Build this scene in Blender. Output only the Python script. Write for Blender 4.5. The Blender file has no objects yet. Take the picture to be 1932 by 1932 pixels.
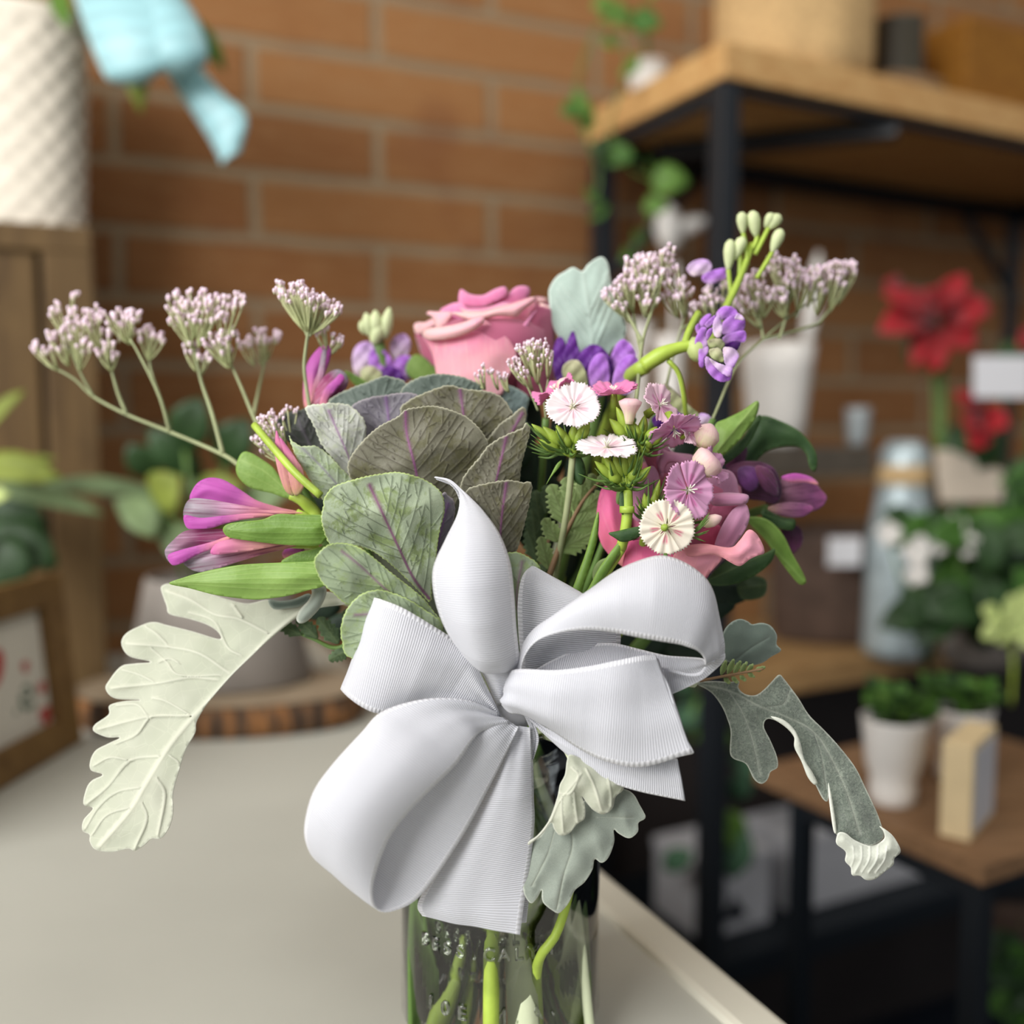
import bpy, math, random
import numpy as np
from mathutils import Vector, Matrix
from mathutils.geometry import delaunay_2d_cdt

# ------------------------------------------------------------------ camera, world, lights, exposure
SC = bpy.context.scene
COL = SC.collection
F = 1850.0                      # focal length in pixels of the 1932 px frame
CAMZ = 1.02
TABZ = 0.75
PITCH = math.atan(160.0 / F)
cam_d = bpy.data.cameras.new('camera')
cam_d.sensor_width = 36.0
cam_d.lens = F / 1932.0 * 36.0
cam_d.clip_start = 0.02
cam_d.dof.use_dof = True
cam_d.dof.focus_distance = 0.388
cam_d.dof.aperture_fstop = 3.2
cam = bpy.data.objects.new('camera', cam_d)
COL.objects.link(cam)
cam.location = (0, 0, CAMZ)
cam.rotation_euler = (math.pi / 2 - PITCH, 0, 0)
SC.camera = cam

SC.view_settings.view_transform = 'Standard'
SC.view_settings.look = 'None'
SC.view_settings.exposure = 0.0
SC.view_settings.gamma = 1.0
SC.view_settings.use_curve_mapping = False

w = bpy.data.worlds.new('daylight'); SC.world = w; w.use_nodes = True
nt = w.node_tree; nt.nodes.clear()
out = nt.nodes.new('ShaderNodeOutputWorld'); bg = nt.nodes.new('ShaderNodeBackground')
tc = nt.nodes.new('ShaderNodeTexCoord'); sp = nt.nodes.new('ShaderNodeSeparateXYZ')
rp = nt.nodes.new('ShaderNodeValToRGB'); mr = nt.nodes.new('ShaderNodeMapRange')
mr.inputs[1].default_value = -1; mr.inputs[2].default_value = 1
nt.links.new(tc.outputs['Generated'], sp.inputs[0]); nt.links.new(sp.outputs[2], mr.inputs[0])
nt.links.new(mr.outputs[0], rp.inputs[0]); nt.links.new(rp.outputs[0], bg.inputs[0])
rp.color_ramp.elements[0].position = 0.30; rp.color_ramp.elements[0].color = (.05, .055, .065, 1)
rp.color_ramp.elements[1].position = 0.62; rp.color_ramp.elements[1].color = (.88, .93, 1.0, 1)
bg.inputs[1].default_value = 0.35
nt.links.new(bg.outputs[0], out.inputs[0])

def area(name, loc, target, sx, sy, power, color=(1, 1, 1)):
    l = bpy.data.lights.new(name, 'AREA'); l.shape = 'RECTANGLE'; l.size = sx; l.size_y = sy
    l.energy = power; l.color = color
    o = bpy.data.objects.new(name, l); COL.objects.link(o); o.location = loc
    o.rotation_euler = (Vector(target) - Vector(loc)).to_track_quat('-Z', 'Y').to_euler()
    return o
area('shop_window_daylight', (-1.5, -0.9, 2.0), (0.0, 0.7, 0.95), 1.8, 1.5, 92, (1.0, .985, .96))
area('ceiling_softbox_light', (0.9, 0.1, 2.7), (0.2, 0.7, 0.9), 1.4, 1.0, 14, (1.0, .96, .90))

# ------------------------------------------------------------------ geometry of the place
_f = np.array([0, math.cos(PITCH), -math.sin(PITCH)]); _u = np.array([0, math.sin(PITCH), math.cos(PITCH)])
_r = np.array([1.0, 0, 0]); _C = np.array([0, 0, CAMZ])
def P(px, py, d):
    """the point of the room seen at (px, py), d metres away along the view axis"""
    return _C + d * (_f + (px - 966) / F * _r - (py - 966) / F * _u)
def PA(a):
    a = np.asarray(a, float)
    x, y, d = a[..., 0:1], a[..., 1:2], a[..., 2:3]
    return _C + d * (_f + (x - 966) / F * _r - (y - 966) / F * _u)
def on_plane(px, py, z):
    v = _f + (px - 966) / F * _r - (py - 966) / F * _u
    return _C + v * ((z - CAMZ) / v[2])
def at_y(px, py, y):
    v = _f + (px - 966) / F * _r - (py - 966) / F * _u
    return _C + v * (y / v[1])

def rgb(h):
    h = h.lstrip('#'); v = [int(h[i:i + 2], 16) / 255 for i in (0, 2, 4)]
    return tuple(x / 12.92 if x <= .04045 else ((x + .055) / 1.055) ** 2.4 for x in v) + (1,)

# ------------------------------------------------------------------ node helper
class N:
    def __init__(s, name):
        s.m = bpy.data.materials.new(name); s.m.use_nodes = True; s.t = s.m.node_tree; s.t.nodes.clear()
    def n(s, kind, **kw):
        x = s.t.nodes.new('ShaderNode' + kind)
        for k, v in kw.items(): setattr(x, k, v)
        return x
    def put(s, sock, v):
        if isinstance(v, str): sock.default_value = rgb(v)
        elif isinstance(v, bpy.types.NodeSocket): s.t.links.new(v, sock)
        elif v is not None: sock.default_value = v
    def attr(s, name): return s.n('Attribute', attribute_name=name).outputs['Fac']
    def uv(s):
        x = s.n('SeparateXYZ'); s.t.links.new(s.n('UVMap').outputs[0], x.inputs[0]); return x.outputs[0], x.outputs[1]
    def uvv(s): return s.n('UVMap').outputs[0]
    def obj(s): return s.n('TexCoord').outputs['Object']
    def mapv(s, vec, scale=(1, 1, 1), rot=(0, 0, 0), loc=(0, 0, 0)):
        x = s.n('Mapping'); s.put(x.inputs[0], vec); x.inputs['Scale'].default_value = scale
        x.inputs['Rotation'].default_value = rot; x.inputs['Location'].default_value = loc; return x.outputs[0]
    def noise(s, vec, scale, detail=2, rough=.5, dist=0):
        x = s.n('TexNoise'); s.put(x.inputs['Vector'], vec); x.inputs['Scale'].default_value = scale
        x.inputs['Detail'].default_value = detail; x.inputs['Roughness'].default_value = rough
        x.inputs['Distortion'].default_value = dist; return x.outputs['Fac']
    def voro(s, vec, scale, feature='DISTANCE_TO_EDGE'):
        x = s.n('TexVoronoi', feature=feature); s.put(x.inputs['Vector'], vec); x.inputs['Scale'].default_value = scale
        return x.outputs['Distance']
    def wave(s, vec, scale, dist=0, dscale=1, det=2, dirn='X', typ='BANDS'):
        x = s.n('TexWave', wave_type=typ, bands_direction=dirn); s.put(x.inputs['Vector'], vec); x.inputs['Scale'].default_value = scale
        x.inputs['Distortion'].default_value = dist; x.inputs['Detail Scale'].default_value = dscale
        x.inputs['Detail'].default_value = det; return x.outputs['Fac']
    def math(s, op, a, b=None, c=None):
        x = s.n('Math', operation=op); s.put(x.inputs[0], a)
        if b is not None: s.put(x.inputs[1], b)
        if c is not None: s.put(x.inputs[2], c)
        return x.outputs[0]
    def rng(s, v, a, b, c=0., d=1.):
        x = s.n('MapRange'); s.put(x.inputs[0], v)
        for i, q in enumerate((a, b, c, d)): x.inputs[i + 1].default_value = q
        return x.outputs[0]
    def mix(s, f, a, b, mode='MIX'):
        x = s.n('Mix', data_type='RGBA', blend_type=mode); s.put(x.inputs[0], f); s.put(x.inputs[6], a); s.put(x.inputs[7], b)
        return x.outputs[2]
    def ramp(s, f, stops, interp='LINEAR'):
        x = s.n('ValToRGB'); s.put(x.inputs[0], f); e = x.color_ramp.elements; x.color_ramp.interpolation = interp
        while len(e) < len(stops): e.new(.5)
        for i, (p, c) in enumerate(stops): e[i].position = p; e[i].color = rgb(c)
        return x.outputs[0]
    def bump(s, h, strength=.5, dist=.001, normal=None):
        x = s.n('Bump'); s.put(x.inputs['Height'], h); x.inputs['Strength'].default_value = strength
        x.inputs['Distance'].default_value = dist
        if normal is not None: s.put(x.inputs['Normal'], normal)
        return x.outputs[0]
    def done(s, base, rough=.55, spec=.4, normal=None, transl=0., tcol=None, sheen=0., sss=0., metal=0., coat=0.):
        p = s.n('BsdfPrincipled'); s.put(p.inputs['Base Color'], base); s.put(p.inputs['Roughness'], rough)
        p.inputs['Specular IOR Level'].default_value = spec; p.inputs['Metallic'].default_value = metal
        p.inputs['Sheen Weight'].default_value = sheen; p.inputs['Coat Weight'].default_value = coat
        if sss: p.inputs['Subsurface Weight'].default_value = sss; p.inputs['Subsurface Scale'].default_value = .002
        if normal is not None: s.put(p.inputs['Normal'], normal)
        o = s.n('OutputMaterial'); res = p.outputs[0]
        if transl:
            t = s.n('BsdfTranslucent'); s.put(t.inputs[0], tcol if tcol is not None else base)
            if normal is not None: s.put(t.inputs[1], normal)
            mx = s.n('MixShader'); mx.inputs[0].default_value = transl
            s.t.links.new(res, mx.inputs[1]); s.t.links.new(t.outputs[0], mx.inputs[2]); res = mx.outputs[0]
        s.t.links.new(res, o.inputs[0]); return s.m

# ------------------------------------------------------------------ mesh helpers
def link(name, verts, faces, mat, parent=None, uvs=None, attrs=None, smooth=True, thick=0., uvfaces=None):
    """one mesh object; verts in world coordinates"""
    verts = np.asarray(verts, float)
    me = bpy.data.meshes.new(name)
    off = np.zeros(3)
    if parent is not None:
        q = parent
        while q is not None:
            off = off + np.array(q.location); q = q.parent
    else:
        off = np.array([verts[:, 0].mean(), verts[:, 1].mean(), verts[:, 2].min()])
    me.from_pydata((verts - off).tolist(), [], [list(map(int, f)) for f in faces])
    if uvs is not None:
        uvs = np.asarray(uvs, float)
        lay = me.uv_layers.new(name='UVMap'); idx = np.empty(len(me.loops), dtype=np.int32)
        me.loops.foreach_get('vertex_index', idx)
        lay.data.foreach_set('uv', uvs[idx].astype(np.float32).ravel())
    for k, v in (attrs or {}).items():
        a = me.attributes.new(k, 'FLOAT', 'POINT'); a.data.foreach_set('value', np.asarray(v, np.float32))
    if smooth: me.polygons.foreach_set('use_smooth', [True] * len(me.polygons))
    me.materials.append(mat); me.update()
    o = bpy.data.objects.new(name, me); COL.objects.link(o)
    if parent is not None: o.parent = parent
    else: o.location = off
    if thick:
        md = o.modifiers.new('thickness', 'SOLIDIFY'); md.thickness = thick; md.offset = 0
    return o
def tag(o, label, cat, group=None, kind=None):
    o['label'] = label; o['category'] = cat
    if group: o['group'] = group
    if kind: o['kind'] = kind
    return o
def thing(name, loc, label, cat, group=None):
    o = bpy.data.objects.new(name, None); COL.objects.link(o); o.empty_display_size = .02
    o.location = tuple(float(v) for v in loc); return tag(o, label, cat, group)
def struct(o):
    o['kind'] = 'structure'; return o

def crom(pts, n, closed=False):
    """Catmull-Rom through pts (any dimension), n samples evenly spread by length"""
    p = np.asarray(pts, float)
    if closed: q = np.vstack([p[-1], p, p[0], p[1]])
    else: q = np.vstack([2 * p[0] - p[1], p, 2 * p[-1] - p[-2]])
    segs = len(q) - 3; out_ = []
    K = 14
    for i in range(segs):
        a, b, c, d = q[i:i + 4]; t = np.linspace(0, 1, K, endpoint=False)[:, None]
        out_.append(.5 * ((2 * b) + (c - a) * t + (2 * a - 5 * b + 4 * c - d) * t ** 2 + (3 * b - a - 3 * c + d) * t ** 3))
    out_.append(q[-2][None] if not closed else q[1][None])
    c = np.vstack(out_)
    L = np.concatenate([[0], np.cumsum(np.linalg.norm(np.diff(c, axis=0), axis=1))])
    s = np.linspace(0, L[-1], n + (1 if closed else 0))
    r = np.stack([np.interp(s, L, c[:, k]) for k in range(c.shape[1])], 1)
    return r[:-1] if closed else r
def crom_u(pts, n):
    """Catmull-Rom, uniform in the parameter (rows keep their pairing)"""
    p = np.asarray(pts, float); q = np.vstack([2 * p[0] - p[1], p, 2 * p[-1] - p[-2]])
    u = np.linspace(0, len(p) - 1, n); i = np.minimum(u.astype(int), len(p) - 2); t = (u - i)[:, None]
    a, b, c, d = q[i], q[i + 1], q[i + 2], q[i + 3]
    return .5 * ((2 * b) + (c - a) * t + (2 * a - 5 * b + 4 * c - d) * t ** 2 + (3 * b - a - 3 * c + d) * t ** 3)

class MB:
    """collects pieces into one mesh"""
    def __init__(s): s.v = []; s.f = []; s.uv = []; s.n = 0
    def add(s, v, f, uv=None):
        v = np.asarray(v, float); s.v.append(v); s.f += [[int(i) + s.n for i in q] for q in f]
        s.uv.append(np.zeros((len(v), 2)) if uv is None else np.asarray(uv, float)); s.n += len(v); return s
    def tube(s, path, rad, seg=8, u0=0., u1=1., caps=True, smooth_n=None):
        p = np.asarray(path, float)
        if smooth_n: 
            r_ = np.interp(np.linspace(0, 1, smooth_n), np.linspace(0, 1, len(np.atleast_1d(rad))), np.atleast_1d(rad)) if np.ndim(rad) else rad
            p = crom(p, smooth_n); rad = r_
        n = len(p); rad = np.full(n, rad) if np.ndim(rad) == 0 else np.interp(np.linspace(0, 1, n), np.linspace(0, 1, len(rad)), rad)
        T = np.gradient(p, axis=0); T /= np.linalg.norm(T, axis=1)[:, None] + 1e-12
        a = np.array([0, 0, 1.]) if abs(T[0][2]) < .9 else np.array([1., 0, 0])
        X = np.cross(T[0], a); X /= np.linalg.norm(X); V = []; UV = []
        for i in range(n):
            X = X - T[i] * np.dot(X, T[i]); X /= np.linalg.norm(X) + 1e-12; Y = np.cross(T[i], X)
            for k in range(seg):
                an = 2 * math.pi * k / seg
                V.append(p[i] + rad[i] * (math.cos(an) * X + math.sin(an) * Y)); UV.append((u0 + (u1 - u0) * i / (n - 1), k / seg))
        Fc = [[i * seg + k, i * seg + (k + 1) % seg, (i + 1) * seg + (k + 1) % seg, (i + 1) * seg + k] for i in range(n - 1) for k in range(seg)]
        if caps: Fc += [list(range(seg))[::-1], [(n - 1) * seg + k for k in range(seg)]]
        return s.add(V, Fc, UV)
    def pod(s, base, tip, r, prof=((0, .3), (.15, .8), (.5, 1), (.8, .75), (1, .15)), seg=8, flat=1.0, bend=None):
        base = np.asarray(base, float); tip = np.asarray(tip, float)
        n = 9; t = np.linspace(0, 1, n); pr = np.interp(t, [a for a, b in prof], [b for a, b in prof]) * r
        pts = base + (tip - base) * t[:, None]
        if bend is not None: pts = pts + np.asarray(bend, float) * (np.sin(t * math.pi) )[:, None]
        return s.tube(pts, pr, seg)
    def box(s, lo, hi, M=None):
        x0, y0, z0 = lo; x1, y1, z1 = hi
        V = np.array([(x, y, z) for z in (z0, z1) for x, y in ((x0, y0), (x1, y0), (x1, y1), (x0, y1))], float)
        if M is not None: V = np.array([tuple(M @ Vector(v)) for v in V])
        uv = [(v[0] + v[1], v[2]) for v in V]
        return s.add(V, [[3, 2, 1, 0], [4, 5, 6, 7], [0, 1, 5, 4], [1, 2, 6, 5], [2, 3, 7, 6], [3, 0, 4, 7]], uv)
    def lathe(s, prof, c, seg=48, sx=1., sy=1., closed=False):
        n = len(prof); V = []; UV = []
        for i, (r, z) in enumerate(prof):
            for k in range(seg):
                a = 2 * math.pi * k / seg; V.append((c[0] + sx * r * math.cos(a), c[1] + sy * r * math.sin(a), c[2] + z)); UV.append((k / seg, i / max(n - 1, 1)))
        Fc = [[i * seg + k, i * seg + (k + 1) % seg, (i + 1) * seg + (k + 1) % seg, (i + 1) * seg + k] for i in range(n - 1) for k in range(seg)]
        return s.add(V, Fc, UV)
    def grid(s, G, uv=None):
        h, w_ = G.shape[:2]; Fc = [[i * w_ + j, i * w_ + j + 1, (i + 1) * w_ + j + 1, (i + 1) * w_ + j] for i in range(h - 1) for j in range(w_ - 1)]
        if uv is None:
            uu, vv = np.meshgrid(np.linspace(0, 1, w_), np.linspace(0, 1, h)); uv = np.stack([vv.ravel(), uu.ravel()], 1)
        return s.add(G.reshape(-1, 3), Fc, uv)
    def obj(s, name, mat, parent=None, smooth=True, thick=0., bevel=0.):
        o = link(name, np.vstack(s.v), s.f, mat, parent, np.vstack(s.uv), None, smooth, thick)
        if bevel:
            md = o.modifiers.new('bevel', 'BEVEL'); md.width = bevel; md.segments = 2; md.limit_method = 'ANGLE'
        return o

def seg_dist(pts, line):
    d = np.full(len(pts), 1e9)
    for a, b in zip(line[:-1], line[1:]):
        ab = b - a; t = np.clip(((pts - a) @ ab) / (ab @ ab + 1e-12), 0, 1)[:, None]
        d = np.minimum(d, np.linalg.norm(pts - (a + t * ab), axis=1))
    return d
def inside(pts, poly):
    x, y = pts[:, 0], pts[:, 1]; c = np.zeros(len(pts), bool); j = len(poly) - 1
    for i in range(len(poly)):
        xi, yi = poly[i]; xj, yj = poly[j]
        m = ((yi > y) != (yj > y)) & (x < (xj - xi) * (y - yi) / ((yj - yi) + 1e-12) + xi); c ^= m; j = i
    return c

def blade(name, outline, d, mat, parent=None, g=(0, 0), puff=0., pw=30., step=6., veins=(), vrel=0., teeth=None,
          axis=None, cyl=None, fn=None, ripple=0., rlen=60., thick=.0005, edgew=8., seed=0, sharp=False):
    """a leaf or petal: its outline, its distance, its own curvature; veins raise the surface"""
    rs = np.random.RandomState(seed + len(outline))
    o = np.asarray(outline, float)
    per = np.linalg.norm(np.roll(o, -1, 0) - o, axis=1).sum()
    n = max(10, int(per / (step * .8)))
    c = crom(o, n, True) if not sharp else o
    if teeth:
        amp, period = teeth; s_ = np.linspace(0, per, len(c), endpoint=False)
        T = np.roll(c, -1, 0) - np.roll(c, 1, 0); T /= np.linalg.norm(T, axis=1)[:, None] + 1e-9
        sgn = np.sign(np.sum(c[:, 0] * np.roll(c[:, 1], -1) - np.roll(c[:, 0], -1) * c[:, 1]))
        Nn = np.stack([T[:, 1], -T[:, 0]], 1) * sgn
        k = max(3, int(per / period)); ph = (s_ / per * k + rs.rand() ) % 1
        c = c + Nn * (amp * (ph - .4) * (.7 + .6 * rs.rand(len(c))))[:, None]
    lo, hi = c.min(0), c.max(0)
    pts = []; rows = int((hi[1] - lo[1]) / (step * .866)) + 2
    for i in range(rows):
        y = lo[1] + i * step * .866; xs = np.arange(lo[0] + (i % 2) * step / 2, hi[0], step)
        pts.append(np.stack([xs, np.full(len(xs), y)], 1))
    pts = np.vstack(pts); pts = pts[inside(pts, c)]
    cc = np.vstack([c, c[:1]])
    if len(pts): pts = pts[seg_dist(pts, cc) > step * .45]
    vl = []; extra = []
    for line, w0, w1 in veins:
        line = np.asarray(line, float); L = np.linalg.norm(np.diff(line, axis=0), axis=1).sum()
        if L < 4: continue
        q = crom(line, max(3, int(L / (step * 1.0))))
        vl.append((q, w0, w1))
        T = np.gradient(q, axis=0); T /= np.linalg.norm(T, axis=1)[:, None] + 1e-9; Nn = np.stack([-T[:, 1], T[:, 0]], 1)
        wv = np.linspace(w0, w1, len(q))[:, None]
        extra += [(q, 1.), (q + Nn * wv * 1.3, 0.), (q - Nn * wv * 1.3, 0.)]
    if extra:
        allc = np.vstack([e for e, _ in extra])
        if len(pts):
            keep = np.ones(len(pts), bool)
            for q, w0, w1 in vl: keep &= seg_dist(pts, q) > max(w0, w1) * 1.3 + step * .35
            pts = pts[keep]
        e = allc[inside(allc, c)]; e = e[seg_dist(e, cc) > 1.2]
        pts = np.vstack([pts, e]) if len(pts) else e
    V2 = np.vstack([c, pts]) if len(pts) else c
    ns = len(c)
    res = delaunay_2d_cdt([Vector(v) for v in V2], [], [list(range(ns))], 1, 1e-4)
    W = np.array([tuple(v) for v in res[0]]); Fc = [list(f) for f in res[2]]
    ed = seg_dist(W, cc)
    vein = np.zeros(len(W)); midv = np.zeros(len(W))
    for qi, (q, w0, w1) in enumerate(vl):
        wd = (w0 + w1) / 2; vv_ = np.clip(1.15 - seg_dist(W, q) / (wd * 1.3), 0, 1); vein = np.maximum(vein, vv_)
        if qi == 0: midv = vv_
    cx, cy = (lo + hi) / 2
    D = np.full(len(W), float(d)) + g[0] * (W[:, 0] - cx) / 100 + g[1] * (W[:, 1] - cy) / 100
    t = np.clip(ed / (pw * 1.3), 0, 1); D -= (puff * .5 * (1 - (1 - t) ** 2)) if pw <= 12 else puff * .5 * t * t * (3 - 2 * t)
    if cyl: D -= .6 * np.sqrt(np.clip(cyl[1] ** 2 - (W[:, 0] - cyl[0]) ** 2, 0, None)) / F * d
    if fn: D += fn(W[:, 0], W[:, 1])
    if ripple:
        a = rs.rand(6) * 6.28
        D += ripple * .6 * (np.sin(W[:, 0] / rlen * 5 + a[0]) * np.sin(W[:, 1] / rlen * 4.2 + a[1]) + .3 * np.sin((W[:, 0] * .8 - W[:, 1] * .5) / rlen * 4 + a[2]))
    D -= vrel * vein
    if axis is None: axis = ((cx, hi[1]), (cx, lo[1]))
    a0, a1 = np.array(axis[0], float), np.array(axis[1], float); ax = a1 - a0; L = np.linalg.norm(ax); ax /= L
    u = ((W - a0) @ ax) / L; v = ((W - a0) @ np.array([-ax[1], ax[0]])) / L + .5
    V3 = PA(np.stack([W[:, 0], W[:, 1], D], 1))
    return link(name, V3, Fc, mat, parent, np.stack([u, v], 1), {'vein': vein, 'mid': midv, 'edge': np.clip(ed / edgew, 0, 1)}, True, thick * .4)

def autoveins(mid, outline, n=6, ang=50, w=(2.2, 1.), reach=.93, fork=True, start=.08, end=.92, bendf=.25, mw=(4., 1.5), seed=1):
    """midrib plus side veins that run to the margin, some forked"""
    rs = random.Random(seed); o = crom(np.asarray(outline, float), 120, True); m = crom(np.asarray(mid, float), 60)
    res = [(m, mw[0], mw[1])]; T = np.gradient(m, axis=0); T /= np.linalg.norm(T, axis=1)[:, None]
    def shoot(p, d, bend, maxf=reach):
        q = [p.copy()]; st = 5.; cur = p.copy(); dd = d.copy()
        for k in range(80):
            cur = cur + dd * st
            if not inside(cur[None], o)[0]: break
            q.append(cur.copy()); a = bend * st / 100
            dd = np.array([dd[0] * math.cos(a) - dd[1] * math.sin(a), dd[0] * math.sin(a) + dd[1] * math.cos(a)])
        k = max(2, int(len(q) * maxf)); return np.array(q[:k])
    for side in (-1, 1):
        for i in range(n):
            t = start + (end - start) * (i + (.25 if side > 0 else 0) + rs.uniform(-.1, .1)) / n
            k = min(59, max(0, int(t * 59))); p = m[k]; a = math.radians(ang * rs.uniform(.88, 1.12)) * side
            d = np.array([T[k][0] * math.cos(a) - T[k][1] * math.sin(a), T[k][0] * math.sin(a) + T[k][1] * math.cos(a)])
            q = shoot(p, d, -side * bendf * rs.uniform(.5, 1.5))
            if len(q) < 3: continue
            res.append((q, w[0], w[1]))
            if fork and len(q) > 7:
                for fr, s2 in ((.35, 1), (.6, -1)):
                    kk = int(len(q) * fr); dq = q[kk + 1] - q[kk]; dq /= np.linalg.norm(dq); b = math.radians(34) * s2 * side
                    d2 = np.array([dq[0] * math.cos(b) - dq[1] * math.sin(b), dq[0] * math.sin(b) + dq[1] * math.cos(b)])
                    q2 = shoot(q[kk], d2, 0, .8)
                    if len(q2) > 3: res.append((q2[:14], w[1] * .9, w[1] * .6))
    return res

def fanveins(mid, outline, n=7, w=(1.3, .8), mw=(3.2, 1.3), seed=1, spread=62, low=.02, high=.72):
    """round leaf: veins leave the midrib in a fan, bow outwards and fork towards the rim"""
    rs = random.Random(seed); o = crom(np.asarray(outline, float), 120, True); m = crom(np.asarray(mid, float), 60)
    res = [(m, mw[0], mw[1])]; T = np.gradient(m, axis=0); T /= np.linalg.norm(T, axis=1)[:, None]
    def rot(d, a): return np.array([d[0] * math.cos(a) - d[1] * math.sin(a), d[0] * math.sin(a) + d[1] * math.cos(a)])
    def run(p, d, bend, others, lim=1.):
        q = [p.copy()]; cur = p.copy(); dd = d
        for k in range(90):
            cur = cur + dd * 5.; dd = rot(dd, bend * .05 * (1 + .5 * math.sin(k * .9)))
            if not inside(cur[None], o)[0]: break
            if k > 3 and any(seg_dist(cur[None], ot)[0] < 8 for ot in others): break
            q.append(cur.copy())
        return np.array(q[:max(2, int(len(q) * lim))])
    mains = []
    for side in (-1, 1):
        for i in range(n):
            t = low + (high - low) * i / max(1, n - 1) + rs.uniform(-.02, .02); k = int(max(0, min(1, t)) * 59)
            a = math.radians(spread * (1 - .35 * i / n) * rs.uniform(.94, 1.06)) * side
            q = run(m[k], rot(T[k], a), -side * .16, [c for c, s2 in mains if s2 == side], .97)
            if len(q) >= 4: mains.append((q, side)); res.append((q, w[0], w[1]))
    forks = []
    for q, side in mains:
        for fr, sg in ((.35, -1), (.6, 1), (.75, -1)):
            kk = int(len(q) * fr)
            if kk + 2 >= len(q) or len(q) < 8: continue
            dq = q[kk + 1] - q[kk]; dq /= np.linalg.norm(dq)
            q2 = run(q[kk], rot(dq, sg * side * math.radians(rs.uniform(28, 42))), -sg * side * .4, [c for c, _ in mains if c is not q] + forks, .95)
            if len(q2) > 3: forks.append(q2); res.append((q2, w[1], w[1] * .6))
    return res

def sheet(name, E1, E2, mat, parent=None, n=90, m=14, belly=0., thick=.0006, wrinkle=0., seed=0, bellies=None):
    """ribbon between two edge curves, paired row by row"""
    a = PA(crom_u(E1, n)); b = PA(crom_u(E2, n)); v = np.linspace(0, 1, m)
    G = a[:, None] * (1 - v)[None, :, None] + b[:, None] * v[None, :, None]
    mid = (a + b) / 2; L = np.concatenate([[0], np.cumsum(np.linalg.norm(np.diff(mid, axis=0), axis=1))])
    Tn = np.gradient(mid, axis=0); W = b - a; Nn = np.cross(Tn, W); Nn /= np.linalg.norm(Nn, axis=1)[:, None] + 1e-9
    # keep the normal continuous
    for i in range(1, n):
        if np.dot(Nn[i], Nn[i - 1]) < 0: Nn[i] *= -1
    by = np.full(n, belly) if bellies is None else np.interp(np.linspace(0, 1, n), np.linspace(0, 1, len(bellies)), bellies)
    prof = 4 * v * (1 - v)
    if wrinkle:
        rs = np.random.RandomState(seed); ph = rs.rand(4) * 6
        prof2 = np.sin(v * 9 + ph[0]) * .5 + np.sin(v * 17 + ph[1]) * .3
        fade = np.exp(-L / .02)[:, None] + np.exp(-(L[-1] - L) / .02)[:, None] * .5 + .12
        G = G + Nn[:, None] * (wrinkle * fade * prof2[None])[..., None]
    if Nn[0] @ (_C - mid[0]) < 0: Nn = -Nn
    G = G + Nn[:, None] * (by[:, None] * prof[None])[..., None]
    uv = np.stack([np.repeat(L, m), np.tile(v, n)], 1)
    mb = MB(); mb.grid(G, uv); return mb.obj(name, mat, parent, True, thick)
# ------------------------------------------------------------------ materials
def plain(name, col, rough=.6, spec=.3, nscale=None, namp=.25, bump=0., **kw):
    m = N(name); base = rgb(col) if False else col
    nrm = None; b = col
    if nscale:
        f = m.noise(m.obj(), nscale, 4); c2 = tuple(x * (1 - namp) for x in rgb(col)[:3]) + (1,)
        b = m.mix(m.rng(f, .35, .65), c2, rgb(col))
        if bump: nrm = m.bump(f, bump, .002)
    return m.done(b, rough, spec, nrm, **kw)
def mt_ribbon(name, col, rib=.0008, edge='#ffffff', strength=.35, satin=.35):
    m = N(name); u, v = m.uv()
    w_ = m.math('SINE', m.math('MULTIPLY', u, 2 * math.pi / rib))
    hem = m.math('ABSOLUTE', m.math('SUBTRACT', v, .5)); hm = m.rng(hem, .448, .456); rim = m.rng(hem, .492, .497)
    st = m.math('SINE', m.math('MULTIPLY', u, 2 * math.pi / (rib * 1.9)))
    h = m.math('ADD', m.math('MULTIPLY', w_, m.math('SUBTRACT', 1.0, hm)), m.math('MULTIPLY', m.math('MULTIPLY', st, 1.3), hm))
    h = m.math('ADD', h, m.math('MULTIPLY', hm, 1.2))
    n_ = m.bump(h, strength, .00012)
    shade = m.mix(m.rng(w_, -1, 1), tuple(x * .80 for x in rgb(col)[:3]) + (1,), rgb(col)); shade = m.mix(m.math('MULTIPLY', hm, .55), shade, edge)
    base = m.mix(rim, shade, edge)
    return m.done(base, .42, satin, n_, transl=.22, tcol=col, sheen=.25)
def mt_leaf(name, base, dark, vein, edge, vmix=.8, net=0., netscale=22., rough=.55, patch=None, pscale=9., transl=.18, spec=.35, netcol=None, bump=.25, uvcol=None, side=None):
    m = N(name); uv = m.uvv(); u, v = m.uv()
    f = m.noise(uv, 3.5, 4, .6)
    b = m.mix(m.rng(f, .3, .7), base, dark)
    if uvcol: b = m.mix(m.rng(u, uvcol[1], uvcol[2]), uvcol[0], b)
    if patch: b = m.mix(m.math('MULTIPLY', m.rng(m.noise(uv, pscale, 5, .7, .4), .50, .58), patch[1]), b, patch[0])
    h = m.noise(uv, 25, 3)
    if net:
        e1 = m.rng(m.voro(m.mapv(uv, (1, 1.2, 1)), netscale * 1.3), 0.0, .035, 1, 0)
        b = m.mix(m.math('MULTIPLY', e1, net * .7), b, netcol or vein); h = m.math('SUBTRACT', h, m.math('MULTIPLY', e1, .3))
    b = m.mix(m.math('MULTIPLY', m.attr('vein'), vmix), b, side or vein); b = m.mix(m.math('MULTIPLY', m.attr('mid'), vmix), b, vein)
    b = m.mix(m.rng(m.attr('edge'), 0, .55, 1, 0), b, edge)
    return m.done(b, rough, spec, m.bump(h, bump, .0006), transl=transl)
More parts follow.
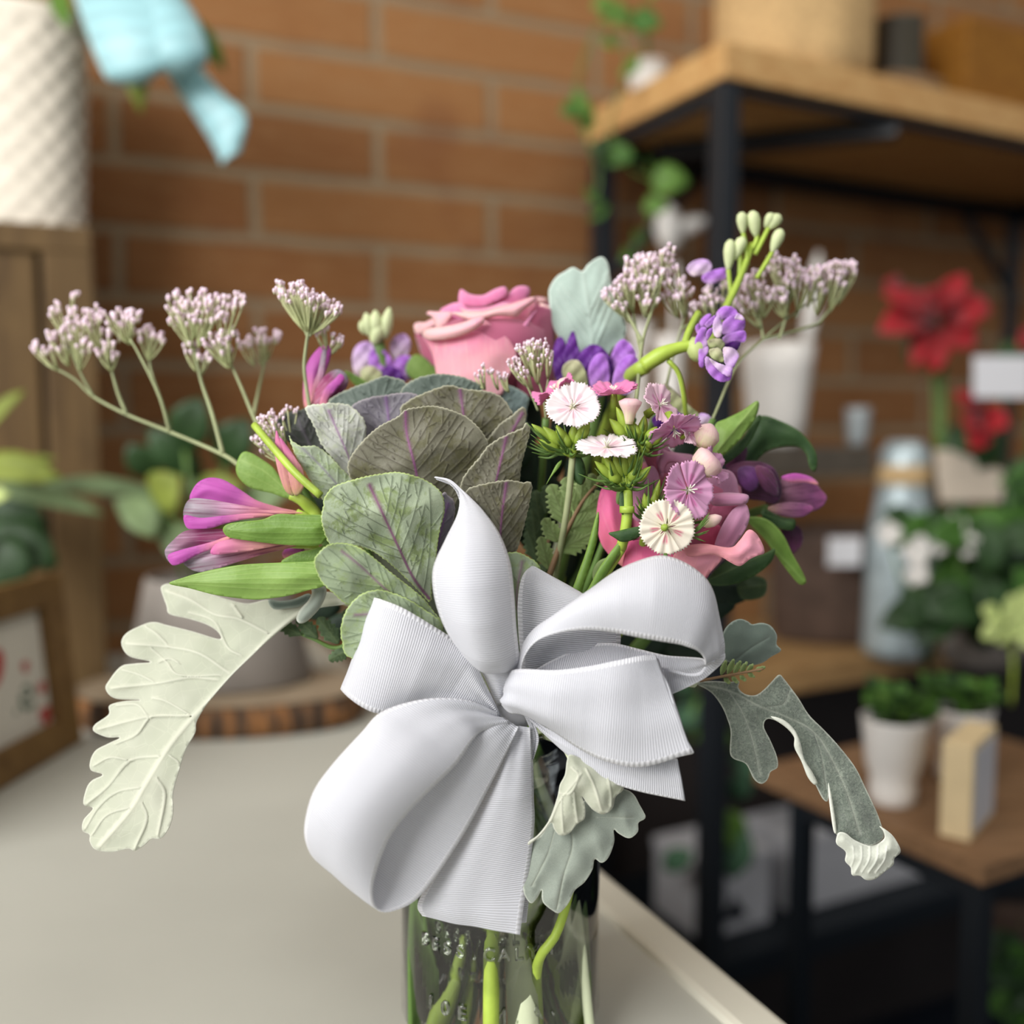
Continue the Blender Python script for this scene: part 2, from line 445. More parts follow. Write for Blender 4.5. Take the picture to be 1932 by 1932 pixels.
def mt_petal(name, stops, streak=None, sstr=.5, sscale=26, rough=.5, transl=.25, edge=None, edgeamt=.6, across=None, sss=0., sheen=.3, spec=.25):
    """colour runs from the base (0) to the tip (1), fine streaks lengthwise"""
    m = N(name); uv = m.uvv(); u, v = m.uv()
    f = m.noise(uv, 3, 3); uu = m.math('ADD', u, m.math('MULTIPLY', m.math('SUBTRACT', f, .5), .25))
    b = m.ramp(uu, stops)
    st = m.noise(m.mapv(uv, (1.2, sscale, 1)), 1.6, 4, .6)
    if streak: b = m.mix(m.math('MULTIPLY', m.rng(st, .5, .64), sstr), b, streak)
    if across: b = m.mix(m.math('MULTIPLY', m.rng(m.math('ABSOLUTE', m.math('SUBTRACT', v, .5)), across[1], across[2], 1, 0), across[3]), b, across[0])
    if edge: b = m.mix(m.math('MULTIPLY', m.rng(m.attr('edge'), 0, 1, 1, 0), edgeamt), b, edge)
    return m.done(b, rough, spec, m.bump(st, .12, .0006), transl=transl, sheen=sheen, sss=sss)
def mt_wood(name, a, b, scale=3., rough=.6, spec=.25, axis=(1, 12, 12)):
    m = N(name); o = m.obj(); q = m.mapv(o, axis)
    f = m.noise(q, scale, 5, .6, .8); g = m.noise(m.mapv(o, tuple(x * 6 for x in axis)), scale * 2, 2)
    c = m.mix(m.rng(f, .3, .7), a, b); c = m.mix(m.math('MULTIPLY', m.rng(g, .55, .7), .35), c, b)
    return m.done(c, rough, spec, m.bump(f, .2, .002))

RIB = mt_ribbon('white_grosgrain', '#dfe0e7', edge='#f6f6fa', strength=.6)
TEAL = mt_ribbon('teal_satin', '#a9dbe2', rib=.02, edge='#c4eef0', strength=.03, satin=.6)
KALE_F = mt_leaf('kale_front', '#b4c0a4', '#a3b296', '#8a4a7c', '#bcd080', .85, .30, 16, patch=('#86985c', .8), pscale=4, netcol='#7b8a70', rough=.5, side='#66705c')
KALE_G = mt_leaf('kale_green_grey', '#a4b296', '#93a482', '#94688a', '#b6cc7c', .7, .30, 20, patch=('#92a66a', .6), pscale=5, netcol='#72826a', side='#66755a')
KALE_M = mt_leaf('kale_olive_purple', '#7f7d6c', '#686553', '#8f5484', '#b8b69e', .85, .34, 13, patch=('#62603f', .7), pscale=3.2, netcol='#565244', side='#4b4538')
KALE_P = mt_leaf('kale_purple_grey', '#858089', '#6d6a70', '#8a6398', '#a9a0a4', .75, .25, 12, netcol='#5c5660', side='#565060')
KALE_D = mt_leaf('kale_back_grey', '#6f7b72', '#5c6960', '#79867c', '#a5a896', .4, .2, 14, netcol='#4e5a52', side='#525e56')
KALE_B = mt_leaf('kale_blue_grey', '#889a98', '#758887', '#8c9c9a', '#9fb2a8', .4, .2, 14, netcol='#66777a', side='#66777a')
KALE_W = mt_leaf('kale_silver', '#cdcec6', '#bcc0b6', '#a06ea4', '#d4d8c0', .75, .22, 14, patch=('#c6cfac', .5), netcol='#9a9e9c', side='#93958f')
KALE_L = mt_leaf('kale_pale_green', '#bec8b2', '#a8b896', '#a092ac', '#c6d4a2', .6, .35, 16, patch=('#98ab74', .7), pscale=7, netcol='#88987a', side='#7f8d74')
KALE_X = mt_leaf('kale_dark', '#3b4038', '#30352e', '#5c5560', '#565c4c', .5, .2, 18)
def mt_felt(name, base, dark, vein, edge, bump=.5, scale=90., vmix=.7):
    m = N(name); uv = m.uvv(); f = m.noise(uv, scale, 4, .7, 1.5); g = m.noise(uv, 4, 3)
    b = m.mix(m.rng(f, .35, .65), dark, base); b = m.mix(m.math('MULTIPLY', m.rng(g, .4, .7), .3), b, dark)
    b = m.mix(m.math('MULTIPLY', m.attr('vein'), vmix), b, vein); b = m.mix(m.rng(m.attr('edge'), 0, .7, 1, 0), b, edge)
    return m.done(b, .85, .1, m.bump(f, bump, .0008), transl=.15, sheen=.5)
MILL_P = mt_leaf('dusty_miller_underside', '#c9cbbb', '#babfab', '#e0e1d0', '#dcddd0', .8, .30, 16, netcol='#dcdecb', rough=.8, spec=.1, transl=.25, bump=.15)
MILL_W = mt_leaf('dusty_miller_white', '#e2e5da', '#d2d6ca', '#f2f3ea', '#f2f4ea', .8, .15, 14, netcol='#eef0e6', rough=.8, spec=.1, transl=.3, bump=.15)
MILL_D = mt_felt('dusty_miller_felt', '#8b9487', '#59635a', '#aeb4a6', '#c9cebf', .9, 70)
MILL_S = mt_felt('dusty_miller_smooth', '#9fa79c', '#8a9389', '#bcc2b2', '#c8cdbf', .25, 130)
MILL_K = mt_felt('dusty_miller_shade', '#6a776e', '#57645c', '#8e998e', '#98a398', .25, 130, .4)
MILL_B = mt_felt('dusty_miller_pale_teal', '#b9cbc1', '#a9bdb3', '#c5d4ca', '#cddad0', .15, 60, .4)
STRAP = mt_leaf('alstroemeria_leaf', '#98b863', '#83a650', '#b2cb7c', '#8db055', .35, 0, rough=.45, transl=.3, patch=('#7ea04c', .4), pscale=3)
STRAP2 = mt_leaf('alstroemeria_leaf_mid', '#7d9f4a', '#6b8f3c', '#9abb66', '#8fb055', .35, 0, rough=.45, transl=.3)
DARKLEAF = mt_leaf('dark_green_leaf', '#3f5b34', '#2f4a2a', '#5d7a4a', '#4e6c3c', .4, .1, 20, rough=.45)
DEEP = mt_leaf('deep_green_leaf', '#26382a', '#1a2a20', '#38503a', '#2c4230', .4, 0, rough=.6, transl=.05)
FERN = mt_leaf('fern_green', '#8fa468', '#7f9659', '#6f7d4c', '#a3b67a', .7, .12, 26, rough=.6, transl=.3)
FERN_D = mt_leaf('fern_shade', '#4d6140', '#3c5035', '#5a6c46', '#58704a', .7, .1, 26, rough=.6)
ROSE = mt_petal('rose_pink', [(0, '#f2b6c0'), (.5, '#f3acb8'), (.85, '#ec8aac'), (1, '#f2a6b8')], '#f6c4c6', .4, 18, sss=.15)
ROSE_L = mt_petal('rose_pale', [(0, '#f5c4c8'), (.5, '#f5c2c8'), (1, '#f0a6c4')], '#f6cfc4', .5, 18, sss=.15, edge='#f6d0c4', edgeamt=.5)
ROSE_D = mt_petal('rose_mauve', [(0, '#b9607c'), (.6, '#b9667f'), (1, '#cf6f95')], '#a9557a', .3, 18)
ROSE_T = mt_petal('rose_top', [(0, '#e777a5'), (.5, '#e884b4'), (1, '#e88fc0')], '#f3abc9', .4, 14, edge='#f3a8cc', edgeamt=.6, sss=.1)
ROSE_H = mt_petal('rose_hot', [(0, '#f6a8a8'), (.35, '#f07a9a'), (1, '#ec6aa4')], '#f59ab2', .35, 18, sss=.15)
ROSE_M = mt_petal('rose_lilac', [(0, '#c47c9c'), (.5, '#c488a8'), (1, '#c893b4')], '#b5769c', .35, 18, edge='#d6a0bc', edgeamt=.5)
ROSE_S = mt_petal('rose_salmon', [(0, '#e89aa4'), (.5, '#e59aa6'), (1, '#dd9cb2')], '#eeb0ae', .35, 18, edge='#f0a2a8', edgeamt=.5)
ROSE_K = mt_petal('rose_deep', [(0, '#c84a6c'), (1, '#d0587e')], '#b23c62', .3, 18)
SEPAL = plain('rose_sepal', '#b3c17c', .5, .3, 60)
ALS_T = mt_petal('alstro_magenta', [(0, '#e8a890'), (.3, '#d886a4'), (.62, '#c060b0'), (1, '#c758b8')], '#9a3f8c', .3, 22, transl=.3)
ALS_M = mt_petal('alstro_marked', [(0, '#e8a890'), (.35, '#d68aa0'), (.7, '#c89ab8'), (.88, '#a59aa4'), (1, '#77707a')], '#7c2a58', .75, 26, transl=.25)
ALS_D = mt_petal('alstro_dark', [(0, '#c9808a'), (.35, '#a84a72'), (.75, '#8a2f62'), (1, '#8d8590')], '#c9a0bc', .6, 24)
ALS_B = mt_petal('alstro_bud', [(0, '#8f9a58'), (.12, '#cf9a80'), (.5, '#e2a0a4'), (1, '#d06aa8')], '#c2748a', .5, 20)
ALS_K = mt_petal('alstro_near_black', [(0, '#6a3a54'), (.5, '#452038'), (1, '#3c1c38')], '#6f3068', .6, 18, transl=.1)
ALS_V = mt_petal('alstro_violet', [(0, '#5d3a64'), (.5, '#7c4688'), (1, '#45224c')], '#452050', .6, 18)
ALS_R = mt_petal('alstro_rosy', [(0, '#a88a70'), (.3, '#9a6a80'), (.8, '#7d4470'), (1, '#a8568e')], '#4e2842', .75, 14)
STK = mt_petal('stock_purple', [(0, '#c9b0cc'), (.35, '#bb80d6'), (1, '#b068d8')], '#d2a2ec', .45, 12, edge='#d59cf2', edgeamt=.5, transl=.3)
STK_L = mt_petal('stock_lilac', [(0, '#e0d2c4'), (.3, '#dec8de'), (.75, '#dcbce8'), (1, '#ca98e2')], '#e6d8e8', .5, 12, edge='#dcb8ec', edgeamt=.4, transl=.3)
STK_D = mt_petal('stock_deep', [(0, '#451a62'), (.5, '#561f7c'), (1, '#6e2c98')], '#3a1258', .6, 12, transl=.15)
CREAM = mt_petal('stock_cream', [(0, '#8fa05c'), (.5, '#b7bd8c'), (1, '#ccc8a6')], '#dcd8b4', .4, 12)
POD = plain('bud_green', '#bdd08c', .5, .35, 90, .2, transl=.2)
POD_P = plain('bud_pale_green', '#dce6b4', .5, .35, 90, .15, transl=.2)
STEM = plain('stem_green', '#92a85a', .5, .35, 70, .25, .3)
STEM_L = plain('stem_lime', '#a9c24c', .45, .4, 60, .3, .2)
STEM_D = plain('stem_dark_green', '#61803e', .5, .35, 70, .3)
STEM_K = plain('stem_sage', '#9ea57c', .6, .25, 70, .25)
STEM_W = plain('stem_white_green', '#d2dab8', .55, .3, 60, .15, .3)
STEM_B = plain('stem_brown', '#8b6f52', .6, .3, 70, .3)
CALYX = plain('calyx_green', '#a4bd48', .45, .35, 120, .3, .2, transl=.15)
NEEDLE = plain('bract_green', '#5f7d3c', .5, .3, 80, .3)
def mt_lim():
    m = N('sea_lavender'); u, v = m.uv()
    f = m.noise(m.obj(), 260, 1)
    c = m.ramp(u, [(0, '#b2b986'), (.22, '#c9c8a2'), (.36, '#f0e2da'), (.7, '#f8dfee'), (1, '#fbeaf6')])
    c = m.mix(m.math('MULTIPLY', m.rng(f, .52, .66), .38), c, m.ramp(u, [(0, '#8f9868'), (.35, '#b9a88c'), (.65, '#dcb4d4'), (1, '#e4bade')]))
    return m.done(c, .7, .15, transl=.12)
LIM = mt_lim()
def mt_bloom(name, rim, inner, streak, throat):
    m = N(name); u, v = m.uv()     # u outwards, v across each petal 0..1
    b = m.ramp(u, [(0, throat), (.16, inner), (.6, rim), (1, rim)])
    a = m.math('ABSOLUTE', m.math('SUBTRACT', v, .5))
    lines = m.math('MULTIPLY', m.rng(m.math('ABSOLUTE', m.math('SUBTRACT', a, .08)), 0, .10, 1, 0), m.rng(m.math('ABSOLUTE', m.math('SUBTRACT', u, .42)), .10, .24, 1, 0))
    b = m.mix(m.math('MULTIPLY', lines, .85), b, streak)
    ray = m.math('SINE', m.math('MULTIPLY', v, 75)); b = m.mix(m.math('MULTIPLY', m.rng(ray, .6, 1), .10), b, inner)
    return m.done(b, .6, .2, m.bump(ray, .03, .0002), transl=.3, sheen=.3)
BL_W = mt_bloom('dianthus_white', '#f6eef0', '#f0d6de', '#efb9cb', '#dfe3b8')
BL_S = mt_bloom('dianthus_white_streaked', '#f3ecdd', '#f2ead2', '#d4497e', '#b0b060')
BL_P = mt_bloom('dianthus_pink', '#e3acd2', '#dc92c4', '#cc62a4', '#e2e4d0')
BL_H = mt_bloom('dianthus_rose_pink', '#e68abc', '#de6fa8', '#c84c92', '#f0d0dc')
BL_M = mt_bloom('dianthus_blush', '#f0d0de', '#e2a2c8', '#cf74ac', '#f0f0dc')
BUDP = mt_petal('dianthus_bud', [(0, '#e3e4b0'), (.5, '#f0d9c8'), (1, '#eec2cc')], '#e6a8bc', .5, 12)

BLACK = plain('black_metal', '#1a1e23', .45, .4)
NAVY = plain('navy_metal', '#121920', .5, .4)
WOODL = mt_wood('light_pine', '#d0ab74', '#b0814c', 3.5, axis=(3, 30, 30))
WOODS = mt_wood('shelf_wood', '#8f6e50', '#6f543b', 3.5, axis=(3, 30, 30))
WOODM = mt_wood('mid_oak', '#6f5838', '#523f28', 4, axis=(14, 14, 2))
WOODF = mt_wood('frame_wood', '#7d6038', '#5f4526', 4, axis=(10, 10, 10))
WOODG = mt_wood('dark_shelf_wood', '#5e564c', '#463f37', 4, axis=(3, 20, 20))
WOODB = mt_wood('brown_board', '#b59263', '#937048', 4, axis=(3, 20, 20))
WOODY = mt_wood('honey_wood', '#9a6a26', '#7a4e18', 4, axis=(3, 20, 20))
SLAB = mt_wood('slab_face', '#a0907a', '#8b7b66', 3, axis=(8, 8, 8))
BARK = N('slab_bark')
_o = BARK.obj(); _f2 = BARK.noise(BARK.mapv(_o, (60, 60, 3)), 1.2, 2); BARK = BARK.done(BARK.ramp(_f2, [(.38, '#2f2620'), (.5, '#5a4432'), (.6, '#8d6038'), (.66, '#3a2c22')]), .8, .2, BARK.bump(_f2, .5, .003))
WHITEC = plain('white_ceramic', '#e4e0da', .35, .5, 30, .05)
WHITEP = plain('white_paper', '#dcdce0', .6, .3)
GREYC = plain('grey_pot', '#8a837c', .7, .3, 25, .2)
GALV = plain('galvanized', '#b5c4c8', .4, .5, 40, .3, metal=.3)
TAN = plain('burlap_tan', '#c9a878', .85, .1, 120, .25, .4)
CREAMBOX = plain('cream_card', '#d4c6b4', .8, .1, 30, .08)
GREYB = plain('grey_card', '#c4c4c8', .8, .15, 20, .06)
DARKBR = plain('dark_brown_tray', '#5e4c42', .7, .25, 40, .3, .3)
REDP = mt_petal('poinsettia_red', [(0, '#6a020a'), (.5, '#920814'), (1, '#aa101e')], '#6e040c', .5, 8, transl=.15)
GREENL = plain('houseplant_green', '#4d7a2e', .5, .4, 30, .4, transl=.2)
GREEND = plain('houseplant_dark_green', '#2c4a22', .5, .4, 30, .4, transl=.15)
GREENV = plain('vine_green', '#6f9a40', .5, .35, 40, .4, transl=.25)
GREENY = plain('yellow_green_leaf', '#8f9c44', .55, .3, 40, .3, transl=.25)
GREENS = plain('sage_pale_leaf', '#7f9468', .6, .3, 30, .3, transl=.2)
LIMEF = plain('lime_flower', '#d9e89a', .5, .3, transl=.3)
SOIL = plain('soil', '#2a211a', .9, .1, 80, .4, .5)
ROPE = plain('rope_fibre', '#93785c', .85, .1, 150, .4, .5)
# ------------------------------------------------------------------ the setting
WK = 1.15
W0 = np.array([-.216 * 1.09 / 1.09 * WK, 1.09 * WK]); WD = np.array([.919, .394]); WN = np.array([.394, -.919])  # wall: a point, its run, its normal
def wallM(z0=0.):
    m = Matrix.Identity(4)
    m[0][0], m[1][0] = WD; m[0][1], m[1][1] = -WN; m[0][3], m[1][3] = W0; m[2][3] = z0
    return m
def mt_brick():
    m = N('brick'); o = m.obj()
    q = m.n('CombineXYZ'); s_ = m.n('SeparateXYZ'); m.put(s_.inputs[0], o)
    m.put(q.inputs[0], s_.outputs[0]); m.put(q.inputs[1], s_.outputs[2])
    wob = m.noise(q.outputs[0], 14, 3); wv = m.n('VectorMath', operation='ADD'); cb = m.n('CombineXYZ')
    m.put(cb.inputs[0], m.math('MULTIPLY', m.math('SUBTRACT', wob, .5), .006)); m.put(cb.inputs[1], m.math('MULTIPLY', m.math('SUBTRACT', wob, .5), .006))
    m.put(wv.inputs[0], q.outputs[0]); m.put(wv.inputs[1], cb.outputs[0])
    b = m.n('TexBrick', offset=.5, offset_frequency=2, squash=1.0)
    m.put(b.inputs['Vector'], m.mapv(wv.outputs[0], loc=(-BR_OX, -BR_OZ, 0)))
    b.inputs['Scale'].default_value = 1.0; b.inputs['Mortar Size'].default_value = .0075; b.inputs['Mortar Smooth'].default_value = .25
    b.inputs['Brick Width'].default_value = BR_W; b.inputs['Row Height'].default_value = BR_H; b.inputs['Bias'].default_value = 0
    m.put(b.inputs['Color1'], '#966a42'); m.put(b.inputs['Color2'], '#7c5231'); m.put(b.inputs['Mortar'], '#8c7a62')
    st = m.noise(m.mapv(o, (5, 5, 30)), 3, 5, .7, 1.)
    c = m.mix(m.math('MULTIPLY', m.rng(st, .45, .7), .4), b.outputs['Color'], '#a07d58')
    c = m.mix(m.math('MULTIPLY', m.rng(m.noise(o, 9, 3), .55, .75), .4), c, '#6b3c27')
    h = m.math('SUBTRACT', m.math('MULTIPLY', st, .25), b.outputs['Fac'])
    return m.done(c, .85, .15, m.bump(h, .8, .006))
BR_W, BR_H = .2716 * WK, .0677 * WK
_pj = at_y(475, 150, 1.0)   # bearing of one vertical joint
_k = _pj - _C; _k = _k[:2]
_t = np.linalg.solve(np.array([[WD[0], -_k[0]], [WD[1], -_k[1]]]), -W0)[0]
BR_OX = _t
_k = at_y(650, 104, 1.0) - _C
_tt = np.linalg.solve(np.array([[WD[0], -_k[0]], [WD[1], -_k[1]]]), -W0)
BR_OZ = CAMZ + _k[2] * _tt[1]
BRICK = mt_brick()
mb = MB(); mb.box((-1.6, 0, 0), (2.6, .12, 2.9))
me_v = np.vstack(mb.v)
wall = link('wall_back', me_v, mb.f, BRICK, smooth=False)
# keep the wall's own axes for the brick pattern
wall.data.transform(Matrix.Translation(wall.location)); wall.matrix_world = wallM(); struct(wall)
mb = MB(); mb.box((.1, -.012, 0), (2.6, -.001, .70)); tr = link('shade_panel', np.vstack(mb.v), mb.f, plain('painted_wall_shade', '#3d3634', .6, .25, 8, .2), smooth=False); tr.data.transform(Matrix.Translation(tr.location)); tr.matrix_world = wallM(); struct(tr)  # added dark sheet, its colour stands in for shade low on the wall
mb = MB(); mb.box((-2.5, -1.6, -.05), (3.2, 3.4, 0.0)); fl = mb.obj('floor', plain('dark_floor', '#1c2430', .6, .3, 6, .3), smooth=False); struct(fl)
mb = MB(); mb.box((-2.5, -1.6, 2.9), (3.2, 3.4, 2.95)); ce = mb.obj('ceiling', plain('ceiling_paint', '#d8d4cc', .9, .1), smooth=False); struct(ce)

# counter under the vase
PE1 = on_plane(1140, 1690, TABZ); PE2 = on_plane(1420, 1932, TABZ)
ED = PE1 - PE2; ED /= np.linalg.norm(ED); EN = np.array([ED[1], -ED[0], 0])    # along the edge; outward (right)
def edge_pt(a, out_, z): return PE2 + ED * a + EN * out_ + np.array([0, 0, z])
counter = thing('counter', (PE2[0] - .5, PE2[1], 0), 'pale grey display counter carrying the jar of flowers, with a raised edge strip', 'counter')
def slabbox(mb, a0, a1, o0, o1, z0, z1):
    V = [edge_pt(a, o_, z) for z in (z0, z1) for a, o_ in ((a0, o0), (a0, o1), (a1, o1), (a1, o0))]
    return mb.add(V, [[3, 2, 1, 0], [4, 5, 6, 7], [0, 1, 5, 4], [1, 2, 6, 5], [2, 3, 7, 6], [3, 0, 4, 7]], [(v[0], v[1]) for v in V])
CTOP = plain('counter_paint', '#b4b4aa', .5, .35, 5, .08)
AEND = 0.0
_s = np.array([WD, -ED[:2]]).T; AEND = np.linalg.solve(_s, PE2[:2] - W0)[1] - .01
def wall_a(o_):
    p = PE2[:2] + EN[:2] * o_; return np.linalg.solve(np.array([WD, -ED[:2]]).T, p - W0)[1] - .006
mb = MB(); 
V = [edge_pt(a, o_, z) for z in (-.04, 0) for a, o_ in ((-.75, -1.1), (-.75, -.012), (wall_a(-.012), -.012), (wall_a(-1.1), -1.1))]
mb.add(V, [[3, 2, 1, 0], [4, 5, 6, 7], [0, 1, 5, 4], [1, 2, 6, 5], [2, 3, 7, 6], [3, 0, 4, 7]], [(v[0], v[1]) for v in V])
mb.obj('top', CTOP, counter, smooth=False)
mb = MB(); slabbox(mb, -.75, wall_a(.012), -.012, .012, -.046, .004); mb.obj('edge_trim', plain('counter_trim', '#cfccbd', .4, .45), counter, smooth=False, bevel=.004)
mb = MB(); slabbox(mb, -.72, wall_a(-.03), -.045, -.02, -TABZ, -.046)
mb.obj('side_panel', plain('counter_side', '#8f8c80', .6, .3), counter, smooth=False)
# ------------------------------------------------------------------ the shop behind
def leaf3(mb, base, tip, width, droop=.0, normal=None, n=7, fold=.15, shape=1.):
    """a curved leaf with a folded midrib"""
    base = np.asarray(base, float); tip = np.asarray(tip, float); ax = tip - base; L = np.linalg.norm(ax); ax = ax / L
    nrm = np.array([0, -.4, 1.]) if normal is None else np.asarray(normal, float)
    side = np.cross(ax, nrm); side /= np.linalg.norm(side) + 1e-9; up = np.cross(side, ax)
    G = np.zeros((n, 5, 3))
    for i in range(n):
        t = i / (n - 1); wd = width * .5 * math.sin(math.pi * min(1, t ** shape * .97 + .02)) ** .8
        c = base + ax * L * t + up * droop * L * math.sin(t * math.pi * .9) - np.array([0, 0, 1]) * droop * L * t * t * .6
        for j, s_ in enumerate((-1, -.5, 0, .5, 1)): G[i, j] = c + side * wd * s_ + up * abs(s_) * wd * fold
    return mb.grid(G)
def obox(mb, o, dx, dy, lo, hi):
    """box in a frame with origin o, horizontal axes dx, dy"""
    M = Matrix.Identity(4)
    for r in range(3):
        M[r][0] = dx[r]; M[r][1] = dy[r]; M[r][3] = o[r]
    return mb.box(lo, hi, M)
WD3 = np.array([WD[0], WD[1], 0]); WB3 = -np.array([WN[0], WN[1], 0])       # along the wall, towards the wall

# wooden crate standing by the wall, left
cr_o = at_y(205, 1300, .985); cr_o[2] = TABZ
CT = at_y(205, 428, .985)[2] - TABZ
crate = thing('wooden_crate', cr_o, 'brown wooden crate standing on end against the brick wall, under the white basket', 'crate')
mb = MB(); obox(mb, cr_o, WD3, WB3, (-.046, 0, 0), (0, .022, CT - .026)); mb.obj('corner_post', WOODM, crate, False, bevel=.002)
mb = MB(); obox(mb, cr_o, WD3, WB3, (-.11, .006, 0), (-.052, .02, CT - .026)); mb.obj('slat', WOODM, crate, False, bevel=.002)
mb = MB(); obox(mb, cr_o, WD3, WB3, (-.36, 0, CT - .026), (.0, .024, CT)); mb.obj('top_rail', WOODM, crate, False, bevel=.002)
mb = MB(); obox(mb, cr_o, WD3, WB3, (-.36, .024, CT - .012), (.0, .105, CT)); mb.obj('top_board', WOODM, crate, False, bevel=.002)
mb = MB(); obox(mb, cr_o, WD3, WB3, (-.012, .024, 0), (.0, .105, CT - .012)); mb.obj('side_board', WOODM, crate, False)
mb = MB(); obox(mb, cr_o, WD3, WB3, (-.36, .1, 0), (-.012, .105, CT - .012)); mb.obj('back_board', plain('crate_inside', '#33271c', .8, .1), crate, False)
mb = MB(); obox(mb, cr_o, WD3, WB3, (-.36, 0, 0), (-.31, .022, CT - .026)); mb.obj('corner_post', WOODM, crate, False, bevel=.002)

# white woven basket on it, with plant and teal bow
bc = at_y(-20, 410, 1.03); bc[2] = TABZ + CT + .001
basket = thing('woven_basket', bc, 'off-white woven basket planter standing on the wooden crate, a teal bow on it', 'basket')
BH = at_y(-20, 20, 1.0)[2] - bc[2] + .005
seg, rows = 120, 60; V = []; UV = []; Fc = []
for i in range(rows + 1):
    t = i / rows; r = .093 + .010 * t
    for k in range(seg):
        a = 2 * math.pi * k / seg; row = int(t * 15); ph = (row % 2) * math.pi
        r2 = r + .0022 * math.sin(a * 20 + ph) * abs(math.sin(t * 15 * math.pi)) + .0016 * abs(math.sin(t * 15 * math.pi))
        if t > .93: r2 = r + .004
        V.append((bc[0] + r2 * math.cos(a), bc[1] + r2 * .55 * math.sin(a), bc[2] + t * BH)); UV.append((k / seg, t))
Fc = [[i * seg + k, i * seg + (k + 1) % seg, (i + 1) * seg + (k + 1) % seg, (i + 1) * seg + k] for i in range(rows) for k in range(seg)]
link('weave', V, Fc, plain('basket_white', '#e8dfcf', .7, .2, 40, .12), basket, UV, thick=.002)
mb = MB(); mb.lathe([(0, .0), (.09, 0), (.09, .004), (0, .004)], bc, 40, 1, .55); mb.obj('base', plain('basket_base', '#cfc4b0', .8, .1), basket)
mb = MB(); mb.lathe([(0, BH * .9), (.09, BH * .9)], bc, 40, 1, .55); mb.obj('soil', SOIL, basket)
tb = thing('teal_ribbon_bow', at_y(270, 60, .93), 'pale teal satin ribbon bow with one long tail, hanging on the white basket', 'bow')
sheet('loop', [(110, -90, .95), (135, -20, .93), (160, 50, .915), (182, 110, .91), (202, 148, .915), (222, 150, .94), (235, 100, .96), (240, -20, .96)],
      [(250, -90, .94), (282, -20, .915), (305, 40, .905), (318, 90, .905), (310, 128, .91), (305, 130, .935), (310, 100, .96), (300, -20, .96)], TEAL, tb, 60, 14, .007, wrinkle=.002, seed=3)
sheet('loop', [(230, -80, .935), (262, -10, .915), (285, 50, .905), (300, 100, .90), (305, 128, .915), (280, 110, .94)],
      [(300, -90, .94), (345, -10, .925), (375, 40, .915), (392, 90, .91), (384, 124, .92), (330, 120, .945)], TEAL, tb, 50, 14, .008, wrinkle=.002, seed=5)
sheet('tail', [(290, 100, .96), (320, 150, .96), (365, 215, .955), (400, 270, .955), (420, 312, .955)],
      [(350, 90, .95), (380, 130, .95), (425, 180, .945), (466, 222, .945), (452, 290, .95)], TEAL, tb, 30, 8, .006)
pl = thing('basket_plant', (bc[0], bc[1], bc[2] + BH * .9), 'green leafy plant growing in the white basket behind the teal bow', 'plant')
lv = [((60, 5, 1.0), (95, -40, .97), .03), ((110, -20, .97), (130, 50, .93), .02), ((250, -20, .96), (268, 205, .965), .032), ((360, 30, .97), (425, 130, .98), .018), ((30, 0, 1.0), (-10, -50, .95), .04)]
for b_, t_, w_ in lv:
    mb = MB(); leaf3(mb, P(*b_), P(*t_), w_, .08, (0, -1, .3)); mb.obj('leaf', GREENY if b_[0] == 250 else GREENV, pl, thick=.0008)
mb = MB()
for b_, t_, w_ in lv: mb.tube([np.array([bc[0] + .03, bc[1], bc[2] + BH * .9]), P(*b_)], .002, 6)
mb.obj('stems', STEM_D, pl)

# picture frame leaning at the left edge
def quadpt(u, v, q):   # q: TL TR BR BL
    return (q[0] * (1 - u) + q[1] * u) * (1 - v) + (q[3] * (1 - u) + q[2] * u) * v
fr_TR = P(116, 1078, .845); fr_BR = on_plane(158, 1398, TABZ + .001)
_b0 = on_plane(0, 1492, TABZ + .001); dirb = (_b0 - fr_BR); dirb /= np.linalg.norm(dirb); FWd = .26
fr_BL = fr_BR + dirb * FWd; fr_TL = fr_TR + dirb * FWd * 1.0
Q = [fr_TL, fr_TR, fr_BR, fr_BL]; fn_ = np.cross(fr_TR - fr_TL, fr_BL - fr_TL); fn_ /= np.linalg.norm(fn_)
if fn_ @ (_C - fr_TR) < 0: fn_ = -fn_
frame = thing('picture_frame', fr_BR, 'brown wooden picture frame with a printed card, leaning at the left end of the counter', 'picture frame')
def qbox(mb, u0, u1, v0, v1, t0, t1):
    V = [quadpt(u, v, Q) + fn_ * t for t in (t0, t1) for u, v in ((u0, v0), (u1, v0), (u1, v1), (u0, v1))]
    return mb.add(V, [[3, 2, 1, 0], [4, 5, 6, 7], [0, 1, 5, 4], [1, 2, 6, 5], [2, 3, 7, 6], [3, 0, 4, 7]], [(v[0], v[2]) for v in V])
hb = np.linalg.norm(fr_TR - fr_BR); fu = .028 / FWd; fv = .026 / hb
for u0, u1, v0, v1, nm in ((0, 1, 0, fv, 'top_moulding'), (0, 1, 1 - fv, 1, 'bottom_moulding'), (1 - fu, 1, fv, 1 - fv, 'side_moulding'), (0, fu, fv, 1 - fv, 'side_moulding')):
    mb = MB(); qbox(mb, u0, u1, v0, v1, -.016, .0); mb.obj(nm, WOODF, frame, False, bevel=.0015)
mb = MB(); qbox(mb, fu * .8, 1 - fu * .8, fv * .8, 1 - fv * .8, -.012, -.009); card = mb.obj('printed_card', plain('card', '#c9c3b6', .7, .2, 20, .05), frame, False)
ex = (fr_TR - fr_TL) / FWd; ey = (fr_BL - fr_TL); ey /= np.linalg.norm(ey)
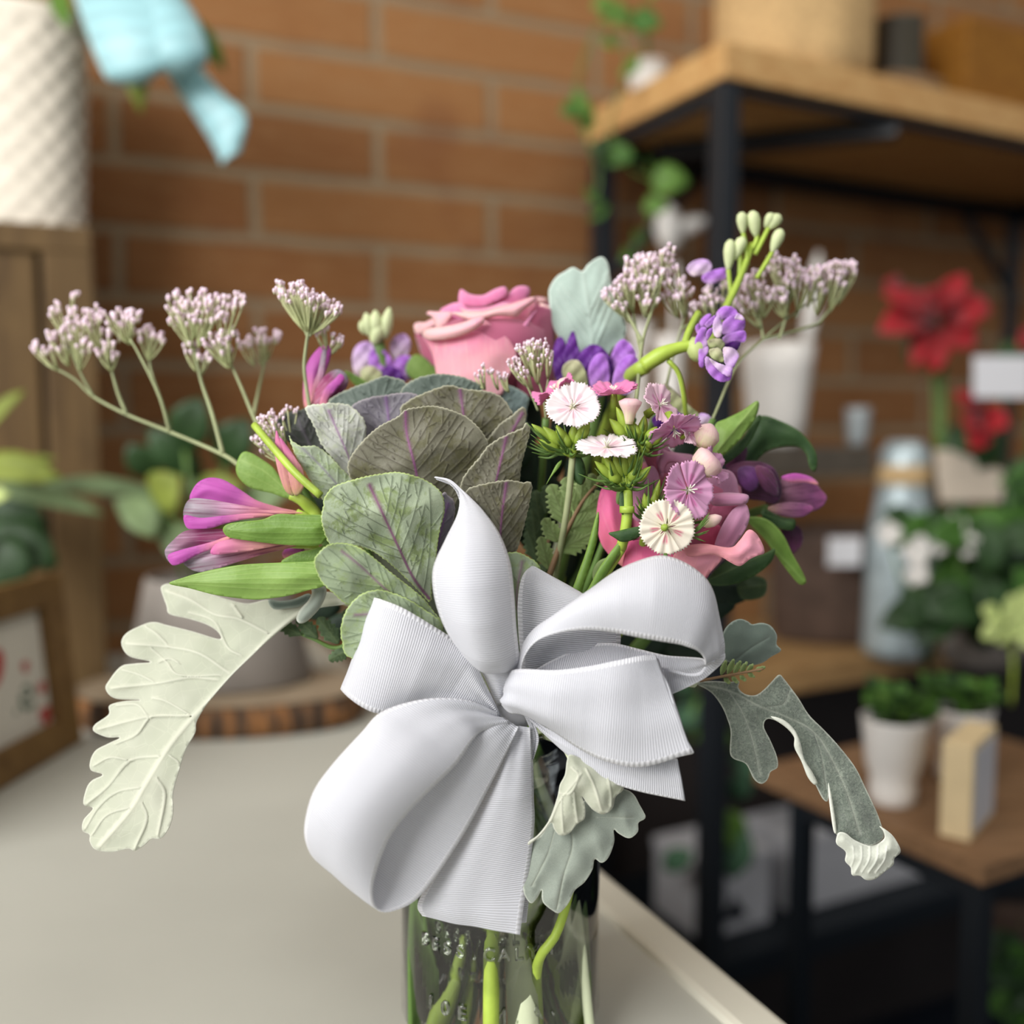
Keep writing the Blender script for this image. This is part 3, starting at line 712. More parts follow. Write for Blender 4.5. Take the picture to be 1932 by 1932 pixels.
for (u, v, r) in ((.64, .42, .055), (.79, .47, .018), (.86, .78, .03), (.86, .62, .02), (.55, .3, .03)):
    c0 = quadpt(u, v, Q) + fn_ * -.0085; mb = MB()
    q = [c0 + ex * r * .25 * math.cos(a) + ey * r * .25 * (math.sin(a) - .5 * abs(math.cos(a))) for a in np.linspace(0, 2 * math.pi, 25)[:-1]]
    mb.add(q + [p + fn_ * .0003 for p in q], [list(range(24)), list(range(47, 23, -1))] + [[i, (i + 1) % 24, (i + 1) % 24 + 24, i + 24] for i in range(24)])
    mb.obj('printed_heart', plain('print_red', '#a8403c', .7, .2), card, False)
tx = bpy.data.curves.new('lettering', 'FONT'); tx.body = 'home'; tx.size = .045; tx.extrude = .0003; tx.align_x = 'RIGHT'
tmp = bpy.data.objects.new('tmp', tx); COL.objects.link(tmp); me = bpy.data.meshes.new_from_object(tmp.evaluated_get(bpy.context.evaluated_depsgraph_get())); bpy.data.objects.remove(tmp); me.materials.clear(); me.materials.append(plain('print_green', '#3d5a48', .7, .2)); to = bpy.data.objects.new('lettering', me); COL.objects.link(to)
ex = (fr_TR - fr_TL) / FWd; eyu = -(fr_BL - fr_TL); eyu /= np.linalg.norm(eyu); zz = np.cross(ex, eyu)
Mx = Matrix.Identity(4); pp = quadpt(.82, .70, Q) - fn_ * .0083 - np.array(frame.location)
for r in range(3): Mx[r][0], Mx[r][1], Mx[r][2], Mx[r][3] = ex[r], eyu[r], zz[r], pp[r]
to.parent = card; to.matrix_local = Mx

# live-edge slab, grey pot
sc_ = at_y(415, 1300, .905); sc_[2] = TABZ + .0005; SLH = .028
slab = thing('wood_slab', sc_, 'round live-edge wooden slab lying on the counter behind the flowers', 'wood slab')
def lobed(prof, c, sx, sy, seed, amp=.02, seg=90):
    V = []; rs = np.random.RandomState(seed); a_ = rs.rand(4) * 6; n = len(prof)
    for r, z in prof:
        for k in range(seg):
            a = 2 * math.pi * k / seg; q = 1 + amp * (math.sin(3 * a + a_[0]) + .6 * math.sin(5 * a + a_[1]) + .3 * math.sin(11 * a + a_[2]))
            V.append((c[0] + sx * r * q * math.cos(a), c[1] + sy * r * q * math.sin(a), c[2] + z))
    F_ = [[i * seg + k, i * seg + (k + 1) % seg, (i + 1) * seg + (k + 1) % seg, (i + 1) * seg + k] for i in range(n - 1) for k in range(seg)]
    return V, F_
V, F_ = lobed([(.97, 0), (1.02, .006), (1.0, .018), (.965, SLH - .001)], sc_, .137, .082, 3); link('bark_rim', V, F_, BARK, slab)
V, F_ = lobed([(.0, SLH), (.5, SLH), (.965, SLH)], sc_, .137, .082, 3); link('top_face', V, F_, SLAB, slab)
V, F_ = lobed([(.0, 0), (.97, 0)], sc_, .137, .082, 3); link('underside', V, F_, SLAB, slab)
pc = at_y(415, 1240, .93); pc[2] = TABZ + SLH + .001
pot = thing('grey_planter', pc, 'matt grey flared planter standing on the wooden slab', 'plant pot')
mb = MB(); mb.lathe([(0, 0), (.085, 0), (.088, .004), (.068, .098), (.066, .1), (.062, .098), (.06, .085), (0, .085)], pc, 64, 1, .75); mb.obj('body', GREYC, pot)
mb = MB(); mb.lathe([(0, .0865), (.06, .0865)], pc, 30, 1, .75); mb.obj('soil', SOIL, pot)
gp = thing('grey_pot_plant', (pc[0], pc[1], pc[2] + .086), 'leafy plant with pale and dark green leaves in the grey planter', 'plant')
rs = random.Random(5)
for i, (x0, y0, x1, y1, w_, mm) in enumerate([(330, 1010, 215, 935, .036, GREENS), (420, 1000, 560, 900, .034, GREENS), (300, 960, 340, 890, .045, GREENY), (370, 960, 460, 905, .04, GREENY),
        (400, 1040, 300, 1010, .04, GREENS), (380, 900, 280, 800, .035, GREEND), (420, 880, 470, 780, .04, GREEND), (350, 850, 380, 740, .04, GREEND), (300, 900, 240, 830, .03, GREEND),
        (330, 940, 60, 905, .018, GREENS), (450, 1030, 370, 1045, .035, GREENS), (440, 940, 350, 905, .03, GREENS), (250, 940, 290, 1010, .035, GREENS)]):
    mb = MB(); d0 = .93 + rs.uniform(-.03, .02); leaf3(mb, P(x0, y0, d0), P(x1, y1, d0 - .02), w_, .12, (rs.uniform(-.3, .3), -1, .5)); mb.obj('leaf', mm, gp, thick=.0008)
    mb = MB(); mb.tube([np.array(gp.location) + np.array([rs.uniform(-.03, .03), 0, 0]), P(x0, y0, d0)], .0022, 6); mb.obj('stem', STEM_D, gp)
yp = thing('crate_plant', on_plane(20, 1440, TABZ) + np.array([-.05, .08, 0]), 'yellow-green strap-leaved plant at the left edge behind the picture frame', 'plant')
mb = MB(); mb.lathe([(0, 0), (.03, 0), (.036, .06), (.033, .06), (0, .055)], np.array(yp.location), 30); mb.obj('pot', GREYC, yp)
for (x0, y0, x1, y1, w_, mm, d0) in [(-60, 880, 120, 895, .03, GREENY, .86), (-40, 830, 50, 730, .016, GREENY, .86), (-30, 900, 110, 858, .014, GREENY, .88), (-30, 1000, 110, 1060, .05, GREEND, .9), (-40, 960, 90, 990, .05, GREEND, .92),
        (-40, 1040, 60, 1080, .05, GREEND, .88), (-40, 920, 200, 960, .02, GREENS, .9), (-60, 950, 20, 930, .02, LIMEF, .84)]:
    mb = MB(); leaf3(mb, P(x0, y0, d0), P(x1, y1, d0), w_, .1, (0, -1, .6)); mb.obj('leaf', mm, yp, thick=.0008)
mb = MB()
for x0, y0 in ((-60, 880), (-40, 1000), (-40, 940)): mb.tube([np.array(yp.location) + np.array([0, 0, .055]), P(x0, y0, .87)], .002, 6)
mb.obj('stems', STEM_D, yp)

# ---- tall shelf unit
ang = math.radians(27); SB = np.array([-math.sin(ang), math.cos(ang), 0]); SF = np.array([math.cos(ang), math.sin(ang), 0])   # towards the wall / along the front
SH0 = at_y(1366, 145, 1.11); zt = SH0[2]; ztop = at_y(1371, 74, 1.11)[2]; SDEP = .285; SLEN = 1.0
def so(z): return np.array([SH0[0], SH0[1], z])
unit = thing('shelf_unit', so(0), 'tall shelf unit of black metal posts and pale wooden boards against the brick wall', 'shelf unit')
mb = MB(); obox(mb, so(zt), SF, SB, (0, 0, 0), (SLEN, SDEP, ztop - zt)); mb.obj('top_board', WOODL, unit, False, bevel=.002)
PW = .026
def u_at(px, b, z=.9):
    return float(min(np.linspace(-.1, 1.4, 700), key=lambda u: abs(966 + F * (so(z) + SF * u + SB * b)[0] / ((so(z) + SF * u + SB * b - _C) @ _f) - px)))
def post(x, y, z0=0.0, z1=None, nm='post', m=BLACK):
    mb = MB(); obox(mb, so(z0), SF, SB, (x, y, 0), (x + PW, y + PW, (z1 or zt) - z0)); return mb.obj(nm, m, unit, False, bevel=.002)
post(.002, .004); post(.002, SDEP - PW - .002); post(SLEN - PW, .004); post(SLEN - PW, SDEP - PW - .002); post(u_at(1885, SDEP - PW), SDEP - PW - .002)
def rail(x0, y0, x1, y1, z, w_=.018, h=.024, nm='rail'):
    a = so(z - h) + SF * x0 + SB * y0; b = so(z - h) + SF * x1 + SB * y1; d_ = b - a; L = np.linalg.norm(d_); d_ /= L; s_ = np.array([-d_[1], d_[0], 0])
    mb = MB(); obox(mb, a, d_, s_, (0, 0, 0), (L, w_, h)); return mb.obj(nm, BLACK, unit, False)
rail(.03, SDEP - .022, SLEN - .03, SDEP - .022, zt - .002); rail(.02, .03, .02, SDEP - .03, zt - .002, .012, .014); rail(.30, .03, .10, SDEP - .03, zt - .002, .03, .02)
rail(u_at(1900, SDEP) - .01, .03, u_at(1900, SDEP) - .01, SDEP - .03, zt - .002, .03, .03); rail(.03, .01, SLEN - .03, .01, zt - .002, .01, .008)
mb = MB(); mb.tube([so(zt - .025) + SF * .17 + SB * (SDEP - .03), so(zt - .17) + SF * .03 + SB * (SDEP - .03)], .008, 6); mb.obj('brace', BLACK, unit)
mb = MB(); mb.tube([so(zt - .03) + SF * (u_at(1885, SDEP) - .14) + SB * (SDEP - .02), so(zt - .17) + SF * (u_at(1885, SDEP) - .005) + SB * (SDEP - .02)], .008, 6); mb.obj('brace', BLACK, unit)
z2 = at_y(1480, 845, 1.17)[2]; z3 = at_y(1484, 1262, 1.17)[2]; z4 = .375
for z, mm, nm in ((z2, WOODG, 'middle_board'), (z3, WOODB, 'lower_board'), (z4, WOODG, 'bottom_board')):
    mb = MB(); obox(mb, so(z), SF, SB, (.03, .012, -.034), ((u_at(1650, .01) if nm == 'middle_board' else SLEN - .03), SDEP - .03, 0)); mb.obj(nm, mm if nm != 'bottom_board' else NAVY, unit, False, bevel=.002)
TOPZ = ztop + .001
def onshelf(px, y_along, z):   # point on the bearing px at the given depth y, height z
    p = at_y(px, 900, y_along); return np.array([p[0], p[1], z])

# kraft planter on the top shelf
kc = onshelf(1478, 1.27, TOPZ); kr = .098
kraft = thing('kraft_planter', kc, 'tan kraft fabric planter standing on the corner of the top shelf', 'planter')
V = []; seg = 64
for i, (r, z) in enumerate([(.0, 0), (.92, 0), (.98, .006), (1.0, .03), (.99, .09), (1.0, .15), (1.02, .158), (1.02, .172), (.97, .172), (.95, .15), (0, .15)]):
    for k in range(seg):
        a = 2 * math.pi * k / seg; q = 1 + .012 * math.sin(9 * a) + .01 * math.sin(4 * a + z * 30)
        V.append((kc[0] + kr * r * q * math.cos(a), kc[1] + kr * .8 * r * q * math.sin(a), kc[2] + z))
link('body', V, [[i * seg + k, i * seg + (k + 1) % seg, (i + 1) * seg + (k + 1) % seg, (i + 1) * seg + k] for i in range(10) for k in range(seg)], TAN, kraft)
mb = MB(); leaf3(mb, kc + np.array([0, 0, .15]), kc + np.array([.05, 0, .26]), .03); leaf3(mb, kc + np.array([0, 0, .15]), kc + np.array([-.04, 0, .27]), .03)
mb.obj('foliage', GREENL, kraft, thick=.0008)
vc = onshelf(1665, 1.36, TOPZ)
can = thing('dark_tin', vc, 'dark grey tin can on the top shelf beside the kraft planter', 'tin')
mb = MB(); mb.lathe([(0, 0), (.034, 0), (.035, .004), (.034, .11), (.036, .114), (.033, .114), (.031, .1), (0, .1)], vc, 40); mb.obj('body', plain('dark_tin', '#4b463a', .5, .4), can)
hb_o = so(TOPZ) + SF * .46 + SB * .06
hbox = thing('honey_wood_box', hb_o, 'open honey-coloured wooden box on the top shelf at the right edge', 'box')
for lo, hi, nm in (((0, .012, 0), (.4, .16, .012), 'bottom'), ((0, 0, 0), (.4, .012, .13), 'front'), ((0, .16, 0), (.4, .172, .13), 'back'), ((0, .012, .012), (.012, .16, .13), 'side')):
    mb = MB(); obox(mb, hb_o, SF, SB, lo, hi); mb.obj(nm, WOODY, hbox, False, bevel=.0015)
rp_o = so(TOPZ) + SF * .30 + SB * .045
rope = thing('rope_coil', rp_o, 'coil of brown natural rope on the top shelf in front of the wooden box', 'rope')
mb = MB(); pts = []
for i in range(260):
    a = i / 26 * 2 * math.pi; r = .030 - .0 * i; k = i / 260; pts.append(rp_o + SF * (.06 + (.055 - .02 * ((i // 52) % 2)) * math.cos(a)) + SB * (.022 + .022 * math.sin(a)) + np.array([0, 0, .006 + .022 * k]))
mb.tube(pts, .0055, 8); mb.obj('coil', ROPE, rope)

# trailing vine from the top shelf
vp = onshelf(1215, 1.33, TOPZ)
vpot = thing('vine_pot', vp, 'small white pot of trailing ivy at the left end of the top shelf', 'plant pot')
mb = MB(); mb.lathe([(0, 0), (.022, 0), (.028, .05), (.025, .05), (.023, .045), (0, .045)], vp, 30); mb.obj('pot', WHITEC, vpot)
vine = thing('trailing_vine', vp + np.array([0, 0, .045]), 'thin trailing vine with bright green leaves hanging down the left post of the shelf unit', 'vine')
paths = [[(1205, 40, 1.25), (1150, 20, 1.2), (1110, 90, 1.2), (1085, 190, 1.2), (1110, 270, 1.2), (1130, 330, 1.21), (1120, 390, 1.21)], [(1215, 40, 1.22), (1170, 60, 1.18), (1185, 130, 1.18), (1150, 240, 1.2), (1190, 320, 1.21), (1250, 350, 1.22), (1225, 420, 1.23), (1190, 470, 1.23)]]
paths = [[p for p in pth] for pth in paths]
mb = MB()
for pth in paths: mb.tube([np.array(vine.location)] + [P(*p) for p in pth], .0016, 6, smooth_n=40)
mb.obj('stem', STEM_D, vine)
rs = random.Random(9)
for (x, y, w_, a, mm) in [(1165, 20, .04, 200, GREENV), (1215, 25, .045, 330, GREENL), (1190, 95, .045, 290, GREENV), (1150, 60, .03, 240, GREENV), (1100, 160, .05, 250, GREENV), (1085, 190, .04, 215, GREENL), (1110, 210, .035, 300, GREENV),
                         (1130, 255, .035, 300, GREEND), (1165, 300, .04, 10, GREENL), (1120, 340, .045, 260, GREENL), (1130, 375, .04, 280, GREENL), (1260, 355, .05, 20, GREENV), (1235, 375, .035, 330, GREENV), (1225, 340, .03, 100, GREENV),
                         (1205, 430, .03, 250, GREENL), (1185, 465, .03, 240, GREENL), (1140, 20, .03, 160, GREENV), (1235, 5, .04, 60, GREENV)]:
    d0 = 1.2 + rs.uniform(-.01, .02); L = w_ * 1.15 * F / d0; ar = math.radians(a); mb = MB()
    leaf3(mb, P(x - L * .4 * math.cos(ar), y - L * .4 * -math.sin(ar) * -1, d0), P(x + L * .5 * math.cos(ar), y - L * .5 * math.sin(ar), d0 - .01), w_ * .8, .1, (0, -1, .2), shape=.75); mb.obj('leaf', mm, vine, thick=.0006)

# middle shelf: white vases and red flowers
Z2 = z2 + .001
def vase(px, y, r, h, name, label, cat, mat=WHITEC, group=None, prof=None, base=None):
    c = onshelf(px, y, Z2 if base is None else base); o = thing(name, c, label, cat, group); mb = MB()
    pf = prof or [(0, 0), (.62, 0), (.7, .02), (.8, .3), (.92, .75), (1, 1), (.95, 1), (.85, .7), (.6, .08), (0, .08)]
    mb.lathe([(r * a, h * b) for a, b in pf], c, 40); mb.obj('body', mat, o); return o, c
hh = lambda y0, y1, d: (y1 - y0) / F * d
fv_, c_ = vase(1462, 1.24, .046, hh(592, 785, 1.22), 'tall_white_vase', 'tall tapered frosted white vase on the middle shelf behind the sea lavender', 'vase')
mb = MB(); mb.pod(c_ + np.array([.035, 0, hh(600, 785, 1.22)]), c_ + np.array([.048, 0, hh(420, 785, 1.22)]), .011, seg=10); mb.obj('handle', WHITEC, fv_)
o_, c_ = vase(1205, 1.30, .018, hh(560, 790, 1.28), 'white_candlestick', 'slim white candlestick behind the dusty miller leaf and purple stock', 'candlestick', prof=[(0, 0), (1.3, 0), (1.3, .03), (.5, .08), (.4, .3), (.7, .36), (.4, .42), (.5, .8), (.9, .95), (.9, 1), (0, 1)])
o_, c_ = vase(1262, 1.26, .021, hh(585, 790, 1.25), 'white_candlestick', 'white candlestick left of the front black post, shorter and wider', 'candlestick', prof=[(0, 0), (1.3, 0), (1.3, .03), (.6, .08), (.6, .3), (.9, .36), (.6, .42), (.8, .8), (1.1, .95), (1.1, 1), (0, 1)])
owl = thing('white_figurine', onshelf(1268, 1.33, Z2), 'small white bird-shaped figurine on a tall stand beside the black post', 'figurine')
mb = MB(); b0 = np.array(owl.location); mb.lathe([(0, 0), (.02, 0), (.02, .004), (.004, .01), (.004, .24), (.0, .245)], b0, 20); mb.obj('stand', WHITEC, owl)
mb = MB(); c0 = P(1268, 425, 1.33); mb.pod(c0 + np.array([-.0, 0, -.035]), c0 + np.array([-.008, 0, .03]), .02, seg=12); mb.pod(c0 + np.array([.0, 0, -.01]), c0 + np.array([.05, 0, .008]), .012, seg=10)
mb.obj('bird', WHITEC, owl)
def poinsettia(c, spread, label, pts, n_leaf=4, seed=0, base=None):
    o = thing('red_poinsettia', base, label, 'flower'); rs = random.Random(seed)
    for (x0, y0, x1, y1, w_) in pts:
        mb = MB(); leaf3(mb, P(x0, y0, c), P(x1, y1, c - .02 + rs.uniform(-.01, .01)), w_, .12, (rs.uniform(-.3, .3), -1, .4), fold=.3); mb.obj('bract', REDP, o, thick=.0008)
    for k in range(n_leaf):
        x0, y0 = pts[k % len(pts)][:2]; a = rs.uniform(3.4, 6.0); mb = MB(); leaf3(mb, P(x0, y0 + 10, c + .02), P(x0 + 90 * math.cos(a), y0 - 90 * math.sin(a), c + .02), .04, .1, (0, -1, .5)); mb.obj('leaf', GREEND, o, thick=.0008)
    mb = MB()
    for q in range(0, len(pts), 3): mb.tube([base, P(pts[q][0], pts[q][1], c + .01)], .003, 6)
    mb.obj('stem', STEM_D, o)
poinsettia(1.24, 1, 'upper red poinsettia bloom at the right, above the middle shelf', [(1770, 610, 1660, 545, .035), (1765, 600, 1820, 510, .035), (1760, 590, 1740, 545, .05), (1780, 610, 1860, 575, .04), (1750, 600, 1655, 620, .05), (1770, 620, 1840, 650, .05), (1760, 620, 1765, 700, .035), (1740, 600, 1700, 560, .045), (1775, 600, 1790, 560, .05), (1760, 610, 1720, 690, .025), (1700, 560, 1665, 530, .03), (1800, 590, 1870, 580, .04)], 3, 1, onshelf(1790, 1.38, z3 + .001))
poinsettia(1.20, 1, 'lower red poinsettia bloom hanging below the white price card', [(1850, 790, 1800, 735, .035), (1850, 795, 1905, 800, .04), (1850, 800, 1830, 845, .035), (1845, 790, 1815, 800, .03), (1855, 795, 1870, 760, .03)], 4, 2, onshelf(1880, 1.36, z3 + .001))
poinsettia(1.22, 1, 'red poinsettia bract cut by the right edge above the price card', [(1950, 640, 1918, 650, .03), (1950, 650, 1930, 620, .03)], 2, 3, onshelf(1950, 1.36, z3 + .001))
pk = thing('price_card', onshelf(1890, 1.33, z3 + .001), 'blank white price card on a pick, between the red poinsettia blooms', 'card')
cq = [P(1838, 672, 1.17), P(1945, 672, 1.19), P(1945, 750, 1.19), P(1838, 750, 1.17)]; nq = np.cross(cq[1] - cq[0], cq[3] - cq[0]); nq /= np.linalg.norm(nq)
mb = MB(); mb.add(cq + [c + nq * .0015 for c in cq], [[0, 1, 2, 3], [7, 6, 5, 4], [0, 4, 5, 1], [1, 5, 6, 2], [2, 6, 7, 3], [3, 7, 4, 0]]); mb.obj('card', WHITEP, pk, False)
mb = MB(); mb.tube([P(1890, 748, 1.182), np.array(pk.location) + np.array([0, 0, .002])], .0015, 6); mb.obj('pick', STEM_D, pk)
jr, c_ = vase(1615, 1.30, .017, hh(690, 760, 1.3), 'small_glass_votive', 'small pale glass votive on the middle shelf left of the poinsettia', 'votive', mat=plain('votive_glass', '#9fa6a8', .2, .5))
br_ = thing('tan_wood_block', onshelf(1378, 1.33, Z2), 'upright tan wooden block beside the frosted vase', 'wood block')
mb = MB(); obox(mb, np.array(br_.location), SF, SB, (-.014, 0, 0), (.014, .02, .075)); mb.obj('block', WOODB, br_, False, bevel=.001)

# lower board: tray, bottle, card, green plants
Z3 = z3 + .001
tc_ = at_y(1590, 1150, 1.34); tc_[2] = Z3
tray = thing('dark_basket_tray', tc_, 'dark brown oval basket with a white tag, on the lower shelf', 'basket')
mb = MB(); hT = at_y(1590, 1005, 1.28)[2] - Z3; mb.lathe([(0, 0), (.078, 0), (.084, .01), (.09, hT * .9), (.092, hT), (.086, hT), (.08, .012), (0, .012)], tc_, 60, 1.15, .62); mb.obj('body', DARKBR, tray)
mb = MB(); mb.lathe([(.0, hT * .93), (.086, hT * .93)], tc_, 40, 1.15, .6); mb.obj('filling', plain('raffia', '#7c6248', .9, .1, 90, .4, .5), tray)
pt_ = P(1594, 1041, 1.255); ex_ = np.array([1, .1, 0]); mb = MB(); obox(mb, pt_, ex_, np.array([0, 1, 0]), (-.022, 0, -.018), (.022, .0015, .018)); mb.obj('tag', WHITEP, tray, False)
gb = at_y(1700, 1100, 1.25); gb[2] = Z3
bot = thing('galvanized_jug', gb, 'pale blue-grey metal jug with a cork-coloured band, on the lower shelf', 'jug')
hJ = at_y(1690, 832, 1.25)[2] - Z3; mb = MB(); mb.lathe([(0, 0), (.043, 0), (.046, .01), (.042, hJ * .55), (.032, hJ * .8), (.03, hJ * .95), (.02, hJ), (0, hJ)], gb, 48); mb.obj('body', GALV, bot)
mb = MB(); mb.lathe([(.034, hJ * .80), (.036, hJ * .82), (.0335, hJ * .88), (.032, hJ * .89)], gb, 40); mb.obj('band', plain('cork_band', '#b59a72', .8, .1), bot)
mb = MB(); mb.tube([gb + np.array([.03, -.01, hJ * .85]), gb + np.array([.07, -.01, hJ * .75]), gb + np.array([.075, -.01, hJ * .45]), gb + np.array([.042, -.01, hJ * .3])], .006, 8, smooth_n=20); mb.obj('handle', plain('zinc_handle', '#8b8c8c', .5, .4), bot)
cb = at_y(1832, 1100, 1.20); cb[2] = Z3
cb_t = thing('cream_sign', P(1832, 962, 1.24), 'cream card sign standing above the green plants at right', 'sign')
q_ = [P(1765, 850, 1.2), P(1790, 848, 1.2), P(1898, 890, 1.23), P(1890, 946, 1.23), P(1775, 948, 1.2)]
mb = MB(); nb = np.array([.25, .97, 0]) * .012; mb.add(q_ + [c + nb for c in q_], [[4, 3, 2, 1, 0], [5, 6, 7, 8, 9]] + [[i, (i + 1) % 5, (i + 1) % 5 + 5, i + 5] for i in range(5)]); mb.obj('board', CREAMBOX, cb_t, False, bevel=.001)
mb = MB(); mb.tube([P(1832, 946, 1.225), np.array([cb[0], cb[1] + .02, Z3])], .004, 8); mb.obj('stake', WOODM, cb_t)
def bush(name, label, base, items, mat, seed=0, cat='plant', potm=None, potp=None, group=None):
    o = thing(name, base, label, cat, group); rs = random.Random(seed)
    if potp:
        mb = MB(); mb.lathe(potp, base, 48); mb.obj('pot', potm, o)
    mb = MB()
    for (x, y, d0, w_) in items[::4]: mb.tube([np.asarray(base) + np.array([0, 0, potp[-1][1] if potp else 0]), P(x, y, d0 + .005)], .0016, 5)
    mb.obj('stems', STEM_D, o)
    for (x, y, d0, w_) in items:
        a = rs.uniform(0, 6.28); L = w_ * 1.5 * F / d0 / 2; mb = MB()
        leaf3(mb, P(x - L * math.cos(a), y + L * math.sin(a), d0 + .005), P(x + L * math.cos(a), y - L * math.sin(a), d0 - .006), w_, .12, (rs.uniform(-.5, .5), -1, rs.uniform(0, .9)))
        mb.obj('leaf', mat if rs.random() < .75 else (GREENL if mat is GREEND else GREENV), o, thick=.0006)
    return o
rs = random.Random(21)
its = [(rs.uniform(1780, 1950), rs.uniform(985, 1180), 1.12 + rs.uniform(-.04, .05), rs.uniform(.03, .05)) for _ in range(44)] + [(rs.uniform(1700, 1790), rs.uniform(1100, 1180), 1.11, .04) for _ in range(10)]
its += [(1690 + rs.uniform(0, 60), rs.uniform(975, 1010), 1.14, .03) for _ in range(4)] + [(rs.uniform(1915, 1950), rs.uniform(890, 970), 1.16, .04) for _ in range(6)]
bush('leafy_green_plant', 'full dark green leafy plant on the lower shelf at the right edge', onshelf(1870, 1.2, Z3), its, GREEND, 4, potm=GREYC, potp=[(0, 0), (.045, 0), (.055, .05), (.05, .05), (0, .045)])
wf = thing('white_flowers', onshelf(1760, 1.16, Z3), 'small white blossoms in front of the green plant, right of the metal jug', 'flowers')
rs = random.Random(3)
for (x, y, r) in [(1675, 1005, 26), (1728, 1035, 30), (1728, 1080, 26), (1800, 990, 24), (1825, 1028, 24), (1770, 1030, 18)]:
    mb = MB(); c0 = P(x, y, 1.08)
    for k in range(5):
        a = k * 1.2566 + rs.random(); rr = r / F * 1.08; leaf3(mb, c0, c0 + np.array([rr * math.cos(a), -.003, rr * math.sin(a)]), rr * .95, .05, (0, -1, 0))
    mb.obj('blossom', WHITEC, wf, thick=.0006)
    
mb = MB()
for (x, y, r) in [(1675, 1005, 26), (1728, 1080, 26), (1825, 1028, 24), (1800, 990, 24)]: mb.tube([np.array(wf.location), P(x, y, 1.085)], .0016, 6)
mb.obj('stems', STEM_D, wf)
lf = thing('lime_hydrangea', P(1905, 1200, .98), 'pale lime green flower head at the right edge', 'flower')
for k in range(14):
    a = k * 2.4; rr = .005 * math.sqrt(k) ; c0 = P(1903, 1165, .98) + np.array([rr * 1.6 * math.cos(a), -.005 - .01 * rs.random(), rr * 1.3 * math.sin(a)]); mb = MB()
    leaf3(mb, c0 - np.array([.008 * math.cos(a), 0, .008 * math.sin(a)]), c0 + np.array([.011 * math.cos(a), -.003, .011 * math.sin(a)]), .017, .02, (0, -1, .05)); mb.obj('petal', LIMEF, lf, thick=.0006)
mb = MB(); mb.tube([P(1905, 1185, .985), P(1912, 1250, .99), P(1908, 1330, 1.0)], .0018, 8, smooth_n=10); mb.obj('stem', STEM_L, lf)

# small front stand with pots
st_c = P(1855, 1634, .75); st_b = P(1450, 1464, .955); ST = st_c[2]
SU = st_b - st_c; SU[2] = 0; Ls = np.linalg.norm(SU); SU /= Ls; SV = np.array([-SU[1], SU[0], 0]); SV = SV if SV[0] > 0 else -SV
def sto(z): return np.array([st_c[0], st_c[1], z])
stand = thing('plant_stand', sto(0), 'low black metal plant stand with a light wooden top, lower right', 'plant stand')
mb = MB(); obox(mb, sto(ST - .017), SU, SV, (0, 0, 0), (Ls + .02, .30, .017)); mb.obj('board', WOODS, stand, False, bevel=.0015)
for (a, b) in ((.004, .004), (Ls * .82, .004), (.004, .275), (Ls * .82, .275)):
    mb = MB(); obox(mb, sto(0), SU, SV, (a, b, 0), (a + .017, b + .017, ST - .017)); mb.obj('leg', BLACK if a < .1 else NAVY, stand, False, bevel=.001)
mb = MB(); obox(mb, sto(ST - .034), SU, SV, (.02, .006, 0), (Ls * .82, .018, .016)); mb.obj('apron', BLACK, stand, False)
SPOT = ST + .0008
def onst(px, py): return on_plane(px, py, SPOT)
def spot_pot(px, pyb, r, h, label, n, seed):
    c = onst(px, pyb); c[1] += r * .8; c[0] += r * .8 * (px - 966) / F
    items = []; rs = random.Random(seed); cy = (c - _C) @ _f; tp = CAMZ
    q = thing('white_plant_pot', c, label, 'plant pot', 'white pots of greenery on the plant stand'); mb = MB()
    mb.lathe([(0, 0), (r * .66, 0), (r * .70, .003), (r * .72, .016), (r * .66, .021), (r * .84, h * .45), (r, h * .97), (r * 1.01, h), (r * .93, h), (r * .85, h * .8), (0, h * .8)], c, 48); mb.obj('pot', WHITEC, q)
    mb = MB(); mb.lathe([(0, h * .88), (r * .9, h * .88)], c, 24); mb.obj('soil', SOIL, q)
    for i in range(n):
        a = rs.uniform(0, 6.28); e = rs.uniform(.2, 1.4); rr = r * rs.uniform(.2, 1.25); b0 = c + np.array([rr * .8 * math.cos(a), rr * .8 * math.sin(a), h * .9 + r * .75 * math.sin(e) * rs.random() + .004])
        t0 = b0 + np.array([math.cos(a) * .012, math.sin(a) * .012, .008 + .010 * rs.random()]); mb = MB(); leaf3(mb, b0, t0, .014, .2, (0, -.3, 1)); mb.obj('leaf', GREENL if rs.random() < .6 else GREENV if rs.random() < .4 else GREEND, q, thick=.0005)
    return q
spot_pot(1683, 1530, .0285, .077, 'front white pot of small-leaved greenery on the plant stand', 85, 1)
spot_pot(1808, 1484, .0290, .069, 'rear white pot of small-leaved greenery, half behind the front one', 85, 2)
fb = onst(1830, 1590); fbd = onst(1930, 1470) - fb; fbd /= np.linalg.norm(fbd); fbs = np.array([-fbd[1], fbd[0], 0])
blk = thing('wooden_block_sign', fb, 'pale wooden block frame with a grey face, on the plant stand beside the white pots', 'block sign')
hB = (1590 - 1402) / F * .78; mb = MB(); obox(mb, fb, fbd, fbs, (0, 0, 0), (.075, .024, hB)); mb.obj('block', plain('pale_block', '#dcc69c', .6, .2, 30, .1), blk, False, bevel=.001)
mb = MB(); obox(mb, fb, fbd, fbs, (.006, -.001, .006), (.069, -.0002, hB - .006)); mb.obj('face', GREYB, blk, False)

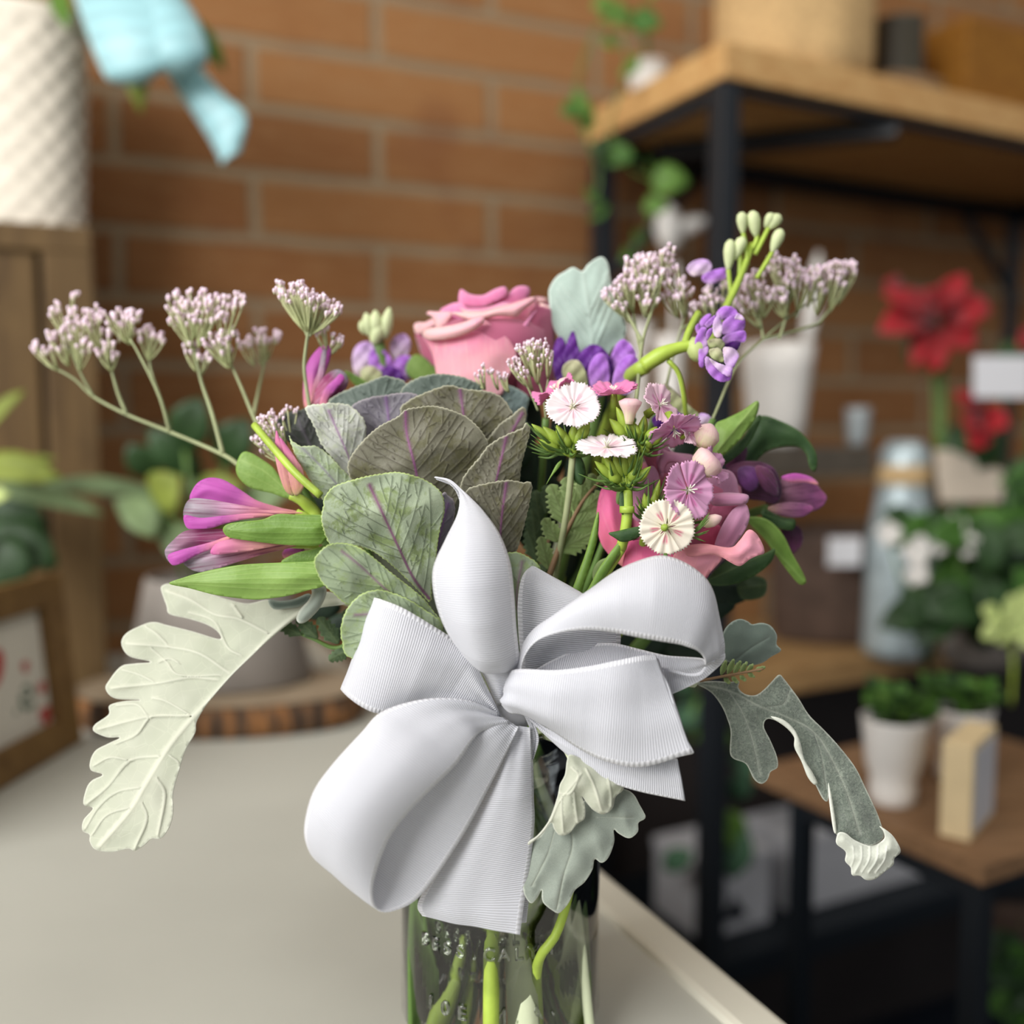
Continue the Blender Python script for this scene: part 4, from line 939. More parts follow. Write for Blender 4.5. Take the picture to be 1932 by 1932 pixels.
# things on the bottom board
for (x0, x1, y0, y1, d0, lb) in ((1505, 1765, 1690, 1850, 1.13, 'wide grey-white storage box low under the shelf unit'), (1325, 1465, 1745, 1880, 1.12, 'smaller grey-white box with a dark triangle, low behind the counter edge'), (1800, 1900, 1660, 1760, 1.2, 'narrow grey-white box low at the right, behind the plant stand leg')):
    def ushelf(px, b):
        return min(np.linspace(-.1, 1, 500), key=lambda u: abs(966 + F * (SH0 + SF * u + SB * b)[0] / (((SH0 + SF * u + SB * b) * [1, 1, 0] + [0, 0, .4] - _C) @ _f) - px))
    u0, u1 = max(.035, ushelf(x0, .05)), min(.96, ushelf(x1, .05)); a = so(z4 + .001) + SF * u0 + SB * .06; dx, dy, L = SF, SB, max(.06, u1 - u0)
    o = thing('storage_box', a, lb, 'box', 'pale boxes on the bottom shelf')
    mb = MB(); obox(mb, a, dx, dy, (0, 0, 0), (L, .1, .092)); mb.obj('carton', GREYB, o, False, bevel=.002)
    mb = MB(); obox(mb, a, dx, dy, (-.002, -.002, .085), (L + .002, .102, .1)); mb.obj('lid', GREYB, o, False, bevel=.002)
    if 'triangle' in lb:
        mb = MB(); q = [a + dx * .03 - dy * .001 + np.array([0, 0, .018]), a + dx * .075 - dy * .001 + np.array([0, 0, .018]), a + dx * .052 - dy * .001 + np.array([0, 0, .05])]; mb.add(q + [v - dy * .001 for v in q], [[0, 1, 2], [5, 4, 3], [0, 3, 4, 1], [1, 4, 5, 2], [2, 5, 3, 0]]); mb.obj('triangle_mark', NAVY, o, False)
rs = random.Random(31)
bush('dark_trailing_plant', 'dark trailing plant in shade behind the bow, between the shelf posts', onshelf(1380, 1.34, Z3), [(1365, 1240, 1.2, .03), (1350, 1390, 1.2, .035), (1370, 1560, 1.2, .045), (1385, 1600, 1.2, .045), (1395, 1480, 1.2, .03), (1345, 1280, 1.2, .03), (1300, 1350, 1.2, .03), (1280, 1620, 1.2, .03), (1410, 1440, 1.2, .03), (1290, 1300, 1.2, .035), (1330, 1340, 1.2, .035)], plain('shade_leaf', '#46684e', .6, .2, 30, .3), 6)
bush('potted_seedling', 'small green plant low at the bottom right corner', at_y(1925, 1900, 1.0) * np.array([1, 1, 0]) + np.array([0, 0, .44]), [(rs.uniform(1890, 1950), rs.uniform(1780, 1930), .98, .03) for _ in range(16)], GREEND, 8, potm=DARKBR, potp=[(0, 0), (.03, 0), (.036, .06), (.032, .06), (0, .055)])
# ------------------------------------------------------------------ the jar
JX, JD = 943, .432
jc = at_y(JX, 900, JD); jc[2] = TABZ + .001; JR = .0452
jar = thing('glass_jar', jc, 'clear embossed glass jar of water holding the bouquet, white bow tied at its neck', 'jar')
HB = at_y(JX, 1470, JD)[2] - jc[2]      # height of the shoulder
def mt_glass(name, tint, edge_dark, minf=.03):
    m = N(name); g = m.n('BsdfGlossy'); m.put(g.inputs[0], (1, 1, 1, 1)); g.inputs['Roughness'].default_value = .03
    t = m.n('BsdfTransparent'); lw = m.n('LayerWeight'); lw.inputs[0].default_value = .35
    f = m.rng(lw.outputs['Facing'], .55, 1.0); m.put(t.inputs[0], m.mix(f, tint, edge_dark))
    fr = m.n('Fresnel'); fr.inputs[0].default_value = 1.48; bm = m.bump(m.noise(m.obj(), 45, 2), .25, .002); m.put(g.inputs['Normal'], bm); m.put(fr.inputs['Normal'], bm)
    mx = m.n('MixShader'); m.put(mx.inputs[0], m.math('ADD', fr.outputs[0], minf)); m.t.links.new(t.outputs[0], mx.inputs[1]); m.t.links.new(g.outputs[0], mx.inputs[2])
    o = m.n('OutputMaterial'); m.t.links.new(mx.outputs[0], o.inputs[0]); return m.m
GLASS = mt_glass('clear_glass', '#fafcf9', '#a9b6aa'); WATER = mt_glass('water', '#f7f9f2', '#dfe6d6', 0.)
mb = MB(); mb.lathe([(0, 0), (JR * .9, 0), (JR, .006), (JR, HB - .022), (JR * .985, HB - .012), (JR * .93, HB - .003), (JR * .84, HB + .002), (JR * .80, HB + .006), (JR * .80, HB + .010), (JR * .83, HB + .012), (JR * .83, HB + .015),
    (JR * .80, HB + .017), (JR * .80, HB + .027), (JR * .82, HB + .029), (JR * .78, HB + .031), (JR * .75, HB + .028), (JR * .75, HB + .004), (JR * .90, HB - .008), (JR - .003, HB - .022), (JR - .003, .01), (0, .008)], jc, 96)
mb.obj('body', GLASS, jar)
WZ = at_y(JX, 1828, JD - .04)[2] - jc[2]
mb = MB(); mb.lathe([(0, .009), (JR - .0035, .011), (JR - .0035, WZ + .0012), (JR - .0055, WZ), (0, WZ)], jc, 96); mb.obj('water', WATER, jar)
EMB = mt_glass('embossing', '#eef2ea', '#b4beb2', .12)
def arc_text(s, zc, size, a0, a1):
    for i, ch in enumerate(s):
        if ch == ' ': continue
        c = bpy.data.curves.new('embossed_letter', 'FONT'); c.body = ch; c.size = size; c.extrude = .0005; c.bevel_depth = .0002; c.align_x = 'CENTER'
        tmp = bpy.data.objects.new('tmp', c); COL.objects.link(tmp)
        me = bpy.data.meshes.new_from_object(tmp.evaluated_get(bpy.context.evaluated_depsgraph_get())); bpy.data.objects.remove(tmp); 
        a = math.radians(a0 + (a1 - a0) * i / (len(s) - 1)); ct, st_ = math.cos(a), math.sin(a)
        # letters face outwards
        out_ = Vector((st_, -ct, 0)); right = Vector((ct, st_, 0)); M = Matrix.Identity(4)
        for r in range(3): M[r][0] = right[r]; M[r][1] = (0, 0, 1)[r]; M[r][2] = out_[r]; M[r][3] = out_[r] * JR + (0, 0, zc)[r]
        me.transform(M); me.materials.clear(); me.materials.append(EMB)
        o = bpy.data.objects.new('embossed_letter', me); COL.objects.link(o); o.parent = jar
arc_text('BESS.CALYM', at_y(JX, 1812, JD - .045)[2] - jc[2], .0075, -44, 26)
arc_text('10E M.A.', at_y(JX, 1930, JD - .045)[2] - jc[2], .0085, -40, 30)

# ------------------------------------------------------------------ stems standing in the jar (each belongs to its flower)
ROOTS = {}
def jarpath(top, xm, xb, dm=.432, db=.432, neck=(960, 1400), nd=.432):
    """from a flower down through the neck to the jar's bottom"""
    ny = 1440
    return [P(*top), P(neck[0], neck[1], nd), P(xm, 1640, dm), P(xb, 2010, db)]
def stem(parent, top, rad, xm, xb, mat, via=(), dm=.43, db=.43, neck=None, name='stem'):
    nx = neck if neck is not None else min(1000, max(905, 955 + (top[0] - 955) * .1))
    pts = [P(*top)] + [P(*v) for v in via] + [P(nx, 1430, .43), P(xm, 1640, dm), P(xb, 2000, db)]
    mb = MB(); mb.tube(pts, rad, 10, smooth_n=50); return mb.obj(name, mat, parent)

# ------------------------------------------------------------------ ornamental kale
kale = thing('ornamental_kale', P(835, 1180, .43), 'ornamental kale head with grey-green and purple-veined round leaves, behind the bow', 'cabbage')
def cupfn(base, d_along=.0, cup=.0, w=100.):
    """leaf bends back towards its base and rolls away sideways"""
    bx, by = base
    def f(x, y):
        r = np.hypot(x - bx, y - by); return d_along * (r / 100) + cup * ((x - bx - (by - y) * base_sl) / w) ** 2
    base_sl = 0.
    return f
def kleaf(outl, d, mat, mid, n=6, g=(0, 0), puff=.006, pw=60, ang=42, step=4.5, teeth=(2.2, 9), ripple=.0012, seed=1, w=(1.6, .9), mw=(3.2, 1.2), fork=True, edgew=5, net=True, vr=.0002):
    v = fanveins(mid, outl, n, (w[0] * .62, w[1] * .62), (mw[0] * .8, mw[1] * .8), seed, ang * 1.5)
    return blade('leaf', outl, d, mat, kale, g, puff, pw, step, v, vr, teeth, (mid[0], mid[-1]), None, None, ripple, 70, .0008, edgew, seed)
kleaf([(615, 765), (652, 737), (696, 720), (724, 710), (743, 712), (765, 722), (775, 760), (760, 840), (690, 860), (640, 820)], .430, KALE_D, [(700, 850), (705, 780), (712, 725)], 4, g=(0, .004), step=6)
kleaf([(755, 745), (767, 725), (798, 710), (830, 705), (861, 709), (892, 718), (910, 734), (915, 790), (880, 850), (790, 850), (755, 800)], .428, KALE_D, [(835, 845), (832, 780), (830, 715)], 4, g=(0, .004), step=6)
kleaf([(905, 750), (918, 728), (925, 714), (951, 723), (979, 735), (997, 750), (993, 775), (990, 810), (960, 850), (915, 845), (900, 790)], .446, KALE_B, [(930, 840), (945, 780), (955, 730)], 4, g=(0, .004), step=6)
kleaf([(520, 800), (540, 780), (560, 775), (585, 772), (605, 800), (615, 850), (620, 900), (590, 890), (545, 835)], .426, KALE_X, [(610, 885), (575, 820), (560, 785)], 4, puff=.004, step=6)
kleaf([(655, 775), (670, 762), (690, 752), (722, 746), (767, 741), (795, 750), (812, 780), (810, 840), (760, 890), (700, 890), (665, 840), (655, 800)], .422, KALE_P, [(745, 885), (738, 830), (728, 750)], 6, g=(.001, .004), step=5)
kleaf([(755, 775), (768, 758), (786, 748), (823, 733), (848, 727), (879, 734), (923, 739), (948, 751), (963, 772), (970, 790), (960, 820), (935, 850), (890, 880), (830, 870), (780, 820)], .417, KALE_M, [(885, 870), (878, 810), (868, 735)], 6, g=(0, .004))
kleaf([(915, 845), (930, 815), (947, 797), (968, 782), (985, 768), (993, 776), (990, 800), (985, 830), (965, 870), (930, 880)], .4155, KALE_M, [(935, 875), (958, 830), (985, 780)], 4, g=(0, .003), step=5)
kleaf([(576, 770), (603, 762), (637, 761), (659, 765), (680, 783), (690, 802), (689, 835), (680, 870), (672, 905), (655, 905), (640, 880), (625, 862), (605, 835), (593, 805)], .412, KALE_W, [(672, 905), (655, 855), (620, 775)], 6, g=(.003, .003), ang=26, teeth=(3, 9), w=(1.3, .8))
kleaf([(545, 822), (552, 832), (569, 842), (597, 842), (625, 863), (643, 883), (668, 908), (680, 940), (650, 960), (612, 945), (590, 912), (575, 888), (558, 860)], .406, KALE_L, [(665, 950), (615, 890), (560, 835)], 6, g=(.003, .003), ang=30, w=(1.2, .8))
kleaf([(657, 890), (661, 864), (684, 833), (715, 805), (749, 787), (766, 773), (786, 769), (817, 766), (848, 773), (879, 786), (895, 798), (910, 815), (921, 836), (915, 855), (903, 872), (885, 895), (872, 920), (850, 960), (790, 980), (720, 960), (675, 925)], .405, KALE_M,
      [(800, 975), (785, 890), (768, 820), (765, 775)], 8, g=(0, .005), puff=.010, pw=80, step=3.8, ang=46, w=(2.0, 1.2), mw=(4.2, 1.6), seed=4)
kleaf([(868, 925), (872, 905), (885, 885), (905, 862), (922, 840), (954, 821), (985, 808), (993, 797), (1000, 811), (993, 842), (983, 880), (978, 920), (960, 950), (900, 960), (870, 945)], .404, KALE_M, [(925, 955), (940, 890), (955, 825)], 6, g=(.002, .004), ang=36, step=4.5, seed=6)
kleaf([(872, 955), (878, 930), (888, 920), (923, 911), (960, 906), (985, 910), (1003, 912), (999, 948), (987, 998), (975, 1040), (965, 1065), (930, 1070), (895, 1020)], .398, KALE_M, [(945, 1065), (945, 990), (955, 912)], 7, g=(.004, .004), ang=30, step=4.5, seed=7)
kleaf([(835, 930), (846, 936), (857, 946), (857, 976), (848, 1007), (832, 1050), (822, 1095), (805, 1110), (800, 1040), (815, 970)], .396, KALE_P, [(812, 1095), (830, 1010), (845, 950)], 5, g=(.004, .003), ang=30, step=5, seed=9)
kleaf([(610, 954), (613, 938), (631, 917), (668, 905), (699, 897), (724, 893), (752, 891), (780, 897), (808, 909), (826, 922), (835, 935), (838, 965), (828, 1010), (822, 1060), (815, 1100), (812, 1135), (795, 1120), (749, 1075), (705, 1041), (662, 1028), (625, 1028), (613, 1007), (606, 978)], .386, KALE_F,
      [(812, 1132), (780, 1090), (752, 1032), (727, 979), (697, 915)], 9, g=(.003, .006), puff=.009, pw=70, step=3.6, ang=38, w=(2.0, 1.1), mw=(4.6, 1.6), seed=11)
kleaf([(593, 1063), (600, 1044), (621, 1027), (652, 1025), (680, 1034), (711, 1057), (736, 1079), (767, 1103), (798, 1128), (823, 1159), (856, 1195), (830, 1192), (786, 1160), (736, 1140), (695, 1128), (659, 1141), (628, 1118), (606, 1096)], .377, KALE_G,
      [(850, 1190), (780, 1150), (724, 1108), (680, 1068), (645, 1040)], 7, g=(.004, .003), puff=.006, pw=45, step=3.8, ang=30, w=(1.4, .8), mw=(3., 1.2), seed=12)
kleaf([(643, 1185), (654, 1150), (680, 1122), (711, 1113), (736, 1117), (767, 1129), (798, 1148), (835, 1180), (810, 1230), (740, 1260), (659, 1240), (646, 1212)], .377, KALE_G, [(820, 1200), (740, 1160), (670, 1160)], 6, g=(.004, .002), step=4.5, ang=40, w=(1.3, .8), seed=13)
kleaf([(955, 1050), (965, 1042), (985, 1045), (1010, 1060), (1020, 1078), (1000, 1100), (990, 1140), (995, 1180), (1000, 1200), (980, 1215), (968, 1170), (962, 1110)], .400, KALE_G, [(985, 1205), (975, 1130), (985, 1060)], 4, step=5, seed=14)
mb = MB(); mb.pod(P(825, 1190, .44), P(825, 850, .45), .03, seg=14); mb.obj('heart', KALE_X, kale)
stem(kale, (835, 1180, .43), .0065, 985, 990, STEM_W, dm=.42, db=.41, neck=960)

# ------------------------------------------------------------------ roses
def petals(parent, items, nm='petal', dd=0.):
    for it in items:
        k = dict(step=5.5, thick=.0007, ripple=.0004, puff=.003, pw=25); k.update(it[3] if len(it) > 3 else {})
        blade(nm, it[0], it[1] + dd, it[2], parent, **k)
r1 = thing('pink_rose', P(925, 735, .45), 'large pink rose seen from the side, standing behind the kale', 'rose')
cy1 = (925, 135)
up_ = ((900, 745), (900, 600))
petals(r1, [
    ([(866, 573), (869, 546), (887, 555), (911, 557), (933, 546), (950, 541), (957, 546), (956, 558), (936, 570), (910, 580), (883, 580)], .472, ROSE_T, dict(cyl=cy1, axis=((905, 590), (905, 540)), puff=.001, pw=10)),
    ([(930, 572), (955, 557), (975, 541), (996, 541), (1000, 552), (993, 566), (975, 577), (950, 578)], .474, ROSE_T, dict(cyl=cy1, axis=((965, 580), (975, 540)), puff=.001, pw=10)),
    ([(830, 587), (843, 577), (859, 571), (873, 572), (883, 581), (918, 580), (950, 570), (962, 572), (985, 572), (960, 590), (910, 600), (852, 600)], .469, ROSE_T, dict(cyl=cy1, axis=((905, 610), (905, 565)), puff=.002, pw=14)),
    ([(866, 580), (883, 586), (912, 585), (945, 576), (962, 573), (962, 582), (930, 593), (890, 597)], .466, ROSE_L, dict(cyl=cy1, puff=.002, pw=8)),
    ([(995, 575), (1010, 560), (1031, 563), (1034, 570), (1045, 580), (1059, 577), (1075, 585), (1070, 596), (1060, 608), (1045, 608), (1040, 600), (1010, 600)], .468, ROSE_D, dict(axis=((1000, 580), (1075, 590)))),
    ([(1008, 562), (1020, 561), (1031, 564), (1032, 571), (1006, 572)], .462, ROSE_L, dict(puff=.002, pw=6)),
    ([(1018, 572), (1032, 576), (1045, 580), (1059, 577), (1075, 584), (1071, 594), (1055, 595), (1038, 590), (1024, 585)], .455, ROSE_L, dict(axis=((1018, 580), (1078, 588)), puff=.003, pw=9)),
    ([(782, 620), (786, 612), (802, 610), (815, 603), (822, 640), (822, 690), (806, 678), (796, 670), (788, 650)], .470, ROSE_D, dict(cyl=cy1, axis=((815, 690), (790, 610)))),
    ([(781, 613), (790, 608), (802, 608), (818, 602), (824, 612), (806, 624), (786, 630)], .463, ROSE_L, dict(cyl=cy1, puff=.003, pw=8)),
    ([(852, 590), (872, 596), (911, 600), (915, 612), (890, 625), (850, 630), (815, 632), (825, 612)], .462, ROSE_T, dict(cyl=cy1, axis=((870, 640), (870, 585)))),
    ([(804, 592), (810, 587), (820, 588), (852, 589), (850, 602), (838, 618), (828, 622), (820, 612), (815, 598)], .458, ROSE_L, dict(cyl=cy1, puff=.003, pw=10)),
    ([(852, 590), (890, 590), (945, 578), (1006, 560), (1012, 575), (995, 605), (982, 640), (975, 665), (960, 680), (930, 650), (905, 612), (880, 604)], .458, ROSE, dict(cyl=cy1, axis=((940, 690), (940, 570)))),
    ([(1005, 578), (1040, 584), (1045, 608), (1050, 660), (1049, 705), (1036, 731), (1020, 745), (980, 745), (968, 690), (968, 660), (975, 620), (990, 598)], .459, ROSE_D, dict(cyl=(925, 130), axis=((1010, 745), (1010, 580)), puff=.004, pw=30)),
    ([(975, 640), (985, 615), (1008, 588), (1013, 585), (1002, 602), (990, 625), (980, 650), (976, 668)], .454, ROSE_T, dict(cyl=cy1, puff=.002, pw=6, step=4)),
    ([(852, 590), (873, 589), (910, 588), (945, 579), (980, 570), (1006, 560), (1009, 567), (985, 588), (975, 597), (955, 597), (936, 597), (912, 604), (894, 608), (873, 600)], .4515, ROSE_L, dict(cyl=cy1, puff=.005, pw=12, axis=((930, 610), (930, 565)), ripple=.0006, step=4)),
    ([(797, 631), (813, 622), (839, 620), (870, 616), (900, 606), (913, 603), (930, 615), (950, 632), (965, 646), (975, 668), (968, 695), (955, 720), (945, 745), (900, 750), (830, 745), (823, 705), (816, 670), (806, 650)], .4505, ROSE, dict(cyl=cy1, axis=((900, 745), (890, 610)), puff=.004, pw=40)),
    ([(797, 631), (803, 622), (820, 618), (850, 614), (880, 606), (900, 598), (914, 598), (910, 612), (885, 628), (855, 638), (822, 642), (806, 640)], .4455, ROSE_L, dict(cyl=cy1, puff=.005, pw=12, axis=((855, 645), (855, 600)), step=4)),
], 'petal', .012)
mb = MB(); c0 = P(925, 665, .466); mb.lathe([(0, -.026), (.014, -.024), (.024, -.012), (.0285, 0), (.028, .010), (.023, .014), (.012, .012), (0, .010)], c0 + np.array([0, .004, 0]), 30); mb.obj('petal_core', ROSE_D, r1)
mb = MB(); mb.pod(c0 + np.array([0, .004, -.034]), c0 + np.array([0, .004, -.018]), .009, seg=10)
for k in range(5):
    a = k * 1.2566; leaf3(mb, c0 + np.array([0, .004, -.026]), c0 + np.array([.03 * math.cos(a), .004 + .03 * math.sin(a), -.022]), .008, .1)
mb.obj('sepals', SEPAL, r1); stem(r1, (925, 775, .452), .003, 1035, 1060, STEM_D, dm=.445, db=.44, neck=975)

r2 = thing('pink_rose', P(1285, 1090, .43), 'mauve-pink open rose on the right, its lower petals hot pink, behind the dianthus', 'rose')
petals(r2, [
    ([(1212, 850), (1222, 834), (1245, 831), (1259, 842), (1272, 853), (1311, 860), (1330, 880), (1325, 905), (1300, 925), (1270, 930), (1240, 920), (1225, 890)], .418, ROSE_M, dict(axis=((1265, 930), (1265, 830)), puff=.005, ripple=.0015, rlen=40)),
    ([(1212, 847), (1219, 834), (1236, 831), (1243, 845), (1238, 870), (1245, 895), (1240, 920), (1228, 890), (1216, 866)], .411, ROSE_D, dict(axis=((1240, 925), (1225, 830)), puff=.003)),
    ([(1248, 850), (1262, 852), (1290, 858), (1308, 868), (1295, 878), (1270, 872), (1256, 880), (1250, 905), (1243, 880)], .410, ROSE_M, dict(puff=.003, pw=12, axis=((1250, 905), (1290, 855)))),
    ([(1190, 925), (1203, 900), (1220, 884), (1234, 880), (1245, 905), (1240, 940), (1225, 975), (1205, 985), (1188, 965)], .408, ROSE_M, dict(axis=((1215, 985), (1220, 880)))),
    ([(1311, 900), (1325, 888), (1345, 884), (1377, 888), (1390, 905), (1393, 925), (1397, 940), (1380, 960), (1345, 975), (1315, 965), (1305, 930)], .414, ROSE_M, dict(axis=((1335, 975), (1370, 885)), puff=.005)),
    ([(1340, 935), (1360, 930), (1385, 930), (1411, 934), (1411, 945), (1405, 951), (1375, 954), (1345, 953)], .402, ROSE_M, dict(puff=.003, pw=12, axis=((1340, 945), (1411, 945)))),
    ([(1300, 935), (1330, 930), (1350, 950), (1365, 980), (1362, 1010), (1350, 1035), (1315, 1035), (1290, 1000)], .412, ROSE_K, dict(axis=((1320, 1035), (1330, 930)), puff=.002)),
    ([(1325, 1000), (1352, 990), (1362, 1000), (1355, 1030), (1330, 1028), (1318, 1015)], .407, ROSE_K, dict(puff=.002)),
    ([(1406, 951), (1413, 965), (1414, 978), (1406, 1000), (1390, 1023), (1375, 1036), (1355, 1036), (1348, 1030), (1354, 1010), (1366, 985), (1384, 960)], .4035, ROSE_M, dict(axis=((1360, 1035), (1410, 955)), puff=.006, pw=25)),
    ([(1345, 955), (1375, 952), (1400, 952), (1384, 962), (1366, 985), (1354, 1010), (1346, 1020), (1340, 990)], .408, ROSE_D, dict(puff=.002)),
    ([(1127, 955), (1135, 922), (1150, 918), (1168, 930), (1180, 960), (1190, 1000), (1195, 1035), (1190, 1075), (1165, 1062), (1145, 1042), (1132, 1020), (1126, 985)], .412, ROSE_H, dict(axis=((1190, 1075), (1140, 925)), puff=.008, pw=35)),
    ([(1180, 1085), (1180, 1040), (1190, 1022), (1220, 1018), (1250, 1030), (1300, 1050), (1340, 1075), (1310, 1110), (1250, 1120)], .401, ROSE_H, dict(axis=((1220, 1120), (1220, 1020)), puff=.006, pw=35)),
    ([(1270, 1050), (1300, 1036), (1330, 1040), (1362, 1050), (1345, 1075), (1312, 1105), (1290, 1105)], .398, ROSE_S, dict(axis=((1300, 1110), (1330, 1040)), puff=.004)),
    ([(1290, 1032), (1328, 1026), (1377, 1033), (1395, 1020), (1411, 1000), (1424, 1004), (1437, 1023), (1442, 1043), (1430, 1048), (1415, 1055), (1396, 1068), (1378, 1061), (1363, 1052), (1340, 1046), (1300, 1050)], .392, ROSE_S, dict(axis=((1300, 1040), (1440, 1030)), puff=.006, pw=22, ripple=.001, rlen=40)),
])
mb = MB(); c0 = P(1275, 985, .436); mb.lathe([(0, -.024), (.016, -.022), (.025, -.012), (.030, 0), (.028, .016), (.018, .025), (.006, .030), (0, .030)], c0, 30); mb.obj('petal_core', ROSE_D, r2)
mb = MB(); mb.pod(P(1200, 1150, .415), P(1175, 1075, .405), .011, seg=12)
mb.obj('hip', SEPAL, r2); blade('sepal', [(1122, 1105), (1118, 1080), (1128, 1060), (1145, 1052), (1160, 1050), (1148, 1065), (1138, 1085), (1135, 1120)], .404, FERN, r2, puff=.002, axis=((1130, 1120), (1155, 1050)))
stem(r2, (1190, 1150, .417), .0035, 905, 800, STEM_L, via=((1090, 1290, .43),), dm=.43, db=.42, neck=985)

# ------------------------------------------------------------------ dianthus
def bloom(parent, c, nrm, R, rot, mat, cup=.12, open_=1.0, n=5, seed=0, stamens=True):
    """five fringed petals around a throat"""
    rs = random.Random(seed); c = P(*c); z = np.asarray(nrm, float); z = z / np.linalg.norm(z)
    x = np.cross(z, [0, 0, 1.]); x = x / (np.linalg.norm(x) + 1e-9) if np.linalg.norm(x) > .05 else np.array([1., 0, 0]); y = np.cross(z, x)
    V = []; UV = []; Fc = []; nr, na = 12, 23; R = R / F * .4
    for k in range(n):
        a0 = rot + k * 2 * math.pi / n; off = len(V); tilt = rs.uniform(-.06, .06); rk = R * rs.uniform(.95, 1.05)
        for i in range(nr):
            t = i / (nr - 1)
            for j in range(na):
                v = j / (na - 1); s_ = (v - .5) * 2
                half = math.pi / n * min(1.03, .62 + 1.1 * t)
                r = rk * (.02 + .98 * t) * (1 - .05 * s_ * s_ * t)
                if i == nr - 1: r *= 1 + (.055 if j % 2 else -.03)
                if i == nr - 2: r *= 1.005
                a = a0 + s_ * half
                h = R * (cup * t * t * 1.2 + tilt * t + .035 * math.sin(v * 19 + k) * t + (.02 if k % 2 else -.01) - (1 - open_) * t * t * 1.2 * abs(s_) ** 2)
                V.append(c + x * r * math.cos(a) + y * r * math.sin(a) + z * h); UV.append((t, v))
        Fc += [[off + i * na + j, off + i * na + j + 1, off + (i + 1) * na + j + 1, off + (i + 1) * na + j] for i in range(nr - 1) for j in range(na - 1)]
    b = link('bloom', V, Fc, mat, parent, UV, None, True, .0003)
    mb = MB(); mb.tube([c - z * R * .02, c - z * R * .75], [R * .13, R * .20], 8)
    mb.obj('throat', CALYX, b)
    if stamens:
        mb = MB()
        for q in range(5):
            a = q * 1.25 + .4; tip = c + z * R * .32 + (x * math.cos(a) + y * math.sin(a)) * R * .16; mb.tube([c, (c + tip) / 2 + z * R * .05, tip], R * .022, 5)
        mb.obj('stamens', plain('stamen', '#e9ead8', .5, .2), b)
    return b
def calyces(parent, base, tips, r=11, needles=16, seed=0, fan=70, d=None):
    rs = random.Random(seed); dd = base[2]; B = P(*base)
    for tp in tips:
        t = P(tp[0], tp[1], tp[2] if len(tp) > 2 else dd - .004); s0 = B + (t - B) * .38; mb = MB()
        mb.tube([B, s0], .0009, 6)
        rr = r / F * dd * rs.uniform(.85, 1.1); mb.pod(s0, t, rr, ((0, .35), (.25, .85), (.5, .9), (.8, .5), (1, .06)), 8)
        bud = mb.obj('calyx', CALYX, parent)
    mb = MB()
    for i in range(int(needles * 1.6)):
        tp = tips[i % len(tips)]; a = rs.uniform(-1, 1); x1 = base[0] + (tp[0] - base[0]) * rs.uniform(.6, 1.25) + a * fan * .5; y1 = base[1] + (tp[1] - base[1]) * rs.uniform(.2, 1.15) + abs(a) * 8
        s0 = B + (P(tp[0], tp[1], dd) - B) * rs.uniform(.05, .4); e = P(x1, y1, dd - rs.uniform(-.008, .012)); m_ = (s0 + e) / 2 + P(base[0], base[1], dd) * 0 + np.array([0, 0, -.0015])
        mb.tube([s0, m_, e], [.0009, .0006, .0001], 5, smooth_n=8)
    mb.obj('bracts', NEEDLE, parent)
dA = thing('sweet_william', P(1075, 860, .405), 'sweet william stem with an open white bloom facing forward, right of the kale', 'flower')
calyces(dA, (1080, 862, .402), [(1003, 800), (1025, 805), (1050, 802), (1083, 798), (1112, 792), (1063, 815), (1098, 805), (1015, 830)], 12, 26, 1, 60)
bloom(dA, (1081, 768, .396), (.06, -.86, .55), 50, .35, BL_W, seed=1)
bloom(dA, (1048, 738, .408), (-.5, -.15, .9), 42, .9, BL_H, .3, .5, seed=2)
mb = MB(); mb.pod(P(1060, 740, .405), P(1070, 712, .405), .0035, seg=8); mb.obj('opening_bud', BL_P and BUDP, dA)
blade('bract_leaf', [(1076, 862), (1090, 855), (1102, 875), (1105, 900), (1098, 915), (1085, 908), (1076, 885)], .404, DARKLEAF, dA, puff=.003, pw=12, axis=((1085, 855), (1098, 915)))
blade('bract_leaf', [(1060, 868), (1056, 880), (1040, 900), (1030, 915), (1040, 895), (1050, 876)], .402, STRAP2, dA, puff=.001, axis=((1060, 865), (1030, 915)), step=4)
stem(dA, (1080, 862, .403), .0014, 1025, 1080, STEM_K, via=((1070, 960, .405), (1045, 1100, .42)), neck=985)
dB = thing('sweet_william', P(1195, 840, .405), 'sweet william cluster with rose-pink flowers and lime-green buds below the deep purple stock', 'flower')
calyces(dB, (1205, 850, .402), [(1163, 768), (1150, 790), (1187, 785), (1217, 782), (1240, 805), (1232, 830), (1176, 790), (1200, 800), (1252, 818), (1225, 850)], 12, 30, 2, 60)
bloom(dB, (1158, 742, .402), (-.05, -.25, 1), 46, .4, BL_H, .32, .8, seed=3)
bloom(dB, (1245, 765, .400), (.65, -.55, .5), 46, .2, BL_M, .15, .8, seed=4)
bloom(dB, (1272, 810, .396), (.25, -.5, -.75), 48, .9, BL_P, .1, .8, seed=5)
bloom(dB, (1300, 818, .399), (.5, -.5, .3), 26, .1, BL_M, .2, .6, seed=15, stamens=False)
mb = MB(); mb.pod(P(1187, 800, .396), P(1190, 752, .394), .0050, ((0, .3), (.4, .5), (.75, .9), (.92, 1), (1, .5)), 9); mb.obj('opening_bud', BUDP, dB)
stem(dB, (1205, 850, .403), .0015, 1000, 1010, STEM_D, via=((1180, 900, .41), (1140, 1020, .415)), neck=990)
dC = thing('sweet_william', P(1180, 985, .395), 'sweet william whose flat white bloom tilts upward over bright green buds', 'flower')
calyces(dC, (1183, 925, .393), [(1122, 870), (1140, 862), (1158, 858), (1175, 852), (1195, 842), (1212, 858), (1228, 880), (1145, 885), (1200, 880)], 12, 30, 3, 60)
